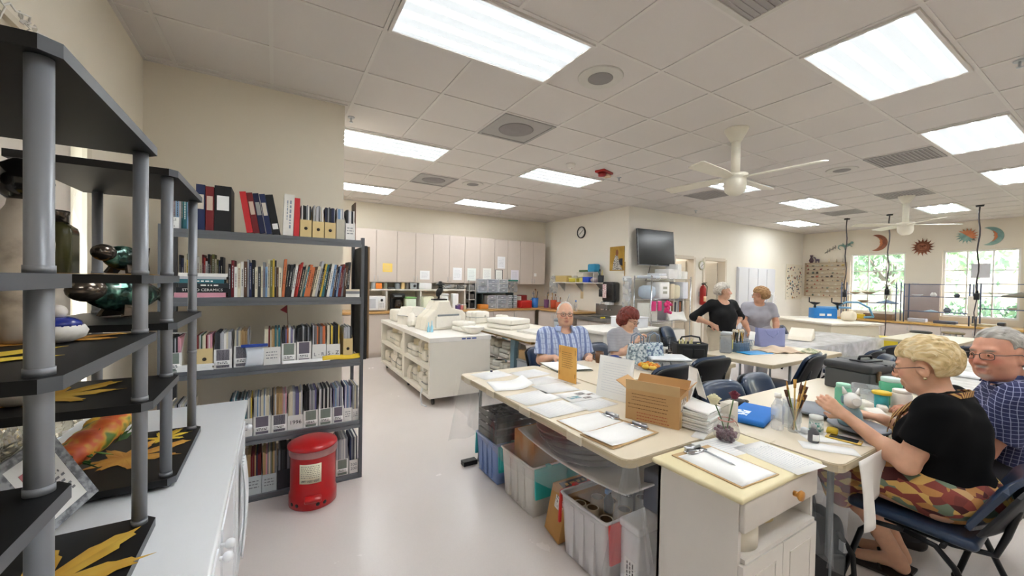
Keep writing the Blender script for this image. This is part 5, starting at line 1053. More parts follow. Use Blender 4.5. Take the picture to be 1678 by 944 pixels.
for (x, y, bx, kd, r, lab) in ((2.21, 5.85, (.12, .2, .26), 0, 0, 'narrow upright mold standing right of the big one on the cart'), (2.22, 5.45, (.22, .26, .2), 2, .1, 'stepped white mold at the right edge of the cart top'), (2.22, 4.95, (.2, .3, .13), 4, .2, 'low split white mold on the cart top, right side'), (1.72, 5.68, (.16, .14, .2), 3, 0, 'pear shaped white mold between the left block and the big mold'), (1.8, 6.55, (.3, .3, .2), 0, .1, 'white mold block at the far end of the cart top')):
 mold_thing(x, y, Zc, bx, kd, r, lab)
t = thing('scalloped_bowl', 'white scalloped bowl mold on the near right of the cart top', 'bowl', (2.22, 4.66, Zc)); b = MB().lathe([(.07, 0), (.09, .01), (.15, .07), (.155, .09), (.145, .09), (.085, .02), (0, .015)], n=48)
for v in b.bm.verts:
 a = math.atan2(v.co.y, v.co.x); k = 1 + .09 * C(9 * a) * min(1, v.co.z / .06); v.co.x *= k; v.co.y *= k * .8
b.build('body', PLASTER, t)
t = thing('glue_bottle', 'pair of slim light blue bottles on the cart top edge', 'bottle', (1.76, 4.98, Zc)); t.scale = (.6, .6, .75); MB().lathe([(.03, 0), (.032, .01), (.03, .07), (.012, .11), (.008, .17), (0, .17)], (-.03, .04, 0), n=14).build('body', mat('#a4dcee', .25), t); MB().lathe([(.03, 0), (.032, .01), (.03, .09), (.012, .13), (.008, .2), (0, .2)], (.03, 0, 0), n=14).build('second_body', mat('#a8dcf0', .25), t)
tag(MB().ball((0, 0, .06), .06, 10, (1, .8, 1)).build('sponge_ball', mat('#5a92c8', .7), None, (2.02, 5.75, Zc)), 'blue sponge ball behind the big mold on the cart', 'sponge')
## MOLD TABLE
TT = mat('#e9e2d4', .45, var=.03); BLUEG = mat('#7c98a4', .5)
t = thing('mold_table', 'long cream work table with rounded ends and a blue grey leg', 'table', (3.2, 5.25, 0))
b = MB(); pts = []
for (x, y) in ((.52, 1.3), (-.5, 1.3), (-.5, -1.25), (.52, -1.25)):
 for k in range(6):
  q0 = {(1, 1): 0, (-1, 1): PI / 2, (-1, -1): PI, (1, -1): 1.5 * PI}[(1 if x > 0 else -1, 1 if y > 0 else -1)] + k * PI / 10; r = .16; pts.append((x - (r if x > 0 else -r) + r * C(q0), y - (r if y > 0 else -r) + r * S(q0)))
b.prism(pts, .755, .80); b.build('tabletop', TT, t, bevel=.006)
for (y, x) in ((-.62, -.36), (-.62, .4), (.95, -.36), (.95, .4)): MB().prism([(-.1, .755), (-.05, .6), (-.045, 0), (.045, 0), (.05, .755)], x - .03, x + .03, Matrix.Translation((0, y, 0)), 'x').build('leg', BLUEG, t)
MB().box(-.4, .42, -1.1, 1.2, .71, .754).build('apron', wood('#b08a48', '#c49c58'), t)
t = thing('mold_rack', 'low white rack of molds under the cream work table', 'rack', (3.15, 5.15, 0));
for z in (.06, .36): MB().box(-.24, .24, -.52, .95, z, z + .025).build('shelf', CARTM, t)
for x in (-.22, .22):
 for y in (-.5, .93): MB().box(x - .02, x + .02, y - .02, y + .02, 0, .65).build('post', CARTM, t)
rnd = random.Random(8)
for r, (z, hmax) in enumerate(((.0855, .26), (.3855, .29))):
 for k in range(5):
  hb = rnd.uniform(.1, .14); y = 4.72 + k * .29
  mold_thing(2.98, y, z, (.2, .25, hb), rnd.choice((0, 4, 2)), 0, f'white mold, {ordinal(k + 1)} from near end, {"upper" if r else "lower"} shelf under work table', False, rnd.choice((PLASTER, PL2)))
  if r or k < 4: mold_thing(2.98, y, z + hb + .003, (.19, .23, rnd.uniform(.09, hmax - hb - .05)), rnd.choice((0, 4, 2, 1)), 0, f'mold lying on the {ordinal(k + 1)} one, {"upper" if r else "lower"} shelf under work table', False, rnd.choice((PLASTER, PL2)))
box_thing('grey_crate', 2.98, 4.25, 0, .4, .42, .46, '#a3a8ae', 'grey crate under the near end of the work table', 'crate', '#8d9298'); box_thing('card_box', 2.98, 4.25, .4825, .36, .4, .12, '#b59468', 'flat cardboard box on the grey crate under the work table', 'box')
mold_thing(3.05, 5.15, .801, (.44, .5, .15), 4, .3, 'large low white mold with rounded corners on the work table'); mold_thing(2.95, 6.02, .801, (.3, .3, .2), 0, .2, 'square white mold at the far end of the work table', True); mold_thing(3.2, 5.62, .801, (.14, .2, .16), 0, .1, 'small white mold between the two larger ones on the work table')
tag(MB().prism([(-.28, -.34), (.28, -.3), (.3, .3), (-.2, .36)], 0, .03).build('plaster_slab', mat('#d9d6d0', .8), None, (3.2, 4.4, .801), .2), 'pale flat plaster slab at the near end of the work table', 'slab')
## WIRE RACK BESIDE THE DOORWAY
t = thing('wire_rack', 'chrome wire shelving rack loaded with boxes under the television', 'rack', (6.08, 5.0, 0)); RW, RD = 1.22, .46
for x in (0.02, RW - .02):
 for y in (.02, RD - .02): MB().cyl((x, y, 0), (x, y, 1.66), .0125, n=12).lathe([(.014, 1.66), (.014, 1.672), (0, 1.675)], (x, y, 0), n=12).build('post', CHROME, t)
RZS = (.2, .79, 1.22, 1.62)
for z in RZS:
 b = MB()
 for k in range(5): b.cyl((0, .02 + k * (RD - .04) / 4, z), (RW, .02 + k * (RD - .04) / 4, z), .004, n=6)
 for k in range(31): b.cyl((.02 + k * (RW - .04) / 30, .01, z), (.02 + k * (RW - .04) / 30, RD - .01, z), .0022, n=4)
 for y in (.01, RD - .01): b.cyl((0, y, z - .03), (RW, y, z - .03), .004, n=6)
 b.build('wire_shelf', CHROME, t)
rx, ry = 6.08, 5.0
def rb(x, z, w, d, h, c, lab, cat, name='box', lid=None, rot=0, r=.01, y=.23, m=None): return box_thing(name, rx + x, ry + y, z + .0045, w, d, h, c, lab, cat, lid, None, m, rot, r)
rb(.17, 1.62, .26, .34, .05, '#c9d0d8', 'flat pale blue grey tray on top of the wire rack', 'tray', 'tray'); rb(.42, 1.62, .26, .3, .05, '#e6e4e0', 'white flat box on top of the wire rack', 'box'); rb(.42, 1.6755, .24, .28, .045, '#dfe3e8', 'pale flat box lying on the white flat box, wire rack top', 'box'); rb(.70, 1.62, .28, .34, .19, '#e9e7e4', 'white carton on top of the wire rack in the middle', 'carton', 'carton'); rb(.92, 1.62, .12, .3, .3, '#f0efec', 'tall white carton on top of the wire rack', 'carton', 'carton'); rb(1.1, 1.62, .2, .28, .16, '#efece6', 'white square box at the right end of the wire rack top', 'box')
rb(.14, 1.22, .22, .34, .26, '#b8c6d4', 'pale blue cloth bundle on the upper wire shelf', 'cloth', 'cloth_bundle', None, 0, .09); t = rb(.46, 1.22, .3, .34, .33, '#f1efec', 'white plastic frame box with two grey windows on the wire rack', 'box', 'storage_box', None, 0, .03)
MB().box(-.06, .06, -.1725, -.1705, .19, .24).box(-.06, .06, -.1725, -.1705, .10, .15).build('window', mat('#a5a294', .5), t)
rb(.72, 1.22, .12, .3, .3, '#d9cbb0', 'tan narrow carton on the upper wire shelf', 'carton', 'carton'); rb(.89, 1.22, .18, .3, .28, '#e3d9bc', 'cream plastic tub on the upper wire shelf', 'tub', 'storage_tub', None, 0, .05); rb(1.1, 1.22, .16, .34, .34, '#e4e6ee', 'pale lilac white carton at the right of the upper wire shelf', 'carton', 'carton')
for k, x in enumerate((.02, .18)):
 tag(MB().rbox(-.055, .055, -.03, .0, 0, .19, .02, 2).build('hanging_cloth', mat('#d9427e', .8), None, (rx + x + .03, ry - .003, 1.0)), 'bright pink cloth hanging left on the wire rack' if k == 0 else 'bright pink cloth hanging second from left on the wire rack', 'cloth', 'pink cloths')
b = MB()
for k in range(26): rnd = random.Random(k); b.ball((rnd.uniform(-.07, .07), rnd.uniform(-.05, .0), rnd.uniform(-.2, .02)), .03, 6)
t = tag(b.build('hanging_duster', mat('#e0437f', .8), None, (rx + .40, ry - .03, 1.16)), 'bright pink pom pom duster hanging on the wire rack', 'duster')
cols = ['#b8b8c0', '#e6e2da', '#5a5c60', '#e9e6e0', '#8a5a3c', '#d9d2c6', '#3a3c44', '#e0dcd2', '#9a9aa4', '#c87848', '#6a6258', '#eceae6']
for k in range(12): tag(MB().box(-.012, .012, -.12, .12, 0, .36 + .03 * (k % 3)).build('pattern_folder', mat(cols[k], .6), None, (rx + .60 + .05 * k, ry + .26, .7945)), f'{ordinal(k + 1)} upright folder from the left on the lower wire shelf', 'folder', 'upright folders on the wire rack')
b = MB().sheet(lambda u, v: (rx + .52 + .55 * u, ry - .01 + .09 * v - .05 * S(PI * u) * (1 - v), .80 + .18 * v + .025 * S(4 * u + 2 * v)), 16, 10, .03)
tag(b.build('paper_bundle', mat('#e8e6e0', .7)), 'white paper bundle spilling over the lower wire shelf', 'paper')
rb(.16, .79, .24, .3, .34, '#e9e9e2', 'tall cream carton at the left of the lower wire shelf', 'carton', 'carton'); rb(.3, .2, .4, .36, .42, '#d8d6ce', 'pale carton on the lowest wire shelf, left', 'carton', 'carton'); rb(.9, .2, .4, .36, .4, '#e4e0d8', 'pale carton on the lowest wire shelf, right', 'carton', 'carton')
t = thing('draped_sheet', 'pale draped plastic sheet on the wall corner left of the wire rack', 'sheet', (5.86, 5.3, 0)); b = MB().sheet(lambda u, v: (-.08 + .18 * u + .015 * S(20 * v), .14 - .10 * S(PI * u) + .02 * S(14 * u), 1.62 - .85 * v), 14, 30, .002); b.build('film', CLEARBOX, t); MB().rbox(-.06, .1, .08, .2, 1.55, 1.66, .04, 2).build('folded_top', mat('#e6e8ea', .6), t)
t = thing('white_counter', 'white counter unit behind the red haired woman', 'counter', (4.35, 4.3, 0)); MB().box(-.5, .65, -.35, .3, .05, .80).build('body', mat('#e6e2da', .5), t); MB().rbox(-.54, .69, -.39, .34, .80, .85, .008, 2).build('top', mat('#efece4', .4), t); MB().box(-.24, -.22, -.3515, -.35, .06, .79).box(.1, .12, -.3515, -.35, .06, .79).build('door_gap', mat('#a59f96', .6), t)
box_thing('storage_box', 4.62, 4.2, .851, .44, .34, .14, '#eceef2', 'large white lidded box on the white counter', 'box', '#f4f4f6')
## RIGHT FAR CORNER
t = thing('pedestal_fan', 'white round pedestal fan standing near the sample board', 'fan', (9.3, 4.45, 0), .4)
MB().lathe([(.22, 0), (.22, .025), (.04, .05)], n=28).build('base', WHITE, t); MB().cyl((0, 0, .04), (0, 0, 1.1), .022, n=14).build('pole', WHITE, t)
b = MB();
for r in (.06, .12, .18, .24, .28): b.tube([(r * C(q * PI / 16), -.09 + .04 * (r / .28) ** 2, 1.1 + r * S(q * PI / 16)) for q in range(32)], .003, 4, True); b.tube([(r * C(q * PI / 16), .07 - .04 * (r / .28) ** 2, 1.1 + r * S(q * PI / 16)) for q in range(32)], .003, 4, True)
for q in range(36): a = q * PI / 18; b.tube([(.03 * C(a), -.09, 1.1 + .03 * S(a)), (.28 * C(a), -.05, 1.1 + .28 * S(a)), (.28 * C(a), .03, 1.1 + .28 * S(a)), (.03 * C(a), .07, 1.1 + .03 * S(a))], .002, 4)
b.build('guard', WHITE, t); MB().lathe([(.05, 0), (.07, .05), (.05, .14), (0, .15)], n=20, m=frame_m((0, .03, 1.1), (1, 0, 0), (0, 1, 0))).build('motor', WHITE, t)
for k in range(4): MB().prism([(.02, -.03), (.2, -.09), (.25, -.02), (.22, .07), (.02, .03)], -.004, .004, frame_m((0, 0, 1.1), (C(k * PI / 2), 0, S(k * PI / 2)), (0, -1, 0)) @ Matrix.Rotation(.4, 4, 'X')).build('blade', mat('#e8ecf0', .3), t)
ST = mat('#e9dfc8', .5, var=.03); SLX, SLY = 9.0, 3.5
t = thing('slab_table', 'cream work table carrying the blue slab roller', 'table', (9.45, 3.62, 0), -.42)
MB().rbox(-.55, .55, -.8, .8, .82, .86, .008, 2).build('tabletop', mat('#eee6d6', .45), t); MB().box(-.5, .5, -.74, .74, .62, .82).build('apron', ST, t)
for x in (-.47, .47):
 for y in (-.7, .7): MB().box(x - .045, x + .045, y - .045, y + .045, 0, .62).build('leg', ST, t)
MB().box(-.46, .46, -.7, .7, .2, .23).build('shelf', ST, t)
BL = mat('#2b7cc4', .35); p = atd(1346, 531, 8.35)
t = thing('slab_roller', 'bright blue slab roller gearbox with two black crank handles', 'slab roller', (p.x + .05, p.y, p.z), -.42 - PI / 2 + PI / 2)
u = -.42
t.rotation_euler.z = -.6
MB().rbox(-.235, .235, -.09, .09, 0, .34, .012, 2).build('gearbox', BL, t)
l = MB(); scribble(l, frame_m((0, -.0905, .2), (1, 0, 0), (0, -1, 0)), .26, .07, 1, 3, .95, .7); l.build('lettering', WHITE, t)
for x in (-.13, .33): MB().cyl((x, .05, .3), (x, .05, .42), .02).lathe([(.02, .40), (.09, .44), (.09, .455), (.02, .455)], (x, .05, 0), n=16).tube([(x, .05, .45), (x - .12, .05, .46), (x - .12, .05, .56)], .012, 8).build('crank', BLACK, t)
MB().rbox(-.1, .62, .05, .16, .33, .37, .01).build('roller_bar', mat('#7fb0d8', .35), t)
q = MB().tube([(.35, .1, .38), (.55, .1, .47), (.78, .08, .47), (.98, .06, .36), (1.06, .05, .17), (1.06, .05, .165), (.86, .02, .16)], .02, 10); q.build('hoop_arm', mat('#6fa6cc', .4), t)
t = box_thing('clay_bucket', 9.62, 3.2, .861, .22, .22, .19, '#e2d6c0', 'cream bucket on the slab table behind the blue roller', 'bucket', r=.06)
a = atx(1321, 431, XW); b_ = atx(1385, 487, XW)
ry0, ry1, rz0, rz1 = b_.y + .0, a.y - .02, b_.z, a.z - .02
t = thing('miniature_rack', 'shallow wooden wall rack of tiny pots beside the window', 'rack', (XW - .001, (ry0 + ry1) / 2, rz0)); w = (ry1 - ry0) / 2; h = rz1 - rz0; RKM = wood('#b39a7a', '#c9b292', 3)
MB().box(-.01, 0, -w, w, 0, h).build('back_panel', mat('#e6dac4', .7), t)
NS = 9
for k in range(NS): MB().box(-.09, -.0101, -w, w, h * k / NS, h * k / NS + .014).build('shelf', RKM, t)
MB().box(-.09, -.0101, -w, w, h - .005, h + .012).build('shelf', RKM, t); MB().box(-.09, 0, -w - .015, -w, 0, h + .012).box(-.09, 0, w, w + .015, 0, h + .012).build('side', RKM, t)
rnd = random.Random(77); pal = ['#6a4a3a', '#d9cbb0', '#8a3a30', '#e6e0d4', '#4a3f3a', '#c9b060', '#9a8a7a', '#b5634a', '#e9e4da', '#5a6a5a']
for r in range(NS):
 n = rnd.randint(6, 8)
 for k in range(n):
  y = (ry0 + ry1) / 2 + w - .05 - k * (2 * w - .1) / (n - 1) + rnd.uniform(-.015, .015); z = rz0 + h * r / NS + .0145; s = rnd.uniform(.03, .06); c = pal[rnd.randrange(10)]
  b = MB(); kd = rnd.randrange(3)
  if kd == 0: b.lathe([(s * .4, 0), (s * .6, s * .4), (s * .35, s * .9), (s * .42, s * 1.1)], n=10)
  elif kd == 1: b.lathe([(s * .5, 0), (s * .7, s * .5), (s * .66, s * .55), (0, s * .2)], n=10)
  else: b.ball((0, 0, s * .42), s * .4, 6, (1, 1.5, 1)).ball((0, -s * .5, s * .7), s * .25, 5)
  o = b.build('miniature_pot', mat(c, .35), None, (XW - .055, y, z)); tag(o, f'tiny pot, {ordinal(k + 1)} from the left on the {ordinal(NS - r)} level of the wall rack', 'pot', 'tiny pots on the wall rack')
for k, (f, c, hh, lab) in enumerate(((.86, '#4a2f38', .22, 'dark tall vase on top of the wall rack'), (.70, '#6a5a6e', .14, 'small horse like figure on top of the wall rack'), (.4, '#d9cbb0', .1, 'pale small figure on top of the wall rack'), (.22, '#b9a98f', .09, 'tan small bowl on top of the wall rack'), (.08, '#cfc4b0', .1, 'cream small jar on top of the wall rack'))):
 b = MB()
 if k == 1: b.ball((0, 0, .08), .045, 8, (.6, 1.2, .7)).cyl((0, .04, .09), (0, .06, .15), .014).ball((0, .075, .15), .02, 6, (.7, 1.3, .8)); [b.cyl((sx * .015, sy * .035, .06), (sx * .015, sy * .035, 0), .009, n=6) for sx in (-1, 1) for sy in (-1, 1)]
 else: b.lathe([(hh * .15, 0), (hh * .28, hh * .3), (hh * .14, hh * .65), (hh * .1, hh * .75), (hh * .2, hh)], n=14)
 tag(b.build('miniature_vase', mat(c, .35), None, (XW - .05, ry0 + (ry1 - ry0) * f, rz1 + .0125)), lab, 'vase')
t = thing('paper_sign', 'white notice on the wall between the wall rack and the window', 'sign', (XW - .001, atx(1382, 470, XW).y, 1.30)); MB().box(-.004, 0, -.14, .14, 0, .3).build('sheet', PAPER, t); s = MB()
for k, c in enumerate(('#c9a08a', '#8a9a9a', '#b98a60', '#6a7a9a')): MB().box(-.0055, -.004, -.11 + k * .058, -.07 + k * .058, .03, .12).build('picture', mat(c, .6), t)
RUST = ramp_mat('rust_metal', 'noise', 9, [(.3, '#7a4630'), (.7, '#a5694a')], .5, metal=.3); VERD = ramp_mat('verdigris', 'noise', 9, [(.3, '#6f9088'), (.7, '#94b4a8')], .5, metal=.3); ORG = ramp_mat('orange_metal', 'noise', 9, [(.3, '#b8683e'), (.7, '#d08a5a')], .5, metal=.3)
def wallart(px, py, lab, name): p = atx(px, py, XW); return thing(name, lab, 'wall ornament', (XW - .002, p.y, p.z), 0)
AXM = Matrix(((0, 0, -1, 0), (-1, 0, 0, 0), (0, 1, 0, 0), (0, 0, 0, 1)))   # local xy onto the wall plane seen from the room, z toward the room
def moon(px, py, R, lab, m1, m2):
 t = wallart(px, py, lab, 'moon_art'); n = 24
 q0 = math.radians(115); c, r = -.567 * R, .917 * R; a1 = math.atan2(R * S(q0), R * C(q0) - c)
 out = [(R * C(-q0 + 2 * q0 * q / n), R * S(-q0 + 2 * q0 * q / n)) for q in range(n + 1)]
 inn = [(c + r * C(a1 - 2 * a1 * q / n) - (.07 * R if q in (11, 12) else .03 * R if q in (9, 14) else 0), r * S(a1 - 2 * a1 * q / n)) for q in range(1, n)]
 MB().prism(out + inn, .004, .018, AXM).build('crescent', m1, t)
 f = [(x, y) for x, y in inn if abs(y) < .62 * R]; MB().prism([(x + .02 * R, y) for x, y in f] + [(x + .26 * R * (1 - (y / R / .7) ** 2), y) for x, y in f[::-1]], .0185, .022, AXM).build('face', m2, t)
def sunart(px, py, R, lab, m1, m2, half=False):
 t = wallart(px, py, lab, 'sun_art'); pts = []
 for k in range(16):
  a = k * PI / 8
  for da, r in ((-.17, .62), (-.06, .8), (.05, 1.0), (.04, .82), (.17, .62)): pts.append((R * r * C(a + da), R * r * S(a + da)))
 if half:
  MB().prism(pts, .004, .014, AXM).build('rays', m2, t); h = [pts[(k + 72) % 80] for k in range(41)]
  MB().prism(h, .0142, .02, AXM).build('half', m1, t)
 else:
  MB().prism(pts, .004, .014, AXM).build('rays', m1, t); MB().lathe([(0, .034), (R * .35, .03), (R * .52, .02), (R * .6, .014)], n=28, m=AXM).build('disc', m1, t)
  b = MB();
  for q in (.42, .56): b.tube([AXM @ V3((q * R * C(k * PI / 14), q * R * S(k * PI / 14), .03)) for k in range(28)], .006, 5, True)
  for sx in (-1, 1): b.ball(AXM @ V3((sx * .16 * R, .12 * R, .034)), .02, 6)
  b.tube([AXM @ V3((-.18 * R + .36 * R * k / 6, -.18 * R - .05 * R * S(PI * k / 6), .034)) for k in range(7)], .007, 5); b.cyl(AXM @ V3((0, .1 * R, .035)), AXM @ V3((0, -.06 * R, .05)), .01, n=6)
  b.build('face', mat('#8a5238', .5), t)
moon(1437, 398, .21, 'rust coloured crescent moon ornament above the first window', RUST, ORG); sunart(1512, 405, .215, 'rust coloured sun ornament with face between the windows', RUST, RUST); sunart(1585, 386.5, .18, 'half orange half green sun ornament above the second window', ORG, VERD, True); moon(1622, 387, .2, 'green grey crescent moon ornament above the second window', VERD, ORG)
t = wallart(1385, 405, 'green metal lizard ornament beside the hanging cord', 'lizard_art')
b = MB(); b.tube([AXM @ V3(q + (.02,)) for q in ((-.10, -.07), (-.15, -.02), (-.13, .05), (-.06, .05), (.0, .02), (.06, .04), (.12, .09))], .02, 8, rs=[.008, .012, .018, .026, .036, .03, .022]); b.ball(AXM @ V3((.15, .11, .02)), .035, 8)
for (x, y, x2, y2) in ((-.02, .03, -.05, .11), (-.01, .0, .01, -.08), (.06, .06, .03, .13), (.09, .05, .16, .0)): b.cyl(AXM @ V3((x, y, .02)), AXM @ V3((x2, y2, .02)), .014, .008, n=8)
b.build('body', VERD, t)
for px, py, lab in ((1357, 412, 'small grey dragonfly ornament, lower one'), (1366, 407, 'small grey dragonfly ornament, upper one')):
 t = wallart(px, py, lab, 'dragonfly_art'); t['group'] = 'dragonfly ornaments'; m = mat('#8a8478', .5); MB().cyl(AXM @ V3((-.07, -.05, .015)), AXM @ V3((.06, .04, .015)), .012, n=8).build('body', m, t)
 b = MB()
 for sx in (-1, 1):
  for q in (0, .05): b.prism([(0, 0), (.02, sx * .02), (.03, sx * .055), (.0, sx * .05)], .01, .013, AXM @ Matrix.Translation((q - .02, q * .6, 0)))
 b.build('wings', mat('#a39b8a', .5), t)
for (px, py, zb, lab) in ((1388, 358, 1.42, 'black power cord drop hanging from the ceiling by the lizard ornament'), (1458, 351, 1.5, 'black power cord drop hanging in front of the first window'), (1606, 336, 1.45, 'black power cord drop hanging in front of the second window')):
 p = atz(px, py, CEIL); t = thing('power_cord_drop', lab, 'cord', (p.x, p.y, CEIL), 0, 'hanging power cords')
 MB().lathe([(.05, -.03), (.055, 0)], n=16).build('ceiling_plate', BLACK, t); MB().tube([(.01 * S(k * .9), .012 * S(k * 1.3), -.03 - k * (CEIL - zb - .03) / 12) for k in range(13)], .011, 8).build('cable', mat('#3a3438', .5), t)
 L_ = zb - CEIL; MB().rbox(-.035, .035, -.035, .035, L_ - .12, L_, .012).cyl((0, 0, L_ - .01), (0, 0, L_ + .05), .02).build('connector', BLACK, t)
 MB().tube([(.0, .0, L_ - .12), (.02, .03, L_ - .35), (-.02, .0, L_ - .65), (.05, .04, -CEIL + .25)], .008, 6).build('lower_cable', mat('#3a3438', .5), t)
WX = 12.55
for k in range(5):
 y1_ = 4.55 - k * 1.0; t = cabinet('base_cabinet', f'beige base cabinet under the window counter, {ordinal(k + 1)} from the wall rack', 0, .997, XW - .003, WX + .03, 0, .70, 2, .08, grp='base cabinets of the window wall', handle_top=True)
 t.location = (WX + .03, y1_, 0); t.rotation_euler.z = -PI / 2
tag(MB().box(WX, XW - .003, -.45, 4.57, .702, .745).build('countertop', wood('#c99a4e', '#d8b068', 2, .4), bevel=.004), 'long yellow wood countertop under the windows', 'countertop')
box_thing('tote_box', 12.75, 4.12, .746, .3, .5, .11, '#d6b52e', 'yellow box on the window counter by the slab roller hoop', 'box'); box_thing('tote_box', 12.75, 3.64, .746, .26, .54, .15, '#7a6048', 'brown box on the window counter under the first window', 'box')
DRK = mat('#5a6680', .4, .5)
def drying(y0, y1, lab, zs, z1):
 t = thing('drying_rack', lab, 'rack', (12.75, (y0 + y1) / 2, .746)); w = (y1 - y0) / 2
 for s in (-1, 1):
  for x in (-.16, .16): MB().cyl((x, s * w, 0), (x, s * w, z1 - .746), .012, n=8).build('post', DRK, t)
 for z in zs:
  b = MB()
  for x in (-.16, -.08, 0, .08, .16): b.cyl((x, -w, z - .746), (x, w, z - .746), .006, n=6)
  for k in range(13): b.cyl((-.16, -w + 2 * w * k / 12, z - .746), (.16, -w + 2 * w * k / 12, z - .746), .004, n=5)
  b.build('wire_shelf', DRK, t)
drying(2.15, 3.16, 'blue grey wire drying rack between the two windows', (1.0, 1.34, 1.62), 1.64); drying(.95, 2.05, 'blue grey wire drying rack in front of the second window', (1.12, 1.38, 1.64), 1.66); drying(3.3, 4.35, 'blue grey wire drying rack in front of the first window', (1.15, 1.36), 1.66)
CLAYC = mat('#b5a48e', .7, var=.1);
def pot(x, y, z, s, kind, c, lab):
 t = thing('drying_pot', lab, 'pot', (x, y, z), 0, 'pots on the drying racks'); b = MB()
 if kind == 0: b.lathe([(s * .4, 0), (s * .9, s * .28), (s, s * .42), (s * .95, s * .42), (s * .4, s * .06), (0, s * .05)], n=20)
 elif kind == 1: b.lathe([(s * .5, 0), (s * .8, s * .4), (s * .7, s * .9), (s * .4, s * 1.2), (s * .48, s * 1.35)], n=18)
 else: b.lathe([(s * 1.0, 0), (s * .92, s * .12), (s * .45, s * .3), (s * .1, s * .45), (0, s * .5)], n=16, sy=1.3)
 b.build('body', mat(c, .6, var=.08), t); return t
for (y, z, s, k, c, lab) in ((4.12, 1.3665, .12, 0, '#c9b89c', 'wide shallow bowl on the first window rack, leftmost'), (3.86, 1.3665, .14, 0, '#bfae92', 'wide shallow bowl on the first window rack, middle'), (3.95, 1.1565, .12, 0, '#a89478', 'shallow bowl on the lower level of the first window rack'), (3.5, 1.1565, .16, 2, '#7a8ea6', 'blue grey covered dish on the first window rack'), (3.02, 1.6265, .07, 0, '#e6e2da', 'white bowl on the top level between the windows'), (2.98, 1.3465, .1, 0, '#dfe3e6', 'pale dish on the middle level between the windows'), (2.72, 1.3465, .07, 1, '#e6e3de', 'white round pot on the middle level between the windows'), (2.36, 1.3465, .06, 1, '#4a5058', 'dark arched piece on the middle level by the second window'), (2.5, 1.0065, .08, 1, '#6a7078', 'grey tall figure on the lower level by the second window'), (2.75, 1.0065, .09, 2, '#9ab0b8', 'pale blue piece on the lower level between the windows'), (1.5, 1.3865, .2, 2, '#8a8270', 'large brown covered dish in front of the second window'), (1.6, 1.1265, .08, 0, '#d9d6ce', 'small white bowl low in front of the second window')):
 pot(12.75, y, z, s, k, c, lab)
tag(MB().rbox(13.27, 13.298, 2.73, 3.31, .748, 1.64, .004, 1).build('grey_panel', mat('#b3a9a8', .7)), 'flat grey panel on the wall behind the drying rack between the two windows', 'screen')  # plain grey panel flat on the wall behind the rack, darker than the paint
tag(MB().rbox(-.02, .02, -.07, .07, 0, .42, .01).build('paper_roll', mat('#ece4d4', .7), None, (12.57, 2.1, .96)), 'pale tag board hanging on the rack post at the second window', 'board')
for k, (y, w, h, c, lab) in enumerate(((3.0, .3, .08, '#c9ccd8', 'white and grey stack on the window counter between the windows'), (2.55, .35, .06, '#5a5c6a', 'dark low box on the window counter between the windows'), (1.95, .4, .05, '#d9c9a0', 'tan papers on the window counter at the second window'), (1.75, .1, .1, '#3a3a3c', 'small dark box on the window counter at the second window'))): box_thing('counter_box', 12.9, y, .746, .2, w, h, c, lab, 'box')
p = atx(1604, 460, XW + .04); tag(MB().box(XW + .03, XW + .034, p.y - .16, p.y + .12, 1.78, 2.1).build('paper_notice', mat('#dcdce2', .8)), 'pale paper sheet stuck on the second window pane', 'notice')
def stool(x, y, lab, seat='#3a3a30'):
 t = thing('work_stool', lab, 'stool', (x, y, 0), 0, 'stools by the window counter'); MB().lathe([(0, .62), (.15, .62), (.165, .635), (.165, .65), (.15, .66), (0, .662)], n=28).build('seat', mat(seat, .6), t)
 for k in range(4): a = k * PI / 2 + .5; MB().cyl((.13 * C(a), .13 * S(a), .63), (.2 * C(a), .2 * S(a), 0), .011, n=10).build('leg', STEEL, t)
 MB().tube([(.165 * C(q * PI / 10), .165 * S(q * PI / 10), .25) for q in range(20)], .008, 6, True).build('foot_ring', STEEL, t)
stool(11.2, 2.55, 'round stool with chrome legs between the tables and the window counter'); stool(11.7, 2.2, 'second round stool nearer the second window', '#8a7a5a')
t = thing('yellow_crate', 'low yellow open crate on the floor near the window stools', 'crate', (10.6, 2.75, 0), .1); MB().box(-.25, .25, -.3, .3, 0, .02).box(-.25, -.23, -.3, .3, .02, .5).box(.23, .25, -.3, .3, .02, .5).box(-.23, .23, -.3, -.28, .02, .5).box(-.23, .23, .28, .3, .02, .5).build('walls', mat('#d8c030', .5), t); MB().box(-.26, .26, -.31, .31, .5, .53).build('rim', mat('#e2cc3c', .5), t)
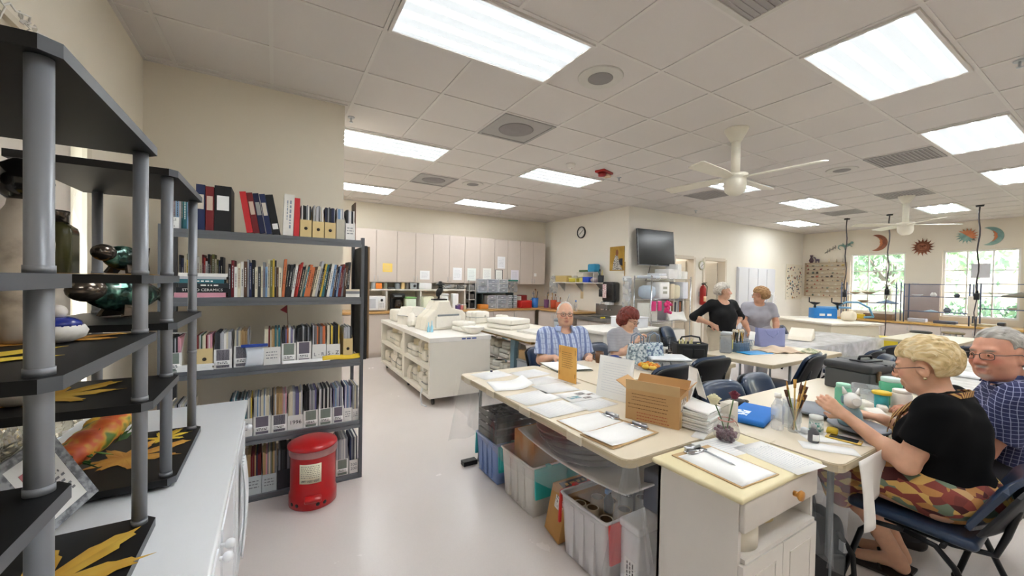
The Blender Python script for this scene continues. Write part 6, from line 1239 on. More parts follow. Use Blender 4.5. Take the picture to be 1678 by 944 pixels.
## GARDEN OUTSIDE
struct(MB().box(XW + .16, 40, -16, 18, -.35, -.3).build('ground_outside', ramp_mat('garden_soil', 'noise', 3, [(.35, '#5f7a45'), (.6, '#a9a58c'), (.75, '#cfc8b4')], .9, detail=6)))
struct(MB().box(-14, XL - .16, -8, 12, -.35, -.3).build('ground_outside', mat('#b9b7a0', .9, var=.2, scale=3)))
LV = [ramp_mat('foliage_' + n, 'noise', 2.2, [(.3, a), (.7, c)], .6) for n, a, c in (('deep', '#3f6a45', '#7a9e70'), ('light', '#6f9468', '#b9cfa0'), ('pale', '#8fae88', '#d2dfbe'))]
def bush(x, y, z, rx_, ry_, rz_, n, m, lab, seed, name='garden_bush', s=.09, trunk=0, flower=None):
 rnd = random.Random(seed); t = thing(name, lab, 'tree' if trunk else 'bush', (x, y, -.3), 0, 'trees outside the windows' if trunk else 'bushes outside the windows'); b = MB()
 for k in range(n):
  u, v, w = rnd.gauss(0, .45), rnd.gauss(0, .45), rnd.gauss(0, .45); q = Euler((rnd.uniform(0, 6), rnd.uniform(0, 6), rnd.uniform(0, 6))).to_matrix().to_4x4(); q.translation = V3((u * rx_, v * ry_, z + .3 + w * rz_)); l = s * rnd.uniform(.6, 1.4)
  b.bm.faces.new([b.bm.verts.new(q @ V3(p_)) for p_ in ((-l, 0, 0), (0, -l * .4, l * .08), (l, 0, 0), (0, l * .4, l * .08))])
 b.build('foliage', m, t); st = MB()
 st.cyl((0, 0, 0), (.05, .02, max(.1, z + .3 - (0 if trunk else rz_ * .3))), max(trunk, .03), max(trunk * .5, .012), n=8)
 for k in range(5): a = rnd.uniform(0, 6.28); st.cyl((0, 0, (z + .3) * .6), (rx_ * .5 * C(a), ry_ * .5 * S(a), z + .3 + rz_ * .2), max(trunk * .4, .012), .006, n=6)
 st.build('trunk' if trunk else 'stem', mat('#7a6a58', .9), t)
 if flower:
  f = MB()
  for k in range(90): f.ball((rnd.gauss(0, .45) * rx_, rnd.gauss(0, .45) * ry_, z + .3 + abs(rnd.gauss(0, .4)) * rz_), .045, 4)
  f.build('blossoms', mat('#f4f4f0', .6), t)
bush(15.2, 2.3, .75, .8, 1.2, .5, 1500, LV[0], 'white flowering bush outside the second window', 1, flower=True); bush(15.4, 4.2, .6, .8, 1.3, .4, 1200, LV[1], 'low leafy bush outside the first window', 2); bush(15.0, .9, .8, .7, 1.0, .5, 1100, LV[0], 'white flowering bush at the right edge of the second window', 3, flower=True)
bush(19, 5.2, 2.9, 1.8, 2.6, 1.6, 1900, LV[1], 'pale green tree outside the first window', 4, 'garden_tree', .16, .14); bush(20, 1.8, 3.6, 2, 2.6, 1.4, 800, LV[2], 'sunlit sparse tree outside the second window', 5, 'garden_tree', .16, .12); bush(-3.2, 2.4, 1.2, 1.2, 2.2, 1.2, 1600, LV[2], 'sunlit bush outside the window behind the display shelf', 6)
## TABLES
TOPM = mat('#dccfb8', .38, var=.03, scale=4, name='table_laminate'); EDGE = mat('#c3b394', .5, var=.04, name='table_edge'); LEGM = mat('#8a8f94', .4, .5)
def table(x0, x1, y0, y1, lab, grp='folding tables', z=.74, ins=.42):
 cx, cy = (x0 + x1) / 2, (y0 + y1) / 2; w, d = (x1 - x0) / 2, (y1 - y0) / 2
 t = thing('folding_table', lab, 'table', (cx, cy, 0), 0, grp); r = .05
 def rr(e, r):
  pts = []
  for (sx, sy, q) in ((1, 1, 0), (-1, 1, PI / 2), (-1, -1, PI), (1, -1, 1.5 * PI)):
   for k in range(5): a = q + k * PI / 8; pts.append((sx * (w + e - r) + r * C(a), sy * (d + e - r) + r * S(a)))
  return pts
 MB().prism(rr(-.003, r), z - .006, z).build('tabletop', TOPM, t); MB().prism(rr(0, r), z - .038, z - .006).build('edge', EDGE, t)
 lx_ = w > d
 for s in (-1, 1):
  for q in (-1, 1):
   p = (s * (w - ins), q * (d - .12)) if lx_ else ((.10 if s < 0 else .04) + q * (.17 if s < 0 else .24), s * (d - .035))
   MB().cyl((p[0], p[1], .02), (p[0], p[1], z - .04), .014, n=12).lathe([(.018, 0), (.02, .02), (.014, .03)], (p[0], p[1], 0), n=12).build('leg', LEGM, t)
  b = MB(); zz = z - .06
  if lx_: b.cyl((s * (w - ins), -(d - .12), zz), (s * (w - ins), d - .12, zz), .011, n=8)
  else: b.cyl((-.2 if s > 0 else -.07, s * (d - .035), zz), (.27, s * (d - .035), zz), .011, n=8)
  b.build('crossbar', LEGM, t)
 return t
T1 = table(1.30, 2.06, 1.175, 2.97, 'beige folding table in the foreground covered with sign-up papers'); T2 = table(2.075, 3.95, .70, 1.50, 'beige folding table where the blonde woman works', ins=.24); T3 = table(2.075, 3.93, 2.17, 2.96, 'beige folding table where the seated man and red haired woman sit', ins=.28)
MB().box(-.36, -.24, .82, .88, 0, .035).build('foot', BLACK, T1)
T4 = table(4.13, 5.75, 1.95, 2.72, 'beige folding table with the tool basket and blue folder', ins=.62); T5 = table(5.78, 7.9, 2.32, 3.08, 'folding table under a draped clear plastic sheet, beyond the tool basket'); T6 = table(4.55, 6.7, -.25, 1.22, 'wide white covered table behind the two right hand sitters'); T7 = table(8.1, 9.6, 1.5, 2.3, 'folding table far off in front of the window counter')
def cover(name, lab, fn, nu, nv, m=CLEAR): return tag(MB().sheet(fn, nu, nv).build(name, m), lab, 'plastic sheet', None)
cover('plastic_cover', 'clear plastic sheet draped over the far table by the slab roller', lambda u, v: (5.65 + 2.35 * u + .02 * S(9 * v), (2.22 + .9 * max(0, (v - .38) / .62)) if v > .38 else 2.22 - .03 * S(25 * u) * (1 - v / .38), (.748 + .003 * S(20 * u + 9 * v)) if v > .38 else .748 - (.38 - v) * .95), 60, 24, clear_mat('milky_plastic', '#e4e9f2', .55, .3))
cover('plastic_cover', 'white plastic sheet covering the wide table behind the right hand sitters', lambda u, v: (4.50 + 2.2 * u, -.3 + 1.57 * v, .7455 + .0025 * S(17 * u + 5 * v) * S(11 * v)), 40, 24, clear_mat('white_plastic', '#f2f4f6', .8, .2))
cover('plastic_cover', 'clear plastic skirt hanging from the aisle side of the foreground table', lambda u, v: (1.287 - .012 * S(40 * u) * v - .05 * v * S(PI * u) + .05 * (1 - u) * v - .02, 1.18 + 1.78 * u - .05 * v * S(30 * u), .735 - (.24 + .12 * S(PI * u)) * v), 70, 14, clear_mat('skirt_plastic', '#dfe3e8', .05))
cover('plastic_cover', 'clear plastic bunched at the near corner of the foreground table', lambda u, v: (1.29 + (.035 + .10 * v) * C(2 * PI * u) * (1 + .25 * S(5 * 2 * PI * u)), 1.155 + (.02 + .06 * v) * S(2 * PI * u) - .01 , .735 - .52 * v), 48, 14, clear_mat('corner_plastic', '#dfe3e8', .09))
cover('plastic_cover', 'clear plastic hanging at the near end of the blonde woman\'s table', lambda u, v: (2.06 - .05 * v * S(6 * u + 1), .66 + .26 * u + .03 * v * S(17 * u), .735 - .42 * v), 24, 14)
cover('plastic_cover', 'clear plastic trailing at the far end of the foreground table', lambda u, v: (1.33 + .72 * u - .10 * v, 2.985 + .02 * S(22 * u) * v + .03 * v, .735 - .55 * v), 40, 12)
cover('plastic_cover', 'clear plastic hanging from the near end of the tool basket table', lambda u, v: (4.10 - .02 * S(20 * u) * v, 1.98 + .7 * u, .735 - .4 * v), 30, 12)
TAPE = mat('#d9cdb4', .5)
for k, y in enumerate((1.52, 1.98, 2.42, 2.8)): tag(MB().box(1.292, 1.2985, y - .055, y + .055, .70, .742).box(1.2985, 1.36, y - .055, y + .055, .7402, .7412).build('tape_strip', TAPE), f'beige tape strip on the aisle edge of the foreground table, {ordinal(k + 1)} from the near end', 'tape', 'tape strips')
for k, (x, yy) in enumerate(((2.2, 1.0), )): tag(MB().box(2.066, 2.0735, .98, 1.1, .70, .742).box(2.0735, 2.12, .98, 1.1, .7402, .7412).build('tape_strip', TAPE), 'beige tape strip on the near end of the blonde woman\'s table', 'tape')
## CHAIRS
VIN = mat('#22344e', .32, var=.08, coat=.2, name='navy_vinyl'); VINL = mat('#3a5878', .28, var=.06, coat=.3, name='blue_vinyl'); SHELL = mat('#1a1b1f', .5, name='black_plastic_shell'); FRB = mat('#17181b', .35, .4)
def chair(lab, vin=VIN, grp='navy vinyl stacking chairs'):
 t = thing('stacking_chair', lab, 'chair', (0, 0, 0), 0, grp)
 MB().rbox(-.23, .23, -.2, .24, .425, .475, .024, 4).build('seat', vin, t)
 def bk(u, v):
  x = (u - .5) * .46; k = 1 - (abs(u - .5) * 2) ** 5 * .16; z = .52 + .245 * v * k; return (x, -.235 - .10 * v + .05 * (2 * u - 1) ** 2, z)
 s = .045
 def pad(u, v): p = bk(u, v); e = min(1, min(u, 1 - u) * 9) * min(1, min(v, 1 - v) * 7); return (p[0], p[1] + .012 + .022 * (e ** .5 if e > 0 else 0), p[2])
 MB().sheet(pad, 24, 14, .02).build('backrest', vin, t)
 def shl(u, v): p = bk(u, v); e = min(1, min(u, 1 - u) * 12) * min(1, min(v, 1 - v) * 8); return (p[0] * 1.03, p[1] - .006 - .012 * e, .64 + (p[2] - .64) * 1.04)
 MB().sheet(shl, 24, 14, -.012).build('back_shell', SHELL, t)
 for sx in (-1, 1):
  MB().tube([(sx * .25, .02, .42), (sx * .25, .12, .405), (sx * .255, .17, .34), (sx * .265, .25, .01)], .0125, 10).lathe([(.016, 0), (.018, .015), (.013, .03)], (sx * .265, .252, 0), n=10).build('leg', FRB, t)
  MB().tube([(sx * .25, .02, .42), (sx * .25, -.08, .405), (sx * .255, -.14, .34), (sx * .265, -.27, .01)], .0125, 10).lathe([(.016, 0), (.018, .015), (.013, .03)], (sx * .265, -.272, 0), n=10).build('leg', FRB, t)
 b = MB()
 for sx in (-1, 1): b.tube([(sx * .19, .1, .418), (sx * .2, -.12, .418), (sx * .19, -.24, .44), (sx * .17, -.265, .53), (sx * .16, -.29, .65)], .0125, 10)
 b.cyl((-.25, .02, .415), (.25, .02, .415), .011, n=8).cyl((-.25, -.1, .415), (.25, -.1, .415), .011, n=8).build('frame', FRB, t)
 return t
CH0 = chair('navy vinyl chair with curved back in the near right corner, blonde woman sitting on it');
BCH = (2.725, .58); BROT = math.radians(1)
CH0.scale = (1, 1, .95); CH0.location = (BCH[0], BCH[1], 0); CH0.rotation_euler.z = BROT
CH1 = None
def put(x, y, rot, lab, k=1):
 o = dup(CH0, (x, y, 0), rot, lab); o.scale = (1, 1, k)
put(2.62, 3.36, PI, 'navy chair under the seated man in the blue plaid shirt'); put(3.36, 3.28, PI + .15, 'navy chair under the red haired woman')
put(2.65, 2.25, .05, 'chair seen from behind, black back partly hidden by the cardboard box', 1.14); put(3.2, 2.26, -.04, 'chair seen from behind with black back, beside the cardboard box', 1.16)
put(2.86, 1.45, PI - .08, 'navy chair at the far side of the blonde woman\'s table, left of two'); put(3.405, 1.46, PI + .05, 'navy chair at the far side of the blonde woman\'s table, right of two')
put(4.32, 1.97, .12, 'dark chair drawn up to the tool basket table, back toward the camera', 1.14); put(5.0, 3.5, PI + .35, 'blue chair at the far side behind the black handbag', 1.14)
put(6.15, 2.06, .0, 'black chair half under the plastic sheet, left of the pair'); put(6.85, 2.10, -.1, 'black chair half under the plastic sheet, right of the pair'); put(5.62, 2.42 - .62, .5, 'navy chair with seat showing in front of the draped table')
put(8.45, 1.2, .2, 'navy chair far off left of the man\'s head'); put(7.35, .95, 1.5, 'black backed chair at the far end of the white covered table'); put(10.3, 1.55, .4, 'small far chair beside the man\'s head'); put(8.3, 3.45, PI + .4, 'far blue chair below the slab roller'); put(7.75, 1.6, -.6, 'pale lit chair seat between the draped table and the white table')
put(3.36, .34, .2, 'navy chair under the man in the navy checked shirt')
## SMALL WHITE CABINET
TANT = mat('#e2d4aa', .4, var=.03, name='cabinet_top_cream'); SC = (1.36, .735, 1.93, 1.095); cw, cd = .57, .36
SCM = mat('#ddd6ce', .5, var=.02)
t = thing('side_cabinet', 'small off-white cabinet with cream top, drawer and open slot in the foreground', 'cabinet', (1.645, .905, 0)); hw, hd = .275, .165; CTZ = .785
b = MB().box(-hw, -hw + .018, -hd, hd, 0, CTZ - .022).box(hw - .018, hw, -hd, hd, 0, CTZ - .022).box(-hw, hw, hd - .012, hd, 0, CTZ - .022).box(-hw + .018, hw - .018, -hd - .016, hd - .012, .545, .56).box(-hw + .018, hw - .018, -hd + .01, hd - .012, .05, .065).box(-hw + .018, hw - .018, -hd + .01, hd - .012, .645, .655)
b.build('body', SCM, t); MB().rbox(-hw - .025, hw + .025, -hd - .025, hd + .02, CTZ - .022, CTZ, .01, 3).build('top', TANT, t)
d = MB().rbox(-hw + .004, hw - .004, -hd - .018, -hd, .655, CTZ - .026, .004, 2).build('drawer', mat('#d6cdc4', .5), t); MB().cyl((.07, -hd - .018, .71), (.07, -hd - .035, .71), .010).lathe([(.012, 0), (.02, .008), (.018, .016), (0, .018)], n=20, m=frame_m((.07, -hd - .033, .71), (1, 0, 0), (0, -1, 0))).build('knob', mat('#c98a3c', .4), d)
for s in (-1, 1):
 a, e = (-hw + .004, -.002) if s < 0 else (.002, hw - .004); dd = MB().box(a, e, -hd - .018, -hd, .02, .54).build('door', SCM, t)
 MB().box(a + .05, e - .05, -hd - .021, -hd - .018, .06, .065).box(a + .05, e - .05, -hd - .021, -hd - .018, .485, .49).box(a + .05, a + .055, -hd - .021, -hd - .018, .06, .49).box(e - .055, e - .05, -hd - .021, -hd - .018, .06, .49).build('raised_line', SCM, dd)
def tape_roll(x, y, z, r, h, col, lab):
 t = thing('tape_roll', lab, 'tape roll', (x, y, z), 0, 'tape rolls in the cabinet slot'); MB().lathe([(r * .68, 0), (r, 0), (r, h), (r * .68, h), (r * .68, 0)], n=36).build('tape', mat(col, .6), t); MB().lathe([(r * .62, .001), (r * .67, .001), (r * .67, h - .001), (r * .62, h - .001), (r * .62, .001)], n=36).build('core', mat('#6a4a30', .8), t)
tape_roll(1.475, .825, .561, .088, .082, '#e6ddcc', 'wide cream tape roll at the left of the cabinet slot'); tape_roll(1.71, .87, .561, .075, .07, '#e4cf98', 'tan tape roll at the right of the cabinet slot')
## PAPERS AND THINGS ON THE FOREGROUND TABLE
TZ = .7415
def sheet(x, y, w, h, rot, lab, z=TZ, m=PAPER, rows=0, seed=1, curl=0, name='paper_sheet', cat='paper', grp=None, inkc='#dfe0e5'):
 b = MB().sheet(lambda u, v: ((u - .5) * w, (v - .5) * h, .0006 + curl * max(0, u - .6) ** 2), 6 if curl else 2, 2, .0008, True)
 o = b.build(name, m, None, (x, y, z), rot); tag(o, lab, cat, grp)
 if rows: s = MB(); scribble(s, Matrix.Translation((0, 0, .0014)), w * .75, h * .8, rows, seed, .8, .18); s.build('lettering', mat(inkc, .8), o)
 return o
G = 'papers on the foreground table'
sheet(1.52, 2.82, .28, .22, .15, 'white sheet at the far aisle corner of the foreground table', rows=10, grp=G); sheet(1.83, 2.72, .28, .216, .1, 'white sheet second along the far end of the foreground table', rows=10, seed=2, grp=G); sheet(1.48, 2.47, .28, .26, -.25, 'white sheet with lifted corner near the aisle edge', z=TZ + .002, rows=0, curl=.25, grp=G); sheet(1.79, 2.46, .28, .216, .12, 'white sheet in the middle row, left of the photo page', rows=12, seed=3, grp=G)
sheet(1.47, 2.14, .3, .23, .1, 'white sheet halfway along the aisle edge', z=TZ + .001, rows=12, seed=4, grp=G); sheet(1.74, 2.26, .28, .216, -.1, 'white sheet just before the photo page', z=TZ + .001, rows=12, seed=5, grp=G); sheet(1.46, 1.88, .29, .22, .05, 'white sheet on the aisle edge before the first clipboard', z=TZ + .002, rows=12, seed=6, grp=G); sheet(1.73, 1.86, .26, .2, .1, 'white sheet under the leaning page near the clipboards', rows=12, seed=7, grp=G)
o = sheet(1.76, 2.02, .27, .19, -.02, 'white page with small colour photographs on the foreground table', z=TZ + .003, grp=G);
for (x, y, w, h, c) in ((-.06, -.02, .09, .05, '#4a8a9a'), (.03, .03, .07, .05, '#3a3a40'), (.09, -.005, .06, .03, '#6a4a40'), (.02, -.06, .06, .03, '#5a4a48')): MB().box(x - w / 2, x + w / 2, y - h / 2, y + h / 2, .0014, .0019).build('photo', ramp_mat('photo_' + c[1:], 'noise', 30, [(.4, c), (.65, '#d6d0c8')], .4), o)
for k, (x, y) in enumerate(((1.43, 2.9),)): tag(MB().ball((0, 0, .008), .012, 8, (1, 1, .6)).build('pebble', mat('#2a3058', .4), None, (x + .13, y - .0, TZ + .002)), 'small dark blue bead on the farthest paper sheet', 'bead')
def clipboard(x, y, z, rot, w, h, lab, board='#b8946a', curl=0, clip_y=1):
 t = thing('clipboard', lab, 'clipboard', (x, y, z), rot, 'clipboards'); MB().rbox(-w / 2, w / 2, -h / 2, h / 2, 0, .004, .0015, 1).build('board', wood(board, '#cfae7a', 4, .5), t)
 MB().sheet(lambda u, v: ((u - .5) * (w - .02) , -h / 2 + .005 + (h - .03) * v, .0046 + curl * max(0, .5 - v) ** 2), 2, 10, .0008).build('paper', PAPER, t)
 c = MB().rbox(-.055, .055, h / 2 - .045, h / 2 - .008, .006, .011, .002, 1).build('clip', CHROME, t); MB().cyl((-.045, h / 2 - .012, .016), (.045, h / 2 - .012, .016), .007, n=10).rbox(-.03, .03, h / 2 - .02, h / 2 + .012, .012, .02, .003, 1).build('spring', STEEL, c)
 return t
clipboard(1.50, 1.61, TZ, -PI / 2 + .02, .22, .33, 'brown clipboard with blank sheet, farther of the two at the table edge'); clipboard(1.50, 1.41, TZ + .001, -PI / 2 + .1, .21, .36, 'brown clipboard with curled sheet showing grey, nearer of the two at the table edge', curl=.04)
c3 = clipboard(1.53, .915, CTZ + .0005, PI * .5 + .3, .235, .30, 'clipboard with a pen lying on the small white cabinet')
c3.rotation_euler.z = -.05; c3.location = (1.54, .90, CTZ + .0005)
tag(MB().cyl((0, 0, .006), (.0, -.13, .006), .004, n=8).cyl((0, -.13, .006), (0, -.145, .006), .004, .001, n=8).build('ballpoint_pen', STEEL, None, (1.575, 1.0, CTZ + .0065), -.15), 'silver pen lying on the clipboard of the small white cabinet', 'pen')
sheet(1.72, 1.0, .22, .17, -.1, 'printed sheet under the vase on the small white cabinet', z=CTZ + .0003, rows=8, seed=8, grp='papers on the small cabinet'); sheet(1.82, .83, .27, .19, 1.45, 'printed sheet at the right edge of the small white cabinet', z=CTZ + .0014, rows=9, seed=9, grp='papers on the small cabinet')
OR = ramp_mat('orange_parchment', 'noise', 6, [(.3, '#dfa24a'), (.7, '#efbd68')], .6); p0 = V3((1.94, 2.37, TZ))
t = thing('notice_stand', 'orange decorated notice standing upright in a clear holder', 'sign', p0, -PI / 2 - .12 + .0); ang = math.atan2(-.196, .015); t.rotation_euler.z = ang
MB().box(-.098, .098, -.004, .0, .0, .27).build('sheet', OR, t); MB().box(-.1, .1, .0005, .003, 0, .272).box(-.1, .1, -.05, .05, -.0005, .002).build('holder', GLASSY, t)
s = MB(); mm = frame_m((0, -.0042, .15), (1, 0, 0), (0, -1, 0)); scribble(s, mm @ Matrix.Translation((0, .015, 0)), .12, .13, 8, 3, .7, .3);
for sx in (-1, 1): s.box(sx * .085 - .003, sx * .085 + .003, .06, .10, 0, .0006, mm); s.box(sx * .085 - .003, sx * .085 + .003, -.11, -.08, 0, .0006, mm)
s.build('lettering', mat('#a5763a', .7), t)
t = thing('notice_stand', 'tall white printed page leaning upright in a clear holder beside the box', 'sign', (1.905, 1.86, TZ), 0); t.rotation_euler = (math.radians(-9), 0, math.atan2(-.25, .02) + .12)
MB().box(-.13, .13, -.003, 0, 0.002, .275).build('sheet', PAPER, t); MB().box(-.132, .132, .0005, .003, 0.001, .277).build('holder', GLASSY, t); MB().box(-.132, .132, .003, .075, .0, .003).build('foot', GLASSY, t)
s = MB(); scribble(s, frame_m((0, -.0032, .14), (1, 0, 0), (0, -1, 0)), .19, .2, 12, 5, .8, .16); s.build('lettering', mat('#d2d3d8', .8), t)
CARDI = mat('#a87a48', .85); ang = math.atan2(-.93, .36)
t = thing('cardboard_box', 'open cardboard box with handwritten side on the foreground table', 'box', (1.845, 1.465, TZ + .0), ang); w, d, h, th = .145, .088, .17, .004
b = MB().box(-w, w, -d, -d + th, 0, h).box(-w, w, d - th, d, 0, h).box(-w, -w + th, -d + th, d - th, 0, h).box(w - th, w, -d + th, d - th, 0, h).box(-w + th, w - th, -d + th, d - th, 0, th); b.build('walls', CARD, t)
MB().box(-w, w, 0, th, 0, .055, Matrix.Translation((0, -d, h)) @ Matrix.Rotation(math.radians(8), 4, 'X')).build('front_flap', mat('#c9a878', .6), t)
MB().box(-w, w, -th, 0, 0, .07, Matrix.Translation((0, d, h)) @ Matrix.Rotation(math.radians(-50), 4, 'X')).build('back_flap', CARDI, t)
MB().box(-th, 0, -d, d, 0, .07, Matrix.Translation((w, 0, h)) @ Matrix.Rotation(math.radians(38), 4, 'Y')).build('right_flap', CARD, t); MB().box(0, th, -d, d, 0, .07, Matrix.Translation((-w, 0, h)) @ Matrix.Rotation(math.radians(-60), 4, 'Y')).build('left_flap', CARD, t)
mm = frame_m((0, -d - .0005, h * .5), (1, 0, 0), (0, -1, 0)); s = MB(); scribble(s, mm @ Matrix.Translation((-.01, .045, 0)), .20, .05, 3, 1, .85, .2); scribble(s, mm @ Matrix.Translation((-.02, -.005, 0)), .22, .04, 2, 2, .85, .2); s.build('handwriting', mat('#6f4a28', .8), t)
s = MB(); scribble(s, mm @ Matrix.Translation((.01, -.055, 0)), .18, .05, 3, 3, .8, .25); s.build('red_handwriting', mat('#a8543a', .8), t)
MB().box(w, w + .0008, -.06, .045, .085, .15).build('shipping_label', ramp_mat('label_print', 'noise', 50, [(.45, '#d8cfc2'), (.62, '#8a7a6a')], .6), t); MB().box(w, w + .0008, -.05, .02, .0, .07).build('tape_patch', mat('#d2b483', .4), t)
rnd = random.Random(6)
t = thing('paper_stack', 'thick stack of white papers on the table beside the cardboard box', 'paper', (1.98, 1.295, TZ), .2); b = MB()
for k in range(13): b.box(-.1 + rnd.uniform(-.008, .008), .1 + rnd.uniform(-.008, .008), -.085 + rnd.uniform(-.01, .006), .085 + rnd.uniform(-.006, .01), .0075 * k, .0075 * k + .006)
b.build('sheets', PAPER, t); MB().sheet(lambda u, v: (-.1 + .2 * u, -.085 + .17 * v, .099 + .02 * v * v), 6, 6, .001).build('top_sheet', PAPER, t)
t = thing('folded_card', 'white folded card standing like a peak behind the paper stack', 'card', (2.03, 1.335, TZ + .1225), -.5)
MB().prism([(-.05, 0), (-.015, .10), (-.012, .17), (-.008, .17), (-.009, .1), (-.042, 0)], 0, .09, axis='y').prism([(-.012, .17), (-.008, .17), (.05, .0), (.046, 0)], 0.0, .09, axis='y').build('sheet', PAPER, t)
sheet(1.88, 1.215, .16, .06, .35, 'small white note under the paper stack at the table edge', grp=G)
VZ = CTZ + .002; vx, vy = 1.79, 1.035
t = thing('flower_vase', 'round glass vase of dark pebbles on the small white cabinet', 'vase', (vx, vy, VZ)); MB().lathe([(.03, 0), (.05, .018), (.058, .045), (.05, .072), (.03, .09), (.028, .105), (.034, .115)], n=32).build('glass', GLASSY, t)
b = MB(); rnd = random.Random(11)
for k in range(110):
 a, r = rnd.uniform(0, 6.28), .046 * math.sqrt(rnd.random()); z = rnd.uniform(.008, .052); r *= min(1, .6 + z * 9); b.ball((r * C(a), r * S(a), z), .0085, 4)
b.build('pebbles', mat('#6e4a56', .35, var=.3, scale=80), t); MB().tube([(.033 * C(q * PI / 8), .033 * S(q * PI / 8), .098) for q in range(16)], .003, 5, True).tube([(.03, 0, .098), (.06, -.01, .08), (.065, -.02, .06)], .002, 5).build('ribbon', mat('#c08a80', .6), t)
def rose(dx, dy, z, r, col, lab):
 t = thing('cut_flower', lab, 'flower', (vx, vy, VZ)); MB().tube([(0, 0, .03), (dx * .4, dy * .4, .1), (dx, dy, z)], .003, 6).build('stem', mat('#4a6a3a', .6), t); b = MB()
 for k in range(14):
  a = k * 2.4; rr = r * (.25 + .75 * k / 14)
  b.sheet(lambda u, v: (dx + rr * (.5 + .5 * v) * C(a + (u - .5) * 1.6) , dy + rr * (.5 + .5 * v) * S(a + (u - .5) * 1.6), z - r * .5 + r * 1.3 * v - r * .6 * (k / 14) * v * v), 5, 4, .0008)
 b.build('bloom', mat(col, .6, var=.1, scale=60), t); MB().prism([(0, -.002), (.02, -.012), (.045, 0), (.02, .012), (0, .002)], 0, .001, Matrix.Translation((dx * .6, dy * .6, z - r * 1.2)) @ Euler((.4, .5, 2.5)).to_matrix().to_4x4()).build('leaf', mat('#3f5a3a', .6), t)
rose(-.03, .045, .18, .036, '#e9e2bf', 'cream rose in the round glass vase'); rose(.06, -.0, .2, .029, '#6e1f34', 'dark red carnation in the round glass vase')
box_thing('card_packet', 2.125, 1.215, TZ, .09, .05, .13, '#ddd6c8', 'upright cream packet behind the flower vase', 'packet', r=.004)
## THINGS ON THE BLONDE WOMAN'S TABLE
t = thing('cloth_bag', 'folded bright blue cloth bag with white print on the table', 'bag', (2.40, 1.235, TZ), .25); MB().rbox(-.19, .17, -.10, .09, 0, .032, .014, 3).build('body', mat('#1f6fc0', .7, var=.06), t); MB().box(-.13, -.02, .0, .07, .0322, .033).build('print', ramp_mat('white_print', 'noise', 30, [(.4, '#dfe8f2'), (.55, '#3a80c8')], .7, interp='CONSTANT'), t); MB().rbox(-.18, .16, -.098, -.04, -.0, .012, .004, 2).build('fold', mat('#143a78', .7), t)
b = MB().ball((0, 0, .02), .06, 10, (1.5, .7, .45)).ball((.09, .01, .015), .03, 8, (1.6, .6, .5)).tube([(-.1, 0, .02), (-.15, .03, .03), (-.17, 0, .025), (-.14, -.03, .01)], .006, 6); tag(b.build('sunglasses_pouch', mat('#1d1a1a', .5), None, (2.50, 1.40, TZ), -.2), 'black soft pouch with cord lying behind the blue cloth bag', 'pouch')
def glassjar(x, y, r, h, lab, grp=None): t = thing('glass_jar', lab, 'jar', (x, y, TZ), 0, grp); MB().lathe([(r * .9, 0), (r, .006), (r, h * .92), (r * 1.03, h), (r * .97, h), (r * .94, h * .92), (r * .92, .012), (0, .01)], n=28).build('glass', GLASSY, t); return t
glassjar(2.50, 1.09, .062, .12, 'wide glass jar standing behind the brush jar'); glassjar(2.345, .995, .028, .13, 'narrow glass full of brushes on the blonde woman\'s table');
rnd = random.Random(13)
for k in range(11):
 a = rnd.uniform(0, 6.28); L = rnd.uniform(.19, .27); c = rnd.choice(['#c79a4a', '#8a5a2e', '#d8b060', '#e0d8c8', '#3a2a20', '#7a8a3a']); tip = V3((.028 * C(a) * 1.6 + .01, .028 * S(a) * 1.6, L)); t = thing('paint_brush', f'{ordinal(k + 1)} brush in the brush glass on the blonde woman\'s table', 'brush', (2.345, .995, TZ + .012), 0, 'brushes in the glass')
 MB().cyl((.012 * C(a + 3), .012 * S(a + 3), 0), tip * .82, .0035, .0045, n=8).build('handle', mat(c, .4), t); MB().cyl(tip * .82, tip, .006, .009 if k % 2 else .002, n=8).build('bristle', mat(rnd.choice(['#c08a3a', '#d0a050', '#5a3a28']), .8), t)
glassjar(2.40, 1.045, .03, .15, 'tall glass bottle of clear water beside the brushes'); t = thing('water_bottle', 'clear plastic bottle with white cap among the brushes', 'bottle', (2.31, 1.06, TZ)); MB().lathe([(.028, 0), (.03, .01), (.03, .12), (.012, .16), (.012, .17)], n=20).build('body', CLEARBOX, t); MB().lathe([(.016, .168), (.016, .19), (0, .192)], n=16).build('cap', WHITE, t)
t = thing('glaze_bottle', 'small dark grey glaze bottle with white label near the table edge', 'bottle', (2.275, .88, TZ)); MB().lathe([(.021, 0), (.023, .005), (.023, .05), (.012, .062), (.010, .072)], n=20).build('body', mat('#5a5a5e', .3), t); MB().lathe([(.011, .070), (.012, .084), (.004, .09), (.003, .1), (0, .1)], n=16).build('cap', mat('#b9b9bc', .4), t); MB().sheet(lambda u, v: (.0234 * C(-2.9 + 1.3 * u), .0234 * S(-2.9 + 1.3 * u), .012 + .03 * v), 8, 1, -.0005).build('label', PAPER, t)
t = thing('paint_jar', 'small paint jar with printed label beside the yellow sponge', 'jar', (2.43, .93, TZ)); MB().lathe([(.028, 0), (.03, .004), (.03, .07), (.027, .075)], n=24).build('body', mat('#d6dcd6', .3), t); MB().lathe([(.031, .074), (.031, .09), (0, .092)], n=24).build('lid', mat('#e6e8e4', .4), t); MB().sheet(lambda u, v: (.0305 * C(6.28 * u), .0305 * S(6.28 * u), .015 + .045 * v), 24, 1, -.0005).build('label', ramp_mat('teal_label', 'noise', 60, [(.45, '#e2e8e4'), (.6, '#5a9a90')], .5), t)
box_thing('small_tub', 2.37, .955, TZ, .035, .035, .03, '#e6e8ea', 'tiny white tub beside the dark glaze bottle', 'tub', r=.01)
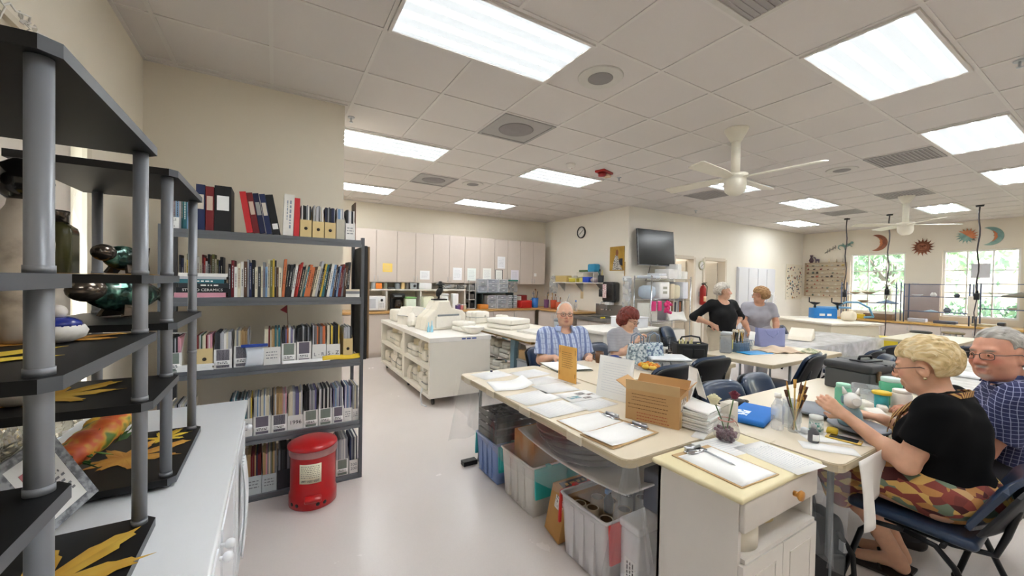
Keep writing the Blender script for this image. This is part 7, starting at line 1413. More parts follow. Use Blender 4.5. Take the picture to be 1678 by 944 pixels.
tag(MB().rbox(-.036, .036, -.024, .024, 0, .026, .012, 3).build('sponge', mat('#e0bc3c', .9, bump=.4, bscale=120), None, (2.50, .885, TZ), .3), 'yellow sponge lying beside the smartphone', 'sponge')
for (x, y, w, h, rot, lab, r) in ((2.43, .85, .30, .15, -.75, 'white sheet under the smartphone on the blonde woman\'s table', 0), (2.25, .81, .22, .10, -.95, 'white sheet at the corner of the blonde woman\'s table', 0)): sheet(x, y, w, h, rot, lab, grp='papers on the blonde woman\'s table')
b = MB().sheet(lambda u, v: (2.19 + .34 * u + .02 * S(3 * v), .69 - .012 - .03 * v * S(4 * u + 1) - .015 * S(9 * u) * v, .7425 - .30 * v * (1 - .25 * u)), 16, 12, .0015); tag(b.build('white_cloth', mat('#ebe7e2', .8)), 'white paper cloth hanging over the table edge before the blonde woman', 'cloth')
t = thing('smartphone', 'smartphone with dark screen and yellow edge on white paper', 'phone', (2.44, .815, TZ + .0015), -1.4); MB().rbox(-.07, .07, -.034, .034, 0, .008, .003, 2).build('body', mat('#d8b85a', .3, .4), t); MB().box(-.055, .055, -.03, .03, .0081, .0086).build('screen', mat('#1d1c22', .1), t); MB().lathe([(0, .0005), (.006, .0005), (.007, 0)], (.062, 0, .0081), n=14).build('home_button', WHITE, t)
TURN = mat('#5a5e66', .45)
def turntable(x, y, r, lab): t = thing('banding_wheel', lab, 'turntable', (x, y, TZ), 0, 'turntables'); MB().lathe([(r * .45, 0), (r * .5, .012), (.03, .02)], n=28).build('base', TURN, t); MB().lathe([(0, .022), (r * .96, .022), (r, .027), (r, .034), (r * .97, .037), (0, .037)], n=48).build('disc', mat('#787c84', .45), t); return t
turntable(2.80, 1.08, .15, 'grey turntable disc behind the glass jars'); turntable(2.66, .83, .13, 'grey turntable in front of the blonde woman')
t = thing('clay_figure', 'white and blue glazed animal figure between the woman\'s hands', 'sculpture', (2.62, .85, TZ + .0375), .6)
MB().lathe([(.05, 0), (.055, .02), (.045, .07), (.03, .1)], n=24).build('body', mat('#9ec0cc', .35), t); b = MB().ball((-.01, 0, .13), .045, 12, (1.3, .85, .9)).cyl((-.045, 0, .135), (-.085, 0, .14), .016, .02, n=12); b.cyl((.0, .025, .16), (.01, .035, .195), .014, .003, n=8).cyl((.0, -.025, .16), (.01, -.035, .195), .014, .003, n=8); b.build('head', mat('#e9e7e2', .4), t)
for s in (-1, 1): MB().ball((.0, s * .036, .128), .017, 8, (1.2, .4, 1.3)).build('ear_patch', mat('#6a8f98', .4), t)
b = MB(); t = thing('plaster_offcuts', 'white plaster pieces lying before the blonde woman', 'plaster', (3.08, .88, TZ), .3)
for (x, y, z, sx, sy, sz, r) in ((0, 0, .015, .2, .09, .03, .2), (.1, .05, .03, .09, .06, .06, .5), (-.12, .03, .02, .09, .05, .04, -.4), (.18, -.03, .02, .12, .05, .035, .1)): b.rbox(-sx / 2, sx / 2, -sy / 2, sy / 2, 0, sz, .012, 2, RZ(r, (x, y, 0)))
b.build('pieces', PLASTER, t)
t = thing('clear_tub', 'empty clear plastic tub beside the dark tool box', 'tub', (3.38, 1.03, TZ), .15); b = MB(); b.sheet(lambda u, v: ((.075 + .02 * v) * max(-1, min(1, 1.35 * C(6.2832 * u))), (.055 + .015 * v) * max(-1, min(1, 1.35 * S(6.2832 * u))), .002 + .10 * v), 40, 4, .0015); b.box(-.07, .07, -.05, .05, 0, .002); b.build('body', CLEARBOX, t); MB().tube([(.097 * max(-1, min(1, 1.35 * C(q * PI / 20))), .072 * max(-1, min(1, 1.35 * S(q * PI / 20))), .103) for q in range(40)], .004, 6, True).build('rim', CLEARBOX, t)
def screwjar(x, y, r, h, col, lid, lab, name='paint_jar', lr=1): t = thing(name, lab, 'jar', (x, y, TZ)); MB().lathe([(r * .92, 0), (r, .006), (r, h * .8), (r * .85, h * .86), (r * .8, h * .88)], n=28).build('body', mat(col, .35), t); MB().lathe([(r * .86 * lr, h * .86), (r * .88 * lr, h * .9), (r * .88 * lr, h), (r * .8 * lr, h * 1.02), (0, h * 1.02)], n=28).build('lid', mat(lid, .4), t); return t
j = screwjar(3.08, 1.04, .042, .155, '#79c6a4', '#a8dcc4', 'mint green jar with pale lid at the woman\'s hand'); MB().sheet(lambda u, v: (.0425 * C(-2.0 + .8 * u), .0425 * S(-2.0 + .8 * u), .1 + .012 * v), 6, 1, -.0004).build('print', mat('#3a6a58', .5), j)
j = screwjar(3.5, .93, .058, .17, '#57b48a', '#cfe6dc', 'large green jar with white lid beside the plaster cup'); MB().sheet(lambda u, v: (.0585 * C(-2.6 + 1.5 * u), .0585 * S(-2.6 + 1.5 * u), .03 + .08 * v), 8, 1, -.0004).build('label', mat('#c9d6cc', .6), j)
screwjar(3.29, .915, .035, .11, '#3aa0a8', '#e3c02e', 'teal jar with wide yellow lid', lr=1.55); t = screwjar(3.36, .84, .05, .13, '#e9e4da', '#e9e4da', 'white plaster cup near the woman\'s chin')
t = thing('tool_box', 'large dark grey tool box with latches on the table', 'tool box', (3.80, 1.17, TZ), -.20); TBM = mat('#4e4f50', .5); TBL = mat('#3a3b3e', .45)
MB().rbox(-.17, .26, -.14, .16, 0, .15, .012, 2).build('body', TBM, t); MB().rbox(-.18, .27, -.15, .17, .15, .21, .02, 3).build('lid', TBL, t); MB().rbox(-.06, .15, -.05, .06, .21, .222, .006, 2).build('lid_recess', mat('#2c2d30', .4), t); MB().tube([(-.03, .01, .222), (-.02, .01, .245), (.11, .01, .245), (.12, .01, .222)], .009, 8).build('handle', BLACK, t)
MB().box(-.005, .0, -.152, .17, .205, .2115).build('lid_groove', BLACK, t)
for x in (-.09, .16): MB().rbox(x - .016, x + .016, -.158, -.14, .09, .17, .004, 2).build('latch', mat('#7a6048', .4, .3), t)
## THINGS ON THE SEATED MAN'S TABLE
t = thing('paper_pad', 'large white pad with dark edge in front of the seated man', 'paper pad', (2.26, 2.79, TZ), -.25); MB().box(-.17, .17, -.2, .2, 0, .006).build('board', mat('#8a8a80', .6), t); MB().sheet(lambda u, v: (-.17 + .34 * u, -.2 + .4 * v, .0075 + .012 * (1 - v) ** 2), 6, 10, .001).build('sheet', PAPER, t)
def mug(x, y, z, r, h, col, lab, m=None, name='coffee_mug', ha=0): t = thing(name, lab, 'mug', (x, y, z), ha); MB().lathe([(r * .8, 0), (r * .86, .004), (r, h * .5), (r * .98, h), (r * .92, h), (r * .9, h * .3), (0, h * .1)], n=28).build('cup', m or mat(col, .3), t); MB().tube([(-r * .95, 0, h * .82), (-r * 1.5, 0, h * .75), (-r * 1.55, 0, h * .4), (-r * .9, 0, h * .22)], .006, 8).build('handle', m or mat(col, .3), t); return t
mug(2.68, 2.80, TZ, .042, .105, '#6a4a32', 'brown ceramic mug in front of the seated man', ha=-.3); mug(2.78, 2.70, TZ, .042, .075, '#34488a', 'dark blue mug beside the brown one', ha=2.6); mug(2.90, 2.66, TZ, .035, .06, '#ece8e4', 'white small cup next to the dark blue mug', ha=1)
def tote(x, y, lab, m, rot, h=.2, w=.1):
 t = thing('woven_bag', lab, 'bag', (x, y, TZ), rot, 'patterned tote bags'); MB().sheet(lambda u, v: ((w * (1 - .15 * v)) * max(-1, min(1, 1.4 * C(6.2832 * u))), .05 * (1 - .5 * v) * S(6.2832 * u), h * v), 40, 8, .002).build('body', m, t); MB().box(-w * .9, w * .9, -.045, .045, 0, .003).build('bottom', m, t)
 for s in (-1, 1): MB().tube([(-w * .5, s * .026, h), (-w * .45, s * .03, h + .07), (0, s * .03, h + .1), (w * .45, s * .03, h + .07), (w * .5, s * .026, h)], .006, 8).build('handle', mat('#8a97a8', .5), t)
PAT1 = ramp_mat('blue_white_pattern', 'noise', 34, [(.36, '#33466e'), (.48, '#8aa0b4'), (.56, '#dfe6ea'), (.7, '#5fa0a0')], .5, detail=4); PAT2 = ramp_mat('grey_pattern', 'noise', 34, [(.36, '#4a6070'), (.5, '#a8b8c0'), (.6, '#e4e8e8'), (.72, '#4a98a0')], .5, detail=4)
tote(2.93, 2.56, 'grey and teal patterned tote bag on the table, left of two', PAT2, -.4); tote(3.08, 2.50, 'blue and white patterned tote bag on the table, right of two', PAT1, -.5, .21)
t = thing('pastry_tray', 'clear tray of orange and yellow pastries beside the paper sheet', 'tray', (2.86, 2.36, TZ)); MB().lathe([(.1, 0), (.135, .012), (.14, .02), (.134, .02), (.1, .005), (0, .004)], n=32).build('tray', CLEARBOX, t)
rnd = random.Random(15); pc = [('#e88a1e', 'orange'), ('#e6b62e', 'yellow'), ('#ef9a2a', 'orange'), ('#d9a040', 'golden'), ('#e8c244', 'yellow'), ('#c98038', 'brown'), ('#ee9222', 'orange'), ('#e4be50', 'yellow')]
for k, (c, n) in enumerate(pc):
 a = k * 2.4; r = .03 + .055 * (k / 8); o = thing('pastry', f'{n} round pastry, {ordinal(k + 1)} out from the middle of the clear tray', 'pastry', (2.86 + r * C(a), 2.36 + r * S(a), TZ + .0055 + (.012 if k > 3 else .02)), 0, 'pastries in the clear tray'); MB().lathe([(.015, 0), (.032, .01), (.033, .022), (.018, .034), (0, .037)], n=16).build('bun', mat(c, .45, var=.12, scale=50), o); MB().lathe([(.008, .0372), (.016, .036), (.012, .041), (0, .042)], n=12).build('topping', mat('#e07a1a' if k % 2 else '#f0d070', .4), o)
t = thing('clear_case', 'white translucent storage case lying on the table by the pastries', 'case', (3.16, 2.40, TZ), -.62); MB().rbox(-.17, .17, -.13, .13, 0, .07, .012, 2).build('body', CLEARBOX, t); MB().rbox(-.178, .178, -.138, .138, .07, .09, .008, 2).build('lid', mat('#eef1f4', .3), t)
b = MB();
for k in range(4): b.box(-.15 + k * .08, -.09 + k * .08, -.11, .11, .01, .055)
b.build('contents', mat('#c4c9cc', .5, var=.2), t)
cover('plastic_bag', 'flat clear plastic bag lying at the right end of the table', lambda u, v: (3.36 + .42 * u, 2.24 + .3 * v + .03 * S(5 * u), .7418 + .022 * S(PI * u) * S(PI * v) + .004 * S(23 * u + 11 * v)), 24, 16, CLEARBOX)
t = thing('tool_handbag', 'black open tool bag with handle holding pale tools on the table', 'bag', (3.72, 2.56, TZ), -.55); BB = mat('#1d2024', .45)
MB().sheet(lambda u, v: ((.15 + .01 * v) * max(-1, min(1, 1.35 * C(6.2832 * u))), (.08 + .01 * v) * max(-1, min(1, 1.35 * S(6.2832 * u))), .16 * v), 48, 8, .004).build('body', BB, t); MB().box(-.14, .14, -.07, .07, 0, .004).build('bottom', BB, t); MB().tube([(-.12, 0, .16), (-.09, -.02, .22), (0, -.03, .235), (.09, -.02, .22), (.12, 0, .16)], .009, 8).build('handle', BB, t); MB().rbox(-.11, -.01, -.1, -.088, .02, .11, .006).rbox(.0, .11, -.1, -.088, .02, .11, .006).build('pocket', mat('#15171a', .5), t)
b = MB(); rnd = random.Random(5)
for k in range(12): x, y = rnd.uniform(-.11, .11), rnd.uniform(-.04, .05); b.cyl((x, y, .05), (x + rnd.uniform(-.02, .02), y, rnd.uniform(.15, .2)), .007, n=6)
b.build('tools', mat('#c9c08a', .6, var=.3, scale=40), t)
screwjar(3.5, 2.74, .025, .07, '#2f9aa8', '#5ab8c0', 'small teal jar on the table behind the storage case'); t = mug(3.66, 2.82, TZ, .035, .085, '#e9e6e0', 'white mug with dark picture behind the storage case'); MB().sheet(lambda u, v: (.036 * C(-2.2 + 1.2 * u), .036 * S(-2.2 + 1.2 * u), .02 + .04 * v), 8, 1, -.0006).build('picture', mat('#4a4a48', .6), t)
wire_basket(3.75, 2.86, TZ, .16, .1, .17, 'black wire basket on the table before the blue chair', BLACK, name='wire_caddy')
box_thing('yellow_tub', 3.33, 2.72, TZ, .12, .09, .035, '#e6d878', 'pale yellow flat tub on the table behind the storage case', 'tub'); t = thing('mint_cup', 'mint topped clear cup on the table right of the red haired woman', 'cup', (3.42, 2.86, TZ)); MB().lathe([(.03, 0), (.038, .1)], n=20).build('cup', CLEARBOX, t); MB().lathe([(.04, .1), (.04, .112), (.028, .13), (0, .135)], n=20).build('lid', mat('#7cc8a8', .4), t)
## THINGS ON THE TOOL BASKET TABLE
t = thing('clear_canister', 'square clear canister with yellow label at the table end', 'canister', (4.42, 2.58, TZ), .4); MB().rbox(-.075, .075, -.06, .06, 0, .2, .015, 2).build('body', CLEARBOX, t); MB().rbox(-.07, .07, -.056, .056, .202, .235, .01, 2).build('lid', mat('#b8bcc2', .4), t); MB().box(-.0, .06, -.0612, -.0604, .04, .15).build('label', mat('#d8cc5a', .6), t); MB().rbox(-.06, .06, -.05, .05, .004, .16, .01).build('contents', mat('#8a9098', .6, var=.2), t)
wire_basket(4.66, 2.56, TZ, .28, .16, .13, 'grey blue tool basket full of handles on the table', mat('#5a7488', .4), name='tool_basket'); b = MB().rbox(-.11, .11, -.06, .06, .004, .1, .01).build('lining', mat('#6a8098', .6), None, (4.66, 2.56, TZ));
tag(b, 'folded blue grey cloth lining inside the tool basket', 'cloth')
rnd = random.Random(21)
for k in range(12):
 x, y = rnd.uniform(-.1, .1), rnd.uniform(-.05, .05); c = rnd.choice(['#c9a050', '#3a7a80', '#e0b84a', '#2a2a2a', '#d8d4c8', '#8a6a3a']); o = thing('clay_tool', f'{ordinal(k + 1)} tool standing in the grey blue tool basket', 'tool', (4.66 + x, 2.56 + y, TZ + .106), 0, 'tools in the tool basket'); MB().cyl((0, 0, 0), (rnd.uniform(-.03, .03), rnd.uniform(-.02, .02), .12), .008, n=8).build('handle', mat(c, .4), o); MB().lathe([(.009, .118), (.015, .13), (.008, .15), (0, .152)], n=8).build('head', mat(rnd.choice(['#c9a050', '#e4dcc8', '#5a5a5c']), .5), o)
t = thing('blue_folder', 'bright light blue folder lying on the tool basket table', 'folder', (4.68, 2.40, TZ), -.25); MB().rbox(-.17, .17, -.09, .09, 0, .012, .004, 2).build('cover', mat('#2f9ad8', .4), t); MB().box(-.165, .19, -.1, .085, -.0, .004).build('papers', PAPER, t)
t = thing('paper_roll', 'white rolled paper leaning behind the tool basket', 'roll', (5.0, 2.62, TZ)); MB().cyl((0, 0, 0.002), (.05, .0, .2), .03, n=18).build('roll', PAPER, t)
PB = mat('#8a90bc', .6, var=.05)
t = thing('tote_bag', 'lavender tote bag standing on the table before the woman in grey', 'bag', (5.42, 2.60, TZ), -.45); MB().sheet(lambda u, v: ((.17 + .02 * v) * max(-1, min(1, 1.3 * C(6.2832 * u))), .06 * (1 - .6 * v) * max(-1, min(1, 1.3 * S(6.2832 * u))), .22 * v + .02 * v * abs(C(6.2832 * u))), 48, 10, .003).build('body', PB, t); MB().box(-.16, .16, -.055, .055, 0, .003).build('bottom', PB, t)
for s in (-1, 1): MB().tube([(-.08, s * .028, .21), (-.07, s * .05, .16), (0, s * .062, .12), (.07, s * .05, .16), (.08, s * .028, .21)], .006, 6).build('handle', PB, t)
b = MB().sheet(lambda u, v: (-.24 + .48 * u, -.12 + .24 * v, .01 + .05 * S(PI * u) * S(PI * v) * (1 + .4 * S(11 * u) * S(7 * v)) + .008 * S(17 * u + 4 * v)), 30, 20, .01); tag(b.build('beige_cloth', mat('#d2bca4', .85), None, (5.05, 2.33, TZ + .004), -.4), 'crumpled beige cloth on the table before the lavender bag', 'cloth'); b = MB().sheet(lambda u, v: (-.13 + .26 * u, -.08 + .16 * v, .01 + .03 * S(PI * u) * S(PI * v) * (1 + .5 * S(13 * u) * S(9 * v))), 24, 16, .008); tag(b.build('patterned_cloth', ramp_mat('sage_print', 'noise', 22, [(.4, '#8a9478'), (.6, '#c9c4a8')], .85), None, (5.38, 2.14, TZ + .004), .2), 'crumpled sage patterned cloth beside the beige one', 'cloth')
t = thing('clay_bag', 'pale plastic wrapped clay block on the draped table', 'clay', (6.55, 2.72, .7525), .3); MB().prism([(-.26, 0), (.26, 0), (.2, .12), (.12, .15), (-.2, .05)], -.14, .14, axis='y').build('block', mat('#e0d6c4', .6), t, bevel=.01)
box_thing('paper_pile', 5.2, .85, .7495, .25, .35, .025, '#e4e6e8', 'pile of papers on the wide white covered table', 'paper'); sheet(5.5, .5, .28, .2, .3, 'white printed page on the wide white covered table', z=.7495, rows=8)
box_thing('napkin_box', 4.85, .95, .7495, .08, .05, .06, '#3a5a7a', 'small blue box on the white covered table by the man\'s glasses', 'box')
## UNDER THE FOREGROUND TABLE
def bin_(x0, x1, y0, y1, h, m, lab, lidc=None, lid_side=-1, taper=.03):
 cx, cy, w, d = (x0 + x1) / 2, (y0 + y1) / 2, (x1 - x0) / 2, (y1 - y0) / 2; t = thing('storage_bin', lab, 'bin', (cx, cy, 0), 0, 'storage bins under the foreground table')
 def wl(u, v): k = 1 - taper * (1 - v) * 3; return (w * k * max(-1, min(1, 1.38 * C(6.2832 * u + .785))), d * k * max(-1, min(1, 1.38 * S(6.2832 * u + .785))), .004 + (h - .004) * v)
 MB().sheet(wl, 48, 4, .004).box(-w * .9, w * .9, -d * .9, d * .9, 0, .005).build('body', m, t)
 MB().tube([(p[0] * 1.01, p[1] * 1.01, h - .006) for p in (wl(k / 48, 1) for k in range(48))], .008, 6, True).build('rim', m, t)
 for k in (-.45, 0, .45): MB().box(-w * .985 - .004, -w * .93, d * k - .015, d * k + .015, .03, h - .04).build('rib', m, t)
 if lidc:
  lm = mat(lidc, .35)
  for s in (-1, 1):
   L = MB(); L.rbox(-w * .98, w * .98, -.008, .008, -.19, 0, .006, 2, Matrix.Translation((0, s * (d + .014), h - .004)) @ Matrix.Rotation(s * .06, 4, 'X'));
   for k in (-.5, 0, .5): L.box(w * k - .015, w * k + .015, -.012, .012, -.004, .012, Matrix.Translation((0, s * (d + .014), h - .004)))
   L.build('lid_flap', lm, t)
 return t
WB = mat('#d9d4cc', .45); CB2 = mat('#d6d2d2', .35, name='frosted_bin')
bin_(1.40, 1.80, 2.50, 2.84, .30, mat('#7f97c8', .35), 'periwinkle blue bin at the far end under the foreground table', '#2fa5a8'); bin_(1.40, 1.84, 2.03, 2.43, .33, WB, 'cream bin with teal lid flaps under the foreground table', '#35b3b0'); bin_(1.38, 1.84, 1.37, 1.72, .34, CB2, 'frosted clear bin with red lid flaps full of cardboard tubes', '#d82a22')
t = thing('cardboard_box', 'tan carton standing in the cream bin under the table', 'box', (1.62, 2.26, .006), .05); MB().rbox(-.15, .15, -.12, .11, 0, .46, .003, 1).build('body', mat('#c08e4c', .8), t)
t = thing('cardboard_box', 'printed cardboard box tilted between two bins under the table', 'box', (1.60, 1.86, .0), 0); t.rotation_euler = (math.radians(14), 0, 0); t.location.z = .0255
MB().rbox(-.2, .2, -.10, .04, 0, .31, .003, 1).build('body', mat('#bd8c4e', .8), t); MB().box(-.2008, -.2, -.08, -.01, .19, .27).build('label', ramp_mat('address_label', 'noise', 60, [(.5, '#e4dfd6'), (.62, '#8a857c')], .7), t)
MB().box(-.17, .1, -.06, .02, .3102, .3108).build('black_print', INK, t); s = MB(); scribble(s, Matrix.Translation((-.03, -.02, .311)), .22, .06, 2, 4, .95, .6); s.build('lettering', mat('#d2ab70', .8), t)
for k in range(9):
 rnd = random.Random(k + 60); x, y = 1.45 + (k % 3) * .13, 1.44 + (k // 3) * .10; h = rnd.uniform(.28, .35); r = rnd.uniform(.03, .042)
 o = thing('cardboard_tube', f'{"cream" if k % 2 else "tan"} cardboard tube, {ordinal(k + 1)} in the bin with red flaps', 'tube', (x, y, .007), 0, 'cardboard tubes in the bin'); MB().lathe([(r * .82, 0), (r, 0), (r, h), (r * .82, h), (r * .82, 0)], n=24).build('tube', mat(['#d9cdb8', '#c2a883', '#e2dccf'][k % 3], .7), o); MB().lathe([(r * .8, .002), (r * .815, .002), (r * .815, h - .002), (r * .8, h - .002), (r * .8, .002)], n=24).build('inner', mat('#6a5238', .9), o)
t = thing('spray_bottle', 'dark spray bottle with pale label among the cardboard tubes', 'bottle', (1.51, 1.49, .35), .3); t.location = (1.52, 1.495, .30); MB().lathe([(.024, 0), (.026, .06), (.012, .09), (.012, .1)], n=16).build('body', mat('#2a3038', .35), t); MB().rbox(-.03, .02, -.01, .01, .1, .125, .004).build('trigger', mat('#6a8ab0', .4), t)
t = thing('foam_box', 'white foam box with printed label at the near end under the table', 'box', (1.72, 1.285, 0)); MB().rbox(-.27, .2, -.055, .06, 0, .33, .012, 2).build('body', mat('#e6e5e6', .6), t); MB().box(-.2708, -.27, -.04, .03, .03, .2).build('label', PAPER, t); s = MB(); scribble(s, frame_m((-.2712, -.005, .115), (0, 0, -1), (-1, 0, 0)), .14, .05, 3, 8, .85, .4); s.build('lettering', INK, t); MB().rbox(-.275, .205, -.06, .065, .33, .37, .01, 2).build('lid', mat('#eceaea', .6), t)
box_thing('grey_bin', 1.80, 1.26, .3715, .3, .12, .2, '#7a7c88', 'grey plastic bin on the foam box under the near table end', 'bin').location = (1.76, 1.29, .3715)
t = thing('black_crate', 'black slatted crate on the periwinkle bin under the table', 'crate', (1.60, 2.67, .3015)); b = MB()
for k in range(4): z = .01 + k * .05; b.box(-.19, .19, -.15, -.14, z, z + .035).box(-.19, .19, .14, .15, z, z + .035).box(-.19, -.18, -.15, .15, z, z + .035).box(.18, .19, -.15, .15, z, z + .035)
b.box(-.19, .19, -.15, .15, 0, .008); b.build('slats', mat('#1c2422', .5), t); b = MB(); rnd = random.Random(14)
for k in range(14): b.tube([(rnd.uniform(-.16, .16), rnd.uniform(-.12, .12), .12 + .08 * rnd.random()) for q in range(5)], .006, 6)
b.build('cables', mat('#3a3a3c', .5), t)
t = thing('bat_shelf', 'white sagging shelf board under the foreground table holding dark bats', 'shelf', (1.68, 1.83, .44)); MB().sheet(lambda u, v: (-.27 + .56 * u, -.55 + .95 * v, .04 - .05 * S(PI * u) * S(PI * v) + .04 * (2 * v - 1) ** 2), 12, 16, .008).build('board', mat('#d6d2cc', .5), t)
BT = ['#2e2b28', '#4a453f', '#262423', '#544e47', '#34302c', '#5e5850']
for k in range(6): o = thing('throwing_bat', f'{"dark" if k % 2 == 0 else "grey"} round bat, {ordinal(k + 1)} from below on the sagging shelf', 'bat', (1.665 + .01 * (k % 3), 1.80 + .035 * k, .487 + .016 * k), 0, 'round bats under the foreground table'); MB().lathe([(.0, 0), (.24, 0), (.25, .004), (.25, .009), (.24, .012), (.0, .012)], n=48).build('disc', mat(BT[k], .55, var=.1), o)
t = thing('backpack', 'black backpack standing on the floor beside the small cabinet', 'backpack', (2.35, .93, 0), -.5); BP = mat('#141416', .7)
MB().sheet(lambda u, v: (.15 * (1 - .25 * v ** 3) * max(-1, min(1, 1.25 * C(6.2832 * u))), .1 * (1 - .4 * v ** 2) * max(-1, min(1, 1.25 * S(6.2832 * u))), .36 * S(v * PI / 2) ** .8), 40, 14).ball((0, 0, .30), .085, 8, (1.2, .7, .6)).build('body', BP, t); MB().rbox(-.11, .11, -.125, -.09, .03, .2, .02).build('pocket', BP, t); MB().tube([(-.03, 0, .355), (-.02, 0, .39), (.02, 0, .39), (.03, 0, .355)], .008, 6).build('handle', BP, t); MB().tube([(.08, -.1, .31), (.12, -.14, .22), (.13, -.14, .12), (.12, -.1, .05)], .012, 6).tube([(-.08, -.1, .31), (-.12, -.14, .22), (-.13, -.14, .12), (-.12, -.1, .05)], .012, 6).build('strap', BP, t); MB().box(.085, .105, -.128, -.1, .22, .27).build('patch', mat('#b9bcc0', .5), t)
## PEOPLE: smooth-blended solids polygonised into one continuous surface each
class Solid:
 def __init__(s, lo, hi, h):
  s.lo, s.h = np.array(lo, float), h; s.n = [int(math.ceil((b - a) / h)) + 1 for a, b in zip(lo, hi)]
  s.d = np.full(s.n, 9., np.float32); s.ax = [lo[i] + h * np.arange(s.n[i]) for i in range(3)]
 def _reg(s, lo, hi, m):
  sl = []
  for i in range(3):
   a = max(0, int((lo[i] - m - s.lo[i]) / s.h)); b = min(s.n[i], int((hi[i] + m - s.lo[i]) / s.h) + 2)
   if b <= a: return None, None
   sl.append(slice(a, b))
  g = np.meshgrid(*[s.ax[i][sl[i]] for i in range(3)], indexing='ij'); return tuple(sl), np.stack(g, -1)
 def _put(s, sl, v, k, op):
  d = s.d[sl]
  d2 = -d if op == '-' else d
  if k > 0: q = np.maximum(k - np.abs(d2 - v), 0) / k; r = np.minimum(d2, v) - q * q * k / 4
  else: r = np.minimum(d2, v)
  s.d[sl] = -r if op == '-' else r
 def cone(s, a, b, r1, r2=None, k=.02, op='+', cut=None, flat=None):
  r2 = r1 if r2 is None else r2; a, b = np.array(a, float), np.array(b, float); R = max(r1, r2) + k
  sl, P = s._reg(np.minimum(a, b), np.maximum(a, b), R + 3 * s.h)
  if sl is None: return s
  ba = b - a; t = np.clip(((P - a) @ ba) / max(ba @ ba, 1e-9), 0, 1); q = P - a - t[..., None] * ba
  v = np.linalg.norm(q, axis=-1) - (r1 + (r2 - r1) * t)
  if cut is not None: v = np.maximum(v, (P - np.array(cut[0])) @ np.array(cut[1]))
  s._put(sl, v, k, op); return s
 def ell(s, c, r, k=.02, op='+', M=None):
  c, r = np.array(c, float), np.array(r, float); R = r.max() + k; sl, P = s._reg(c, c, R + 3 * s.h)
  if sl is None: return s
  q = P - c
  if M is not None: q = q @ M
  k0 = np.linalg.norm(q / r, axis=-1); k1 = np.linalg.norm(q / (r * r), axis=-1) + 1e-9
  s._put(sl, k0 * (k0 - 1) / k1, k, op); return s
 def plane(s, p, n):
  P = np.stack(np.meshgrid(*s.ax, indexing='ij'), -1); s.d = np.maximum(s.d, ((P - np.array(p)) @ np.array(n)).astype(np.float32)); return s
 def mesh(s, name, mats, parent, tint=None, base=None):
  V = s.d; neg = V < 0; A = neg[:-1, :-1, :-1]; mixed = np.zeros(A.shape, bool); cs = [(i, j, k) for i in (0, 1) for j in (0, 1) for k in (0, 1)]
  def cn(a, c): return a[c[0]:a.shape[0] - 1 + c[0], c[1]:a.shape[1] - 1 + c[1], c[2]:a.shape[2] - 1 + c[2]]
  for c in cs[1:]: mixed |= cn(neg, c) != A
  I = np.argwhere(mixed); vals = {c: V[I[:, 0] + c[0], I[:, 1] + c[1], I[:, 2] + c[2]] for c in cs}
  acc = np.zeros((len(I), 3)); cnt = np.zeros(len(I))
  for c in cs:
   for ax in range(3):
    if c[ax]: continue
    e = list(c); e[ax] = 1; a, b = vals[c], vals[tuple(e)]; m = (a < 0) != (b < 0); t = np.where(m, a / np.where(m, a - b, 1), 0); p = np.tile(np.array(c, float), (len(I), 1)); p[:, ax] = t; acc[m] += p[m]; cnt[m] += 1
  vs = s.lo + (I + acc / cnt[:, None]) * s.h; idx = -np.ones(mixed.shape, np.int64); idx[tuple(I.T)] = np.arange(len(I)); F = []
  for ax in range(3):
   u, w = [(1, 2), (2, 0), (0, 1)][ax]; hi = [slice(None)] * 3; lo_ = [slice(None)] * 3; lo_[ax] = slice(0, -1); hi[ax] = slice(1, None)
   E = np.argwhere(neg[tuple(lo_)] != neg[tuple(hi)]); E = E[(E[:, u] > 0) & (E[:, w] > 0) & (E[:, u] < s.n[u] - 1) & (E[:, w] < s.n[w] - 1)]
   def g(du, dw): q = E.copy(); q[:, u] += du; q[:, w] += dw; return idx[tuple(q.T)]
   Q = np.stack([g(-1, -1), g(0, -1), g(0, 0), g(-1, 0)], 1); fl = ~neg[tuple(E.T)]; Q[fl] = Q[fl][:, ::-1]; F.append(Q)
  F = np.concatenate(F); F = F[(F >= 0).all(1)]
  me = bpy.data.meshes.new(name); me.vertices.add(len(vs)); me.vertices.foreach_set('co', vs.astype(np.float32).ravel()); me.loops.add(F.size); me.loops.foreach_set('vertex_index', F.astype(np.int32).ravel()); me.polygons.add(len(F)); me.polygons.foreach_set('loop_start', np.arange(0, F.size, 4, dtype=np.int32)); me.polygons.foreach_set('use_smooth', np.ones(len(F), bool)); me.update(calc_edges=True); me.validate()
  for m in (mats if isinstance(mats, list) else [mats]): me.materials.append(m)
  if tint is not None:
   col = np.tile(np.array(base), (len(vs), 1))
   for c, r, cc, M in tint:
    q = (vs - np.array(c)) @ M / np.array(r); wgt = np.clip(1.6 - 1.6 * np.linalg.norm(q, axis=1), 0, 1)[:, None]; col = col * (1 - wgt) + np.array(cc) * wgt
   at = me.color_attributes.new('tone', 'FLOAT_COLOR', 'POINT'); at.data.foreach_set('color', col.astype(np.float32).ravel())
  o = bpy.data.objects.new(name, me); COL.objects.link(o); o.parent = parent; return o
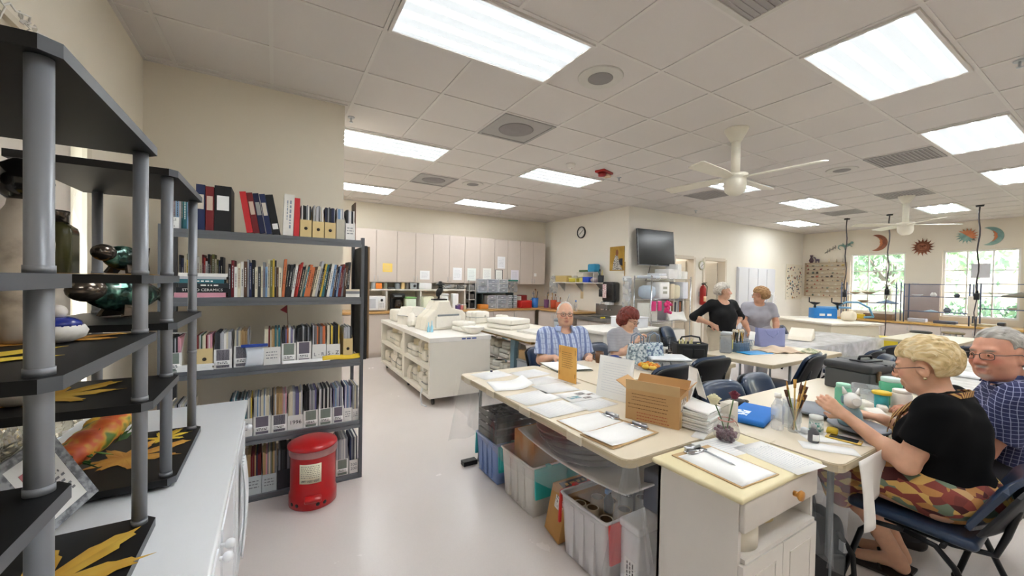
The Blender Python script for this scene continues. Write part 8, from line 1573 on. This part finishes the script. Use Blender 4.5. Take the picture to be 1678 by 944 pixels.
def skin_mat():
 m = bpy.data.materials.new('skin'); m.use_nodes = True; nt = m.node_tree; N = nt.nodes; L = nt.links; b = N['Principled BSDF']; a = N.new('ShaderNodeVertexColor'); a.layer_name = 'tone'; tc = N.new('ShaderNodeTexCoord'); n = N.new('ShaderNodeTexNoise'); iv(n, 'Scale', 30); iv(n, 'Detail', 4)
 L.new(tc.outputs['Object'], n.inputs[0]); mr = N.new('ShaderNodeMapRange'); iv(mr, 3, .86); iv(mr, 4, 1.12); L.new(n.outputs['Fac'], mr.inputs[0]); mx = N.new('ShaderNodeMix'); mx.data_type = 'RGBA'; mx.blend_type = 'MULTIPLY'; iv(mx, 0, 1); L.new(a.outputs[0], mx.inputs[6]); L.new(mr.outputs[0], mx.inputs[7]); L.new(mx.outputs[2], b.inputs['Base Color'])
 iv(b, 'Roughness', .5); iv(b, 'Subsurface Weight', .12); iv(b, 'Subsurface Radius', (.01, .004, .002)); return m
SKIN = skin_mat()
def fabric(name, base, per=None, lines=(), z=1):
 """woven cloth; lines: (axis, period, width, colour)"""
 m = mat(base, .85, var=.08, scale=25, bump=.08, bscale=300, name=name).copy(); m.name = name; nt = m.node_tree; N = nt.nodes; L = nt.links; b = N['Principled BSDF']; tc = N.new('ShaderNodeTexCoord'); no = N.new('ShaderNodeTexNoise'); iv(no, 'Scale', 5); L.new(tc.outputs['Object'], no.inputs[0])
 ad = N.new('ShaderNodeVectorMath'); ad.operation = 'MULTIPLY_ADD'; iv(ad, 1, (.05, .05, .05)); L.new(no.outputs['Color'], ad.inputs[0]); L.new(tc.outputs['Object'], ad.inputs[2]); sp = N.new('ShaderNodeSeparateXYZ'); L.new(ad.outputs[0], sp.inputs[0]); prev = b.inputs['Base Color'].links[0].from_socket
 for ax, per, wd, col, mixf in lines:
  src = sp.outputs[ax] if ax in 'XYZ' else None
  if src is None: a2 = N.new('ShaderNodeMath'); a2.operation = 'ADD' if ax == 'P' else 'SUBTRACT'; L.new(sp.outputs['X'], a2.inputs[0]); L.new(sp.outputs['Y'], a2.inputs[1]); src = a2.outputs[0]
  p = N.new('ShaderNodeMath'); p.operation = 'PINGPONG'; iv(p, 1, per / 2); L.new(src, p.inputs[0]); lt = N.new('ShaderNodeMath'); lt.operation = 'LESS_THAN'; iv(lt, 1, wd / 2); L.new(p.outputs[0], lt.inputs[0]); ml = N.new('ShaderNodeMath'); ml.operation = 'MULTIPLY'; iv(ml, 1, mixf); L.new(lt.outputs[0], ml.inputs[0])
  mx = N.new('ShaderNodeMix'); mx.data_type = 'RGBA'; L.new(ml.outputs[0], mx.inputs[0]); L.new(prev, mx.inputs[6]); iv(mx, 7, lin(col)); prev = mx.outputs[2]
 L.new(prev, b.inputs['Base Color']); return m
def A_(*v): return np.array(v, float)
def lerp(a, b, t): return A_(*a) * (1 - t) + A_(*b) * t
def basis(yaw, pitch, roll=0): return np.array((Matrix.Rotation(yaw, 3, 'Z') @ Matrix.Rotation(pitch, 3, 'X') @ Matrix.Rotation(roll, 3, 'Y')))
def torso(F, J, f, o=0, k=.06, bust=0):
 P, Cc, SL, SR = J['P'], J['C'], J['SL'], J['SR']; B = J.get('B', np.eye(3)); fw = B[:, 1]
 F.ell(P, (.165 * f + o, .125 * f + o, .13 + o), k, M=B).ell(lerp(P, Cc, .5) + fw * .03 * (f > 1.05), (.155 * f + o, .125 * f + o, .17 + o), k, M=B).ell(Cc, (.16 * f + o, .115 * f + o, .16 + o), k, M=B)
 F.cone(lerp(SL, SR, .12), lerp(SL, SR, .88), .062 + o, k=k)
 if bust:
  for sx in (-1, 1): F.ell(Cc + B @ A_(sx * .075, .085 * f, -.05), (.07 + o, .06 * bust + o, .075 + o), .05)
def hand(F, W, M, k=.007, curl=(.3, .5, .5), side=1, s=1., thumb=.5, spread=.0):
 p = lambda x, y, z: W + M @ (A_(x, y * side, z) * s)
 for y, y2 in ((.016, .027), (.0, .002), (-.014, -.024)): F.cone(p(.005, y * .7, 0), p(.082, y2, 0), .0155 * s, .0125 * s, .014)
 for y, L, b in ((.029, .072, .085), (.0095, .08, .089), (-.0095, .074, .087), (-.027, .058, .08)):
  q = A_(b, y, 0); a = 0; r = .0092
  for i, f in enumerate((.42, .32, .26)):
   a += curl[i]; n = q + A_(C(a), spread * y * 8, -S(a)) * L * f; F.cone(p(*q), p(*n), r * s, (r - .0009) * s, k if i else .009); q = n; r -= .0009
 a, b, c = A_(.022, .022, -.008), A_(.052, .05, -.012 - .02 * thumb), A_(.082, .052, -.022 - .03 * thumb); F.cone(p(*a), p(*b), .0135 * s, .0115 * s, .012).cone(p(*b), p(*c), .0105 * s, .0085 * s, .006)
def head(F, Hc, M, s=1., mouth=0, nose=1., jaw=1.):
 p = lambda x, y, z: Hc + M @ (A_(x, y, z) * s); e = lambda c, r, k=.012, op='+', : F.ell(p(*c), A_(*r) * s, k * s, op, M)
 e((0, -.014, .035), (.074, .093, .084)); e((0, .022, -.028), (.062 * jaw, .066, .086), .03); F.cone(p(-.03 * jaw, .03, -.078), p(.03 * jaw, .03, -.078), .03 * s, k=.03); e((0, .064, -.094), (.021, .018, .017), .025)
 F.cone(p(-.034, .073, .026), p(.034, .073, .026), .0125 * s, k=.014)
 for x in (-1, 1):
  e((x * .036, .058, -.028), (.024, .024, .024), .02); e((x * .0315, .092, .006), (.0165, .0125, .0105), .008, '-'); e((x * .0315, .0775, .006), (.0135, .0125, .0125), .003); e((x * .074, -.006, -.006), (.010, .021, .032), .008); e((x * .086, .001, -.002), (.0085, .011, .019), .004, '-'); e((x * .0125 * nose, .094, -.034), (.0095, .011, .0085), .006)
 F.cone(p(0, .082, .014), p(0, .104, -.026), .0085 * s, .0125 * nose * s, .01)
 F.cone(p(-.02, .083, -.0575), p(.02, .083, -.0575), .0072 * s, k=.008).cone(p(-.016, .082, -.0715), p(.016, .082, -.0715), .0082 * s, k=.008)
 if mouth: e((0, .094, -.0645), (.017, .012, .004 + mouth), .003, '-')
 else: F.cone(p(-.021, .092, -.0645), p(.021, .092, -.0645), .0026 * s, k=.002, op='-')
def face_tint(Hc, M, s, brow, lip=(.52, .2, .17, 1), blush=None, extra=()):
 t = []; p = lambda x, y, z: Hc + M @ (A_(x, y, z) * s)
 for c, r, cc in ([((0, .092, -.0645), (.026, .02, .014), lip)] + [((x * .033, .084, .0245), (.026, .02, .0065), brow) for x in (-1, 1)] + ([((x * .04, .07, -.02), (.03, .03, .025), blush) for x in (-1, 1)] + [((0, .105, -.026), (.02, .02, .02), blush)] if blush else []) + list(extra)): t.append((p(*c), A_(*r) * s, cc, M))
 return t
def eyes(t, Hc, M, s, iris='#4a5a66'):
 w = MB(); i = MB()
 for x in (-1, 1): c = Hc + M @ (A_(x * .0315, .0795, .006) * s); w.ball(c, .0098 * s, 8); i.ball(Hc + M @ (A_(x * .0315, .0862, .005) * s), .0055 * s, 6)
 w.build('eyes', mat('#e9e4de', .2), t); i.build('irises', mat(iris, .15), t)
def glasses(t, Hc, M, s, col='#3a302a', r=.019, th=.0017):
 b = MB(); p = lambda x, y, z: V3(Hc + M @ (A_(x, y, z) * s))
 for x in (-1, 1):
  sq = lambda a: math.copysign(abs(a) ** .6, a); b.tube([p(x * .034 + r * 1.25 * sq(C(q * PI / 10)), .106 - .25 * abs(x * .034 + r * 1.25 * sq(C(q * PI / 10))) ** 1.1, .002 + r * .8 * sq(S(q * PI / 10))) for q in range(20)], th * s, 6, True); b.tube([p(x * .057, .094, .008), p(x * .078, .07, .008), p(x * .083, .0, .008), p(x * .08, -.02, -.004)], th * s, 6)
 b.tube([p(-.012, .105, .006), p(0, .109, .009), p(.012, .105, .006)], th * s, 6); return b.build('glasses', mat(col, .3), t)
def hairmat(name, stops): return ramp_mat(name, 'noise', 55, stops, .5, mapping=(1, .22, .5), distort=1.2, detail=4, bump=.6)
def hair(t, lo, hi, h, m, Hc, M, s, full, fringe=.05, side=-.03, back=-.06, vol=.016, name='hair', wave=.004, nape=0):
 F = Solid(lo, hi, h); p = lambda x, y, z: Hc + M @ (A_(x, y, z) * s)
 F.ell(p(0, -.016, .038), A_(.074 + vol, .093 + vol, .086 + vol) * s, .01, M=M)
 if full: F.ell(p(0, -.045, -.02 + nape), A_(.076 + vol, .07 + vol, .085 - nape * .3 + full) * s, .04, M=M)
 P = np.stack(np.meshgrid(*F.ax, indexing='ij'), -1); Q = (P - Hc) @ M / s; x, y, z = Q[..., 0], Q[..., 1], Q[..., 2]
 F.d += (wave * s * np.sin(x * 150 + 30 * y + 2 * np.sin(z * 60)) * np.sin(y * 70 + z * 40)).astype(np.float32)
 front = np.where(y > .02, fringe - z + .25 * (y - .02) - .02, -9); low = np.where(y <= .02, np.where(y > -.035, side, back) - z, -9); ear = .036 - np.sqrt(((y + .004) / 1.0) ** 2 + ((z + .006) / 1.25) ** 2) if full < .03 else -9
 bd = np.maximum(front, low); F.d += (.9 * vol * s * np.exp(np.minimum(bd, 0) / .016)).astype(np.float32); F.d = np.maximum(F.d, np.maximum(bd, np.where(np.abs(x) > .055, ear, -9)).astype(np.float32) * s); return F.mesh(name, m, t)
def limbs(F, J, f=1., far=False, legs=True):
 for sd in 'LR':
  S_, E, W = J['S' + sd], J['E' + sd], J['W' + sd]; F.cone(S_, E, .052 * f, .041 * f, .03).cone(E, W, .041 * f, .0255 * f, .02).ell(lerp(E, W, .28), A_(.043, .043, .05) * f, .02)
  M = J['H' + sd]; hand(F, W + M[:, 0] * .004, M, curl=J['c' + sd], side=1 if sd == 'L' else -1, s=J.get('hs', 1.), thumb=J.get('th', .5))
  if legs: G, K, N_ = J['G' + sd], J['K' + sd], J['A' + sd]; T = J['T' + sd]; F.cone(G, K, .085 * f, .06 * f, .04).cone(K, N_, .058 * f, .036, .03).ell(lerp(K, N_, .3) - A_(0, .012, 0), A_(.056, .058, .09) * f, .03).cone(N_ - A_(0, 0, .02), T, .036, .026, .03).ell(N_ - A_(0, .02, .04), (.034, .036, .034), .02)
def hb(d, up, sd):
 """hand matrix: x along fingers d, z back-of-hand direction up"""
 x = A_(*d) / np.linalg.norm(d); z = A_(*up) - x * (A_(*up) @ x); z /= np.linalg.norm(z); y = np.cross(z, x); return np.stack([x, y, z], 1)
def lc(h): return lin(h)
def Jd(**k): return {a: (A_(*b) if isinstance(b, tuple) and len(b) == 3 and a[0] != 'c' else b) for a, b in k.items()}
SK1, SK2, SK3 = lc('#d8a688'), lc('#d9a98c'), lc('#e0b498')
def bodymesh(t, J, lo, hi, h, f, Hm, hs, skin, tint, mouth=0, bust=0, nose=1., jaw=1., legs=True):
 F = Solid(lo, hi, h); torso(F, J, f, 0, bust=bust); F.cone(J['N'], J['H'] + Hm @ A_(0, -.02, -.05) * hs, .056 * min(f, 1.12), .05 * hs, .035); limbs(F, J, min(f, 1.15), legs=legs); head(F, J['H'], Hm, hs, mouth, nose, jaw); return F.mesh('body', SKIN, t, tint, skin)
def shirt(t, J, lo, hi, h, f, m, o=.014, sl=.55, neckr=.075, neckp=(0, .03, .02), bust=0, name='shirt', slr=.062, hem=None, plan=None):
 F = Solid(lo, hi, h); torso(F, J, f, o, bust=bust)
 for sd in 'LR':
  S_, E, W = J['S' + sd], J['E' + sd], J['W' + sd]
  if sl <= 1: e = lerp(S_, E, sl); d = (E - S_) / np.linalg.norm(E - S_); F.cone(S_, e + d * .05, slr * f + .003, slr * f, .05, cut=(e, d))
  else: e = lerp(E, W, sl - 1); d = (W - E) / np.linalg.norm(W - E); F.cone(S_, E, slr * f, slr * f * .88, .05).cone(E, e + d * .04, slr * f * .88, slr * f * .66, .02, cut=(e, d))
 if neckr: F.ell(J['N'] + A_(*neckp), (neckr, neckr * .9, neckr * .9), .01, '-')
 if hem is not None: F.plane((0, 0, hem), (0, 0, -1))
 P = np.stack(np.meshgrid(*F.ax, indexing='ij'), -1); F.d += (.0035 * np.sin(P[..., 0] * 37 + P[..., 2] * 23) * np.sin(P[..., 2] * 31 + P[..., 1] * 40)).astype(np.float32); return F.mesh(name, m, t)
def trousers(t, J, lo, hi, h, f, m, o=.014, to=.97, name='trousers', sk=0):
 F = Solid(lo, hi, h); F.ell(J['P'] - A_(0, 0, .02), (.17 * f + o, .13 * f + o, .13 + o), .05)
 for sd in 'LR':
  G, K, N_ = J['G' + sd], J['K' + sd], J['A' + sd]; F.cone(G, K, .09 * f + o, .066 * f + o, .06 + sk)
  if to > 0: F.cone(K, lerp(K, N_, to), .064 * f + o, .045 + o, .04)
 return F.mesh(name, m, t)
def shoes(t, J, lo, hi, h, m, name='shoes'):
 for sd in 'LR': N_, T = J['A' + sd], J['T' + sd]; F = Solid(np.minimum(N_, T) - .12, np.maximum(N_, T) + .12, h); F.cone(N_ - A_(0, .02, .035), T, .045, .036, .03).plane((0, 0, .004), (0, 0, -1)).plane((0, 0, N_[2] - .01), (0, 0, 1)); F.mesh('shoe', m, t)
t = thing('person', 'person with short blonde hair in black shirt and patterned skirt, shaping clay at the table', 'person', (2.70, .50, 0), 0)
J = Jd(P=(0, -.01, .575), C=(0, .01, .84), N=(0, .05, .995), H=(0, .10, 1.125), SL=(-.165, .02, .95), SR=(.165, .03, .95), EL=(-.20, .10, .695), WL=(-.19, .33, .845), ER=(.25, .10, .70), WR=(.13, .28, .795), GL=(-.10, .02, .545), GR=(.10, .02, .545), KL=(-.13, .37, .55), KR=(.12, .40, .55), AL=(.10, .20, .10), AR=(.20, .22, .10), TL=(.06, .34, .045), TR=(.2, .37, .04))
J.update(HL=hb((.12, .95, .5), (-.7, .4, .5), 1), HR=hb((-.25, .9, .1), (0, -.1, 1), 1), cL=(.22, .35, .3), cR=(.45, .6, .5), th=.6, hs=1.0)
Hm = basis(math.radians(6), math.radians(-14)); lo, hi = (-.34, -.25, 0), (.38, .56, 1.32)
bodymesh(t, J, lo, hi, .0045, 1.06, Hm, 1.06, SK1, face_tint(J['H'], Hm, 1.06, lc('#9a7a5a'), blush=lc('#d09078')), bust=1.1)
shirt(t, J, lo, hi, .006, 1.06, mat('#0b0b0d', .95, spec=.2), sl=.62, neckr=.10, neckp=(0, .05, .03), bust=1.1, slr=.066, hem=.60)
hair(t, (-.16, -.14, .96), (.16, .26, 1.3), .0045, hairmat('blonde_hair', [(.25, '#b09460'), (.5, '#dcc08c'), (.75, '#f0e4c2')]), J['H'], Hm, 1.06, .028, fringe=.062, side=.0, back=-.045, vol=.016, nape=.05, wave=.006)
eyes(t, J['H'], Hm, 1.06); glasses(t, J['H'], Hm, 1.06, '#3a3438')
SKT = ramp_mat('patterned_skirt', 'voronoi', 30, [(.12, '#4a1d1c'), (.25, '#8a4038'), (.38, '#b9824a'), (.5, '#6f7f6a'), (.62, '#d0a860'), (.75, '#7a3a34'), (.9, '#c9a070')], .85, interp='CONSTANT', mapping=(1, .6, 1));
F = Solid((-.34, -.25, .25), (.36, .56, .78), .006).ell((0, -.01, .585), (.20, .17, .105), .05).cone(J['GL'] + A_(0, 0, .03), J['KL'] + A_(-.01, .02, .02), .095, .085, .10).cone(J['GR'] + A_(0, 0, .03), J['KR'] + A_(.01, .02, .02), .095, .085, .10).cone(J['KL'] + A_(0, .03, .0), J['KL'] + A_(.03, .0, -.14), .08, .075, .06).cone(J['KR'] + A_(0, .03, .0), J['KR'] + A_(.0, .0, -.14), .08, .075, .06)
P_ = np.stack(np.meshgrid(*F.ax, indexing='ij'), -1); F.d += (.006 * np.sin(P_[..., 0] * 60 + P_[..., 1] * 25)).astype(np.float32); F.mesh('skirt', SKT, t)
b = MB(); lan = [V3((-.09 + .01 * k, .02 + .012 * k, 1.02)) for k in range(2)]; pts = [(0, -.06, 1.035), (-.07, -.04, 1.03), (-.10, .03, 1.005), (-.09, .12, .95), (-.06, .19, .87), (-.035, .215, .78), (-.02, .21, .68), (-.02, .23, .62)]
def strip(u, v): k = u * (len(pts) - 1); i = min(int(k), len(pts) - 2); p = lerp(pts[i], pts[i + 1], k - i); return p + A_(.012 * (v - .5) * 2 * .6, .0, .013 * (v - .5) * 2)
b.sheet(strip, 40, 3, .003); b.sheet(lambda u, v: strip(u, v) * A_(-1, 1, 1), 40, 3, .003); b.build('lanyard', ramp_mat('lanyard_pattern', 'wave', 30, [(.4, '#5a2a20'), (.55, '#c9a060')], .8), t)
b = MB(); b.ball(J['H'] + Hm @ A_(-.083, -.004, -.045), .007, 6); b.build('earring', mat('#d8c9a0', .2, .8), t)
for sd in 'LR': N_, T = J['A' + sd], J['T' + sd]; t2 = MB(); t2.prism([(N_[0] - .042, N_[1] - .07), (N_[0] + .042, N_[1] - .07), (T[0] + .045, T[1] + .02), (T[0] - .045, T[1] + .02)], .004, .016); t2.tube([(N_[0] - .045, N_[1] + .05, .015), (N_[0] - .03, N_[1] + .07, .07), (N_[0] + .03, N_[1] + .07, .07), (N_[0] + .045, N_[1] + .05, .015)], .008, 6).build('sandal', mat('#2a211c', .5), t)
t = thing('person', 'person with short grey hair and glasses in a navy checked shirt, smiling', 'person', (3.36, .36, 0), math.radians(12))
J = Jd(P=(0, -.02, .58), C=(-.03, .03, .86), N=(-.05, .06, 1.02), H=(-.09, .11, 1.165), SL=(-.24, .04, .965), SR=(.17, .05, .975), EL=(-.27, .16, .70), WL=(-.12, .36, .78), ER=(.24, .18, .71), WR=(.08, .38, .78), GL=(-.10, .03, .55), GR=(.10, .03, .55), KL=(-.14, .44, .56), KR=(.14, .44, .56), AL=(-.15, .40, .10), AR=(.15, .40, .10), TL=(-.16, .54, .045), TR=(.16, .54, .045))
J.update(HL=hb((.5, .8, 0), (0, 0, 1), 1), HR=hb((-.5, .8, 0), (0, 0, 1), 1), cL=(.3, .4, .3), cR=(.3, .4, .3)); Hm = basis(math.radians(50), math.radians(-3), math.radians(4)); lo, hi = (-.42, -.28, 0), (.38, .66, 1.4)
G_ = lc('#b9ada4'); bodymesh(t, J, lo, hi, .0045, 1.25, Hm, 1.15, lc('#d59a80'), face_tint(J['H'], Hm, 1.15, lc('#8a8078'), (.40, .15, .13, 1), lc('#cf7f6c'), [((0, .086, -.046), (.03, .02, .012), G_), ((0, .07, -.092), (.034, .03, .022), G_)]), .009, nose=1.1, jaw=1.16)
shirt(t, J, lo, hi, .006, 1.25, fabric('navy_check_cloth', '#2c3158', lines=(('Z', .021, .0026, '#a9aed0', .7), ('Y', .021, .0026, '#a9aed0', .7))), sl=.72, neckr=.072, slr=.07, hem=.52)
b = MB(); b.sheet(lambda u, v: A_(*J['N']) + A_((.088 + .02 * v) * C(2.1 + 5.1 * u), (.085 + .03 * v) * S(2.1 + 5.1 * u) + .01, .02 + .035 * (1 - v) - .02 * v), 30, 4, .005); b.build('collar', fabric('navy_check_collar', '#333a66', lines=(('Z', .018, .003, '#b9bedd', .7), ('X', .018, .003, '#b9bedd', .7))), t)
hair(t, (-.28, -.1, 1.02), (.12, .3, 1.39), .0045, hairmat('grey_hair', [(.2, '#77736e'), (.6, '#b3aea6'), (.9, '#d8d4cc')]), J['H'], Hm, 1.15, .004, fringe=.09, side=.005, back=-.05, vol=.006, wave=.003)
eyes(t, J['H'], Hm, 1.15, '#5a4a3a'); glasses(t, J['H'], Hm, 1.15, '#4a4440'); trousers(t, J, lo, hi, .008, 1.2, mat('#3a3a40', .85)); shoes(t, J, lo, hi, .006, mat('#2a2624', .5))
LO, HI = (-.42, -.3, 0), (.42, .68, 1.42)
def seated(fh, H=(0, .06, 1.19), arms=None, lean=0):
 J = Jd(P=(0, 0, .58), C=(0, .02 + lean, .84), N=(0, .03 + lean * 1.3, 1.0), H=H, SL=(-.20, .0 + lean, .95), SR=(.20, .0 + lean, .95), EL=(-.26, .06, .70), WL=(-.19, .27, .765), ER=(.26, .06, .70), WR=(.19, .27, .765), GL=(-.10, .03, .55), GR=(.10, .03, .55), KL=(-.13, .43, .56), KR=(.13, .43, .56), AL=(-.13, .40, .10), AR=(.13, .40, .10), TL=(-.14, .54, .045), TR=(.14, .54, .045))
 J.update(HL=hb((.5, .8, -.05), (0, 0, 1), 1), HR=hb((-.5, .8, -.05), (0, 0, 1), 1), cL=(.3, .4, .3), cR=(.3, .4, .3)); J.update(arms or {}); return J
t = thing('person', 'person with bald head and glasses in a light blue plaid shirt, seated far side', 'person', (2.63, 3.30, 0), math.radians(163)); J = seated(1, (0, .05, 1.17)); Hm = basis(math.radians(-12), math.radians(2))
bodymesh(t, J, LO, HI, .006, 1.2, Hm, 1.05, lc('#dcae92'), face_tint(J['H'], Hm, 1.05, lc('#b09a86'), blush=lc('#d88f78')), .002, jaw=1.22)
shirt(t, J, LO, HI, .007, 1.2, fabric('blue_plaid_cloth', '#c3cfe6', lines=(('X', .062, .026, '#5a6eae', .75), ('Z', .05, .012, '#8c9cc8', .45), ('X', .031, .004, '#3d4f92', .6))), sl=.8, neckr=.066, neckp=(0, .045, .02), slr=.07, hem=.50)
b = MB(); b.sheet(lambda u, v: A_(*J['N']) + A_((.085 + .02 * v) * C(2.1 + 5.0 * u), (.082 + .03 * v) * S(2.1 + 5.0 * u) + .01, .015 + .035 * (1 - v) - .02 * v), 24, 3, .005); b.build('collar', mat('#aebde0', .8), t)
hair(t, (-.16, -.14, 1.0), (.16, .2, 1.36), .006, hairmat('white_hair', [(.3, '#c9c2ba'), (.8, '#e9e4de')]), J['H'], Hm, 1.05, .002, fringe=.16, side=-.0, back=-.06, vol=.005, name='side_hair')
F = None; eyes(t, J['H'], Hm, 1.05); glasses(t, J['H'], Hm, 1.05, '#4a3830', th=.0024); trousers(t, J, LO, HI, .009, 1.15, mat('#4a5468', .85)); shoes(t, J, LO, HI, .007, mat('#3a302a', .5))
t = thing('person', 'person with red bobbed hair in a grey tee shirt raising a brush, head bowed', 'person', (3.42, 3.22, 0), math.radians(185)); J = seated(1, (0, .10, 1.10), Jd(SL=(-.175, .03, .92), SR=(.175, .03, .92), ER=(.23, .10, .69), WR=(.09, .26, .87), EL=(-.23, .12, .70), WL=(-.10, .33, .80)), .02); J['HR'] = hb((-.45, .3, .8), (.6, -.5, .2), 1); J['HL'] = hb((.4, .8, .1), (0, 0, 1), 1); J['cR'] = (.6, .8, .6); Hm = basis(math.radians(14), math.radians(-24))
bodymesh(t, J, LO, HI, .006, 1.12, Hm, 1.0, SK3, face_tint(J['H'], Hm, 1.0, lc('#6a3a2c')), bust=1.1)
shirt(t, J, LO, HI, .007, 1.12, fabric('grey_knit', '#a9a9ae', lines=(('Z', .03, .003, '#8a8a94', .5),)), sl=.75, neckr=.085, neckp=(0, .06, .02), bust=1.1, hem=.52)
hair(t, (-.2, -.16, .9), (.2, .28, 1.32), .006, hairmat('red_hair', [(.2, '#4a1a14'), (.6, '#7c2c1e'), (.9, '#a8503a')]), J['H'], Hm, 1.0, .038, fringe=.045, side=-.075, back=-.11, vol=.022, wave=.008)
eyes(t, J['H'], Hm, 1.0); glasses(t, J['H'], Hm, 1.0, '#5a3a30'); trousers(t, J, LO, HI, .009, 1.1, mat('#34384a', .85)); shoes(t, J, LO, HI, .007, mat('#3a302a', .5))
w = t.matrix_basis @ V3(J['WR'] + J['HR'] @ A_(.075, .01, -.03)); R_ = Matrix.Rotation(math.radians(185), 3, 'Z'); d = R_ @ V3((-.75, .3, .1)); b = MB().cyl((0, 0, 0), d * .17, .0035, n=8).cyl(d * .17, d * .19, .005, .001, n=8); tag(b.build('paint_brush', mat('#4a2a4a', .4), None, w - d * .05), 'thin dark brush held by the red haired woman', 'brush')
def standing(H, arms): J = Jd(P=(0, 0, .84), C=(0, .01, 1.10), N=(0, .01, 1.275), H=H, SL=(-.185, 0, 1.215), SR=(.185, 0, 1.215), GL=(-.09, 0, .80), GR=(.09, 0, .80), KL=(-.10, .02, .43), KR=(.10, .02, .43), AL=(-.10, -.02, .09), AR=(.10, -.02, .09), TL=(-.12, .12, .045), TR=(.12, .12, .045)); J.update(arms); return J
LO2, HI2 = (-.5, -.32, 0), (.5, .5, 1.62)
J = standing((0, .03, 1.415), Jd(ER=(.41, -.08, 1.02), WR=(.23, .09, .93), EL=(-.39, -.10, 1.02), WL=(-.22, .03, .93))); J.update(HR=hb((-.75, .35, -.5), (.5, .6, .4), 1), HL=hb((.75, .35, -.5), (-.5, .6, .4), 1), cR=(.3, .4, .3), cL=(.3, .4, .3))
t = thing('person', 'person with short white hair in a black top standing with hands on hips', 'person', (5.82, 3.48, 0), math.radians(157)); Hm = basis(math.radians(60), 0)
bodymesh(t, J, LO2, HI2, .0065, 1.15, Hm, 1.0, SK2, face_tint(J['H'], Hm, 1.0, lc('#a89a8c'), blush=lc('#d8988a')), bust=1.15); shirt(t, J, LO2, HI2, .0075, 1.15, mat('#0b0b0d', .85), sl=1.35, neckr=.095, neckp=(0, .06, .02), bust=1.15, slr=.058, hem=.74)
hair(t, (-.16, -.16, 1.24), (.18, .22, 1.58), .006, hairmat('silver_hair', [(.3, '#b5aca0'), (.8, '#e6e0d6')]), J['H'], Hm, 1.0, .02, fringe=.06, side=-.0, back=-.06, vol=.02, nape=.02, wave=.006); eyes(t, J['H'], Hm, 1.0); trousers(t, J, LO2, HI2, .009, 1.1, mat('#c9bca4', .85)); shoes(t, J, LO2, HI2, .007, mat('#5a4a3c', .5))
J = standing((0, .10, 1.365), Jd(P=(0, -.06, .84), C=(0, .02, 1.08), N=(0, .06, 1.235), SL=(-.18, .05, 1.175), SR=(.18, .05, 1.175), ER=(.22, .12, .95), WR=(.16, .22, .775), EL=(-.23, .10, .95), WL=(-.20, .22, .775))); J.update(HR=hb((-.1, .95, -.2), (0, .2, 1), 1), HL=hb((.1, .95, -.2), (0, .2, 1), 1), cR=(.15, .2, .2), cL=(.15, .2, .2))
t = thing('person', 'person with short brown hair in grey tee shirt leaning on the table, looking away', 'person', (6.62, 3.37, 0), math.radians(132)); Hm = basis(math.radians(-122), math.radians(-4))
bodymesh(t, J, LO2, HI2, .0065, 1.05, Hm, 1.0, lc('#cf9a7c'), face_tint(J['H'], Hm, 1.0, lc('#8a6a4c')), bust=1.); shirt(t, J, LO2, HI2, .0075, 1.05, fabric('grey_tee', '#a3a1a9'), sl=.7, neckr=.08, neckp=(0, .06, .02), bust=1., hem=.76)
hair(t, (-.22, -.16, 1.16), (.24, .32, 1.56), .006, hairmat('brown_hair', [(.25, '#7a5230'), (.6, '#a07848'), (.9, '#c9a878')]), J['H'], Hm, 1.0, .025, fringe=.05, side=-.01, back=-.07, vol=.024, nape=.02, wave=.005); eyes(t, J['H'], Hm, 1.0); glasses(t, J['H'], Hm, 1.0, '#4a3a30'); trousers(t, J, LO2, HI2, .009, 1.08, mat('#b4b2b8', .85)); shoes(t, J, LO2, HI2, .007, mat('#5a4a3c', .5))
## VIEW
vs = sc.view_settings; vs.view_transform = 'Standard'; vs.look = 'None'; vs.gamma = 1; vs.use_curve_mapping = False; vs.exposure = 1.4
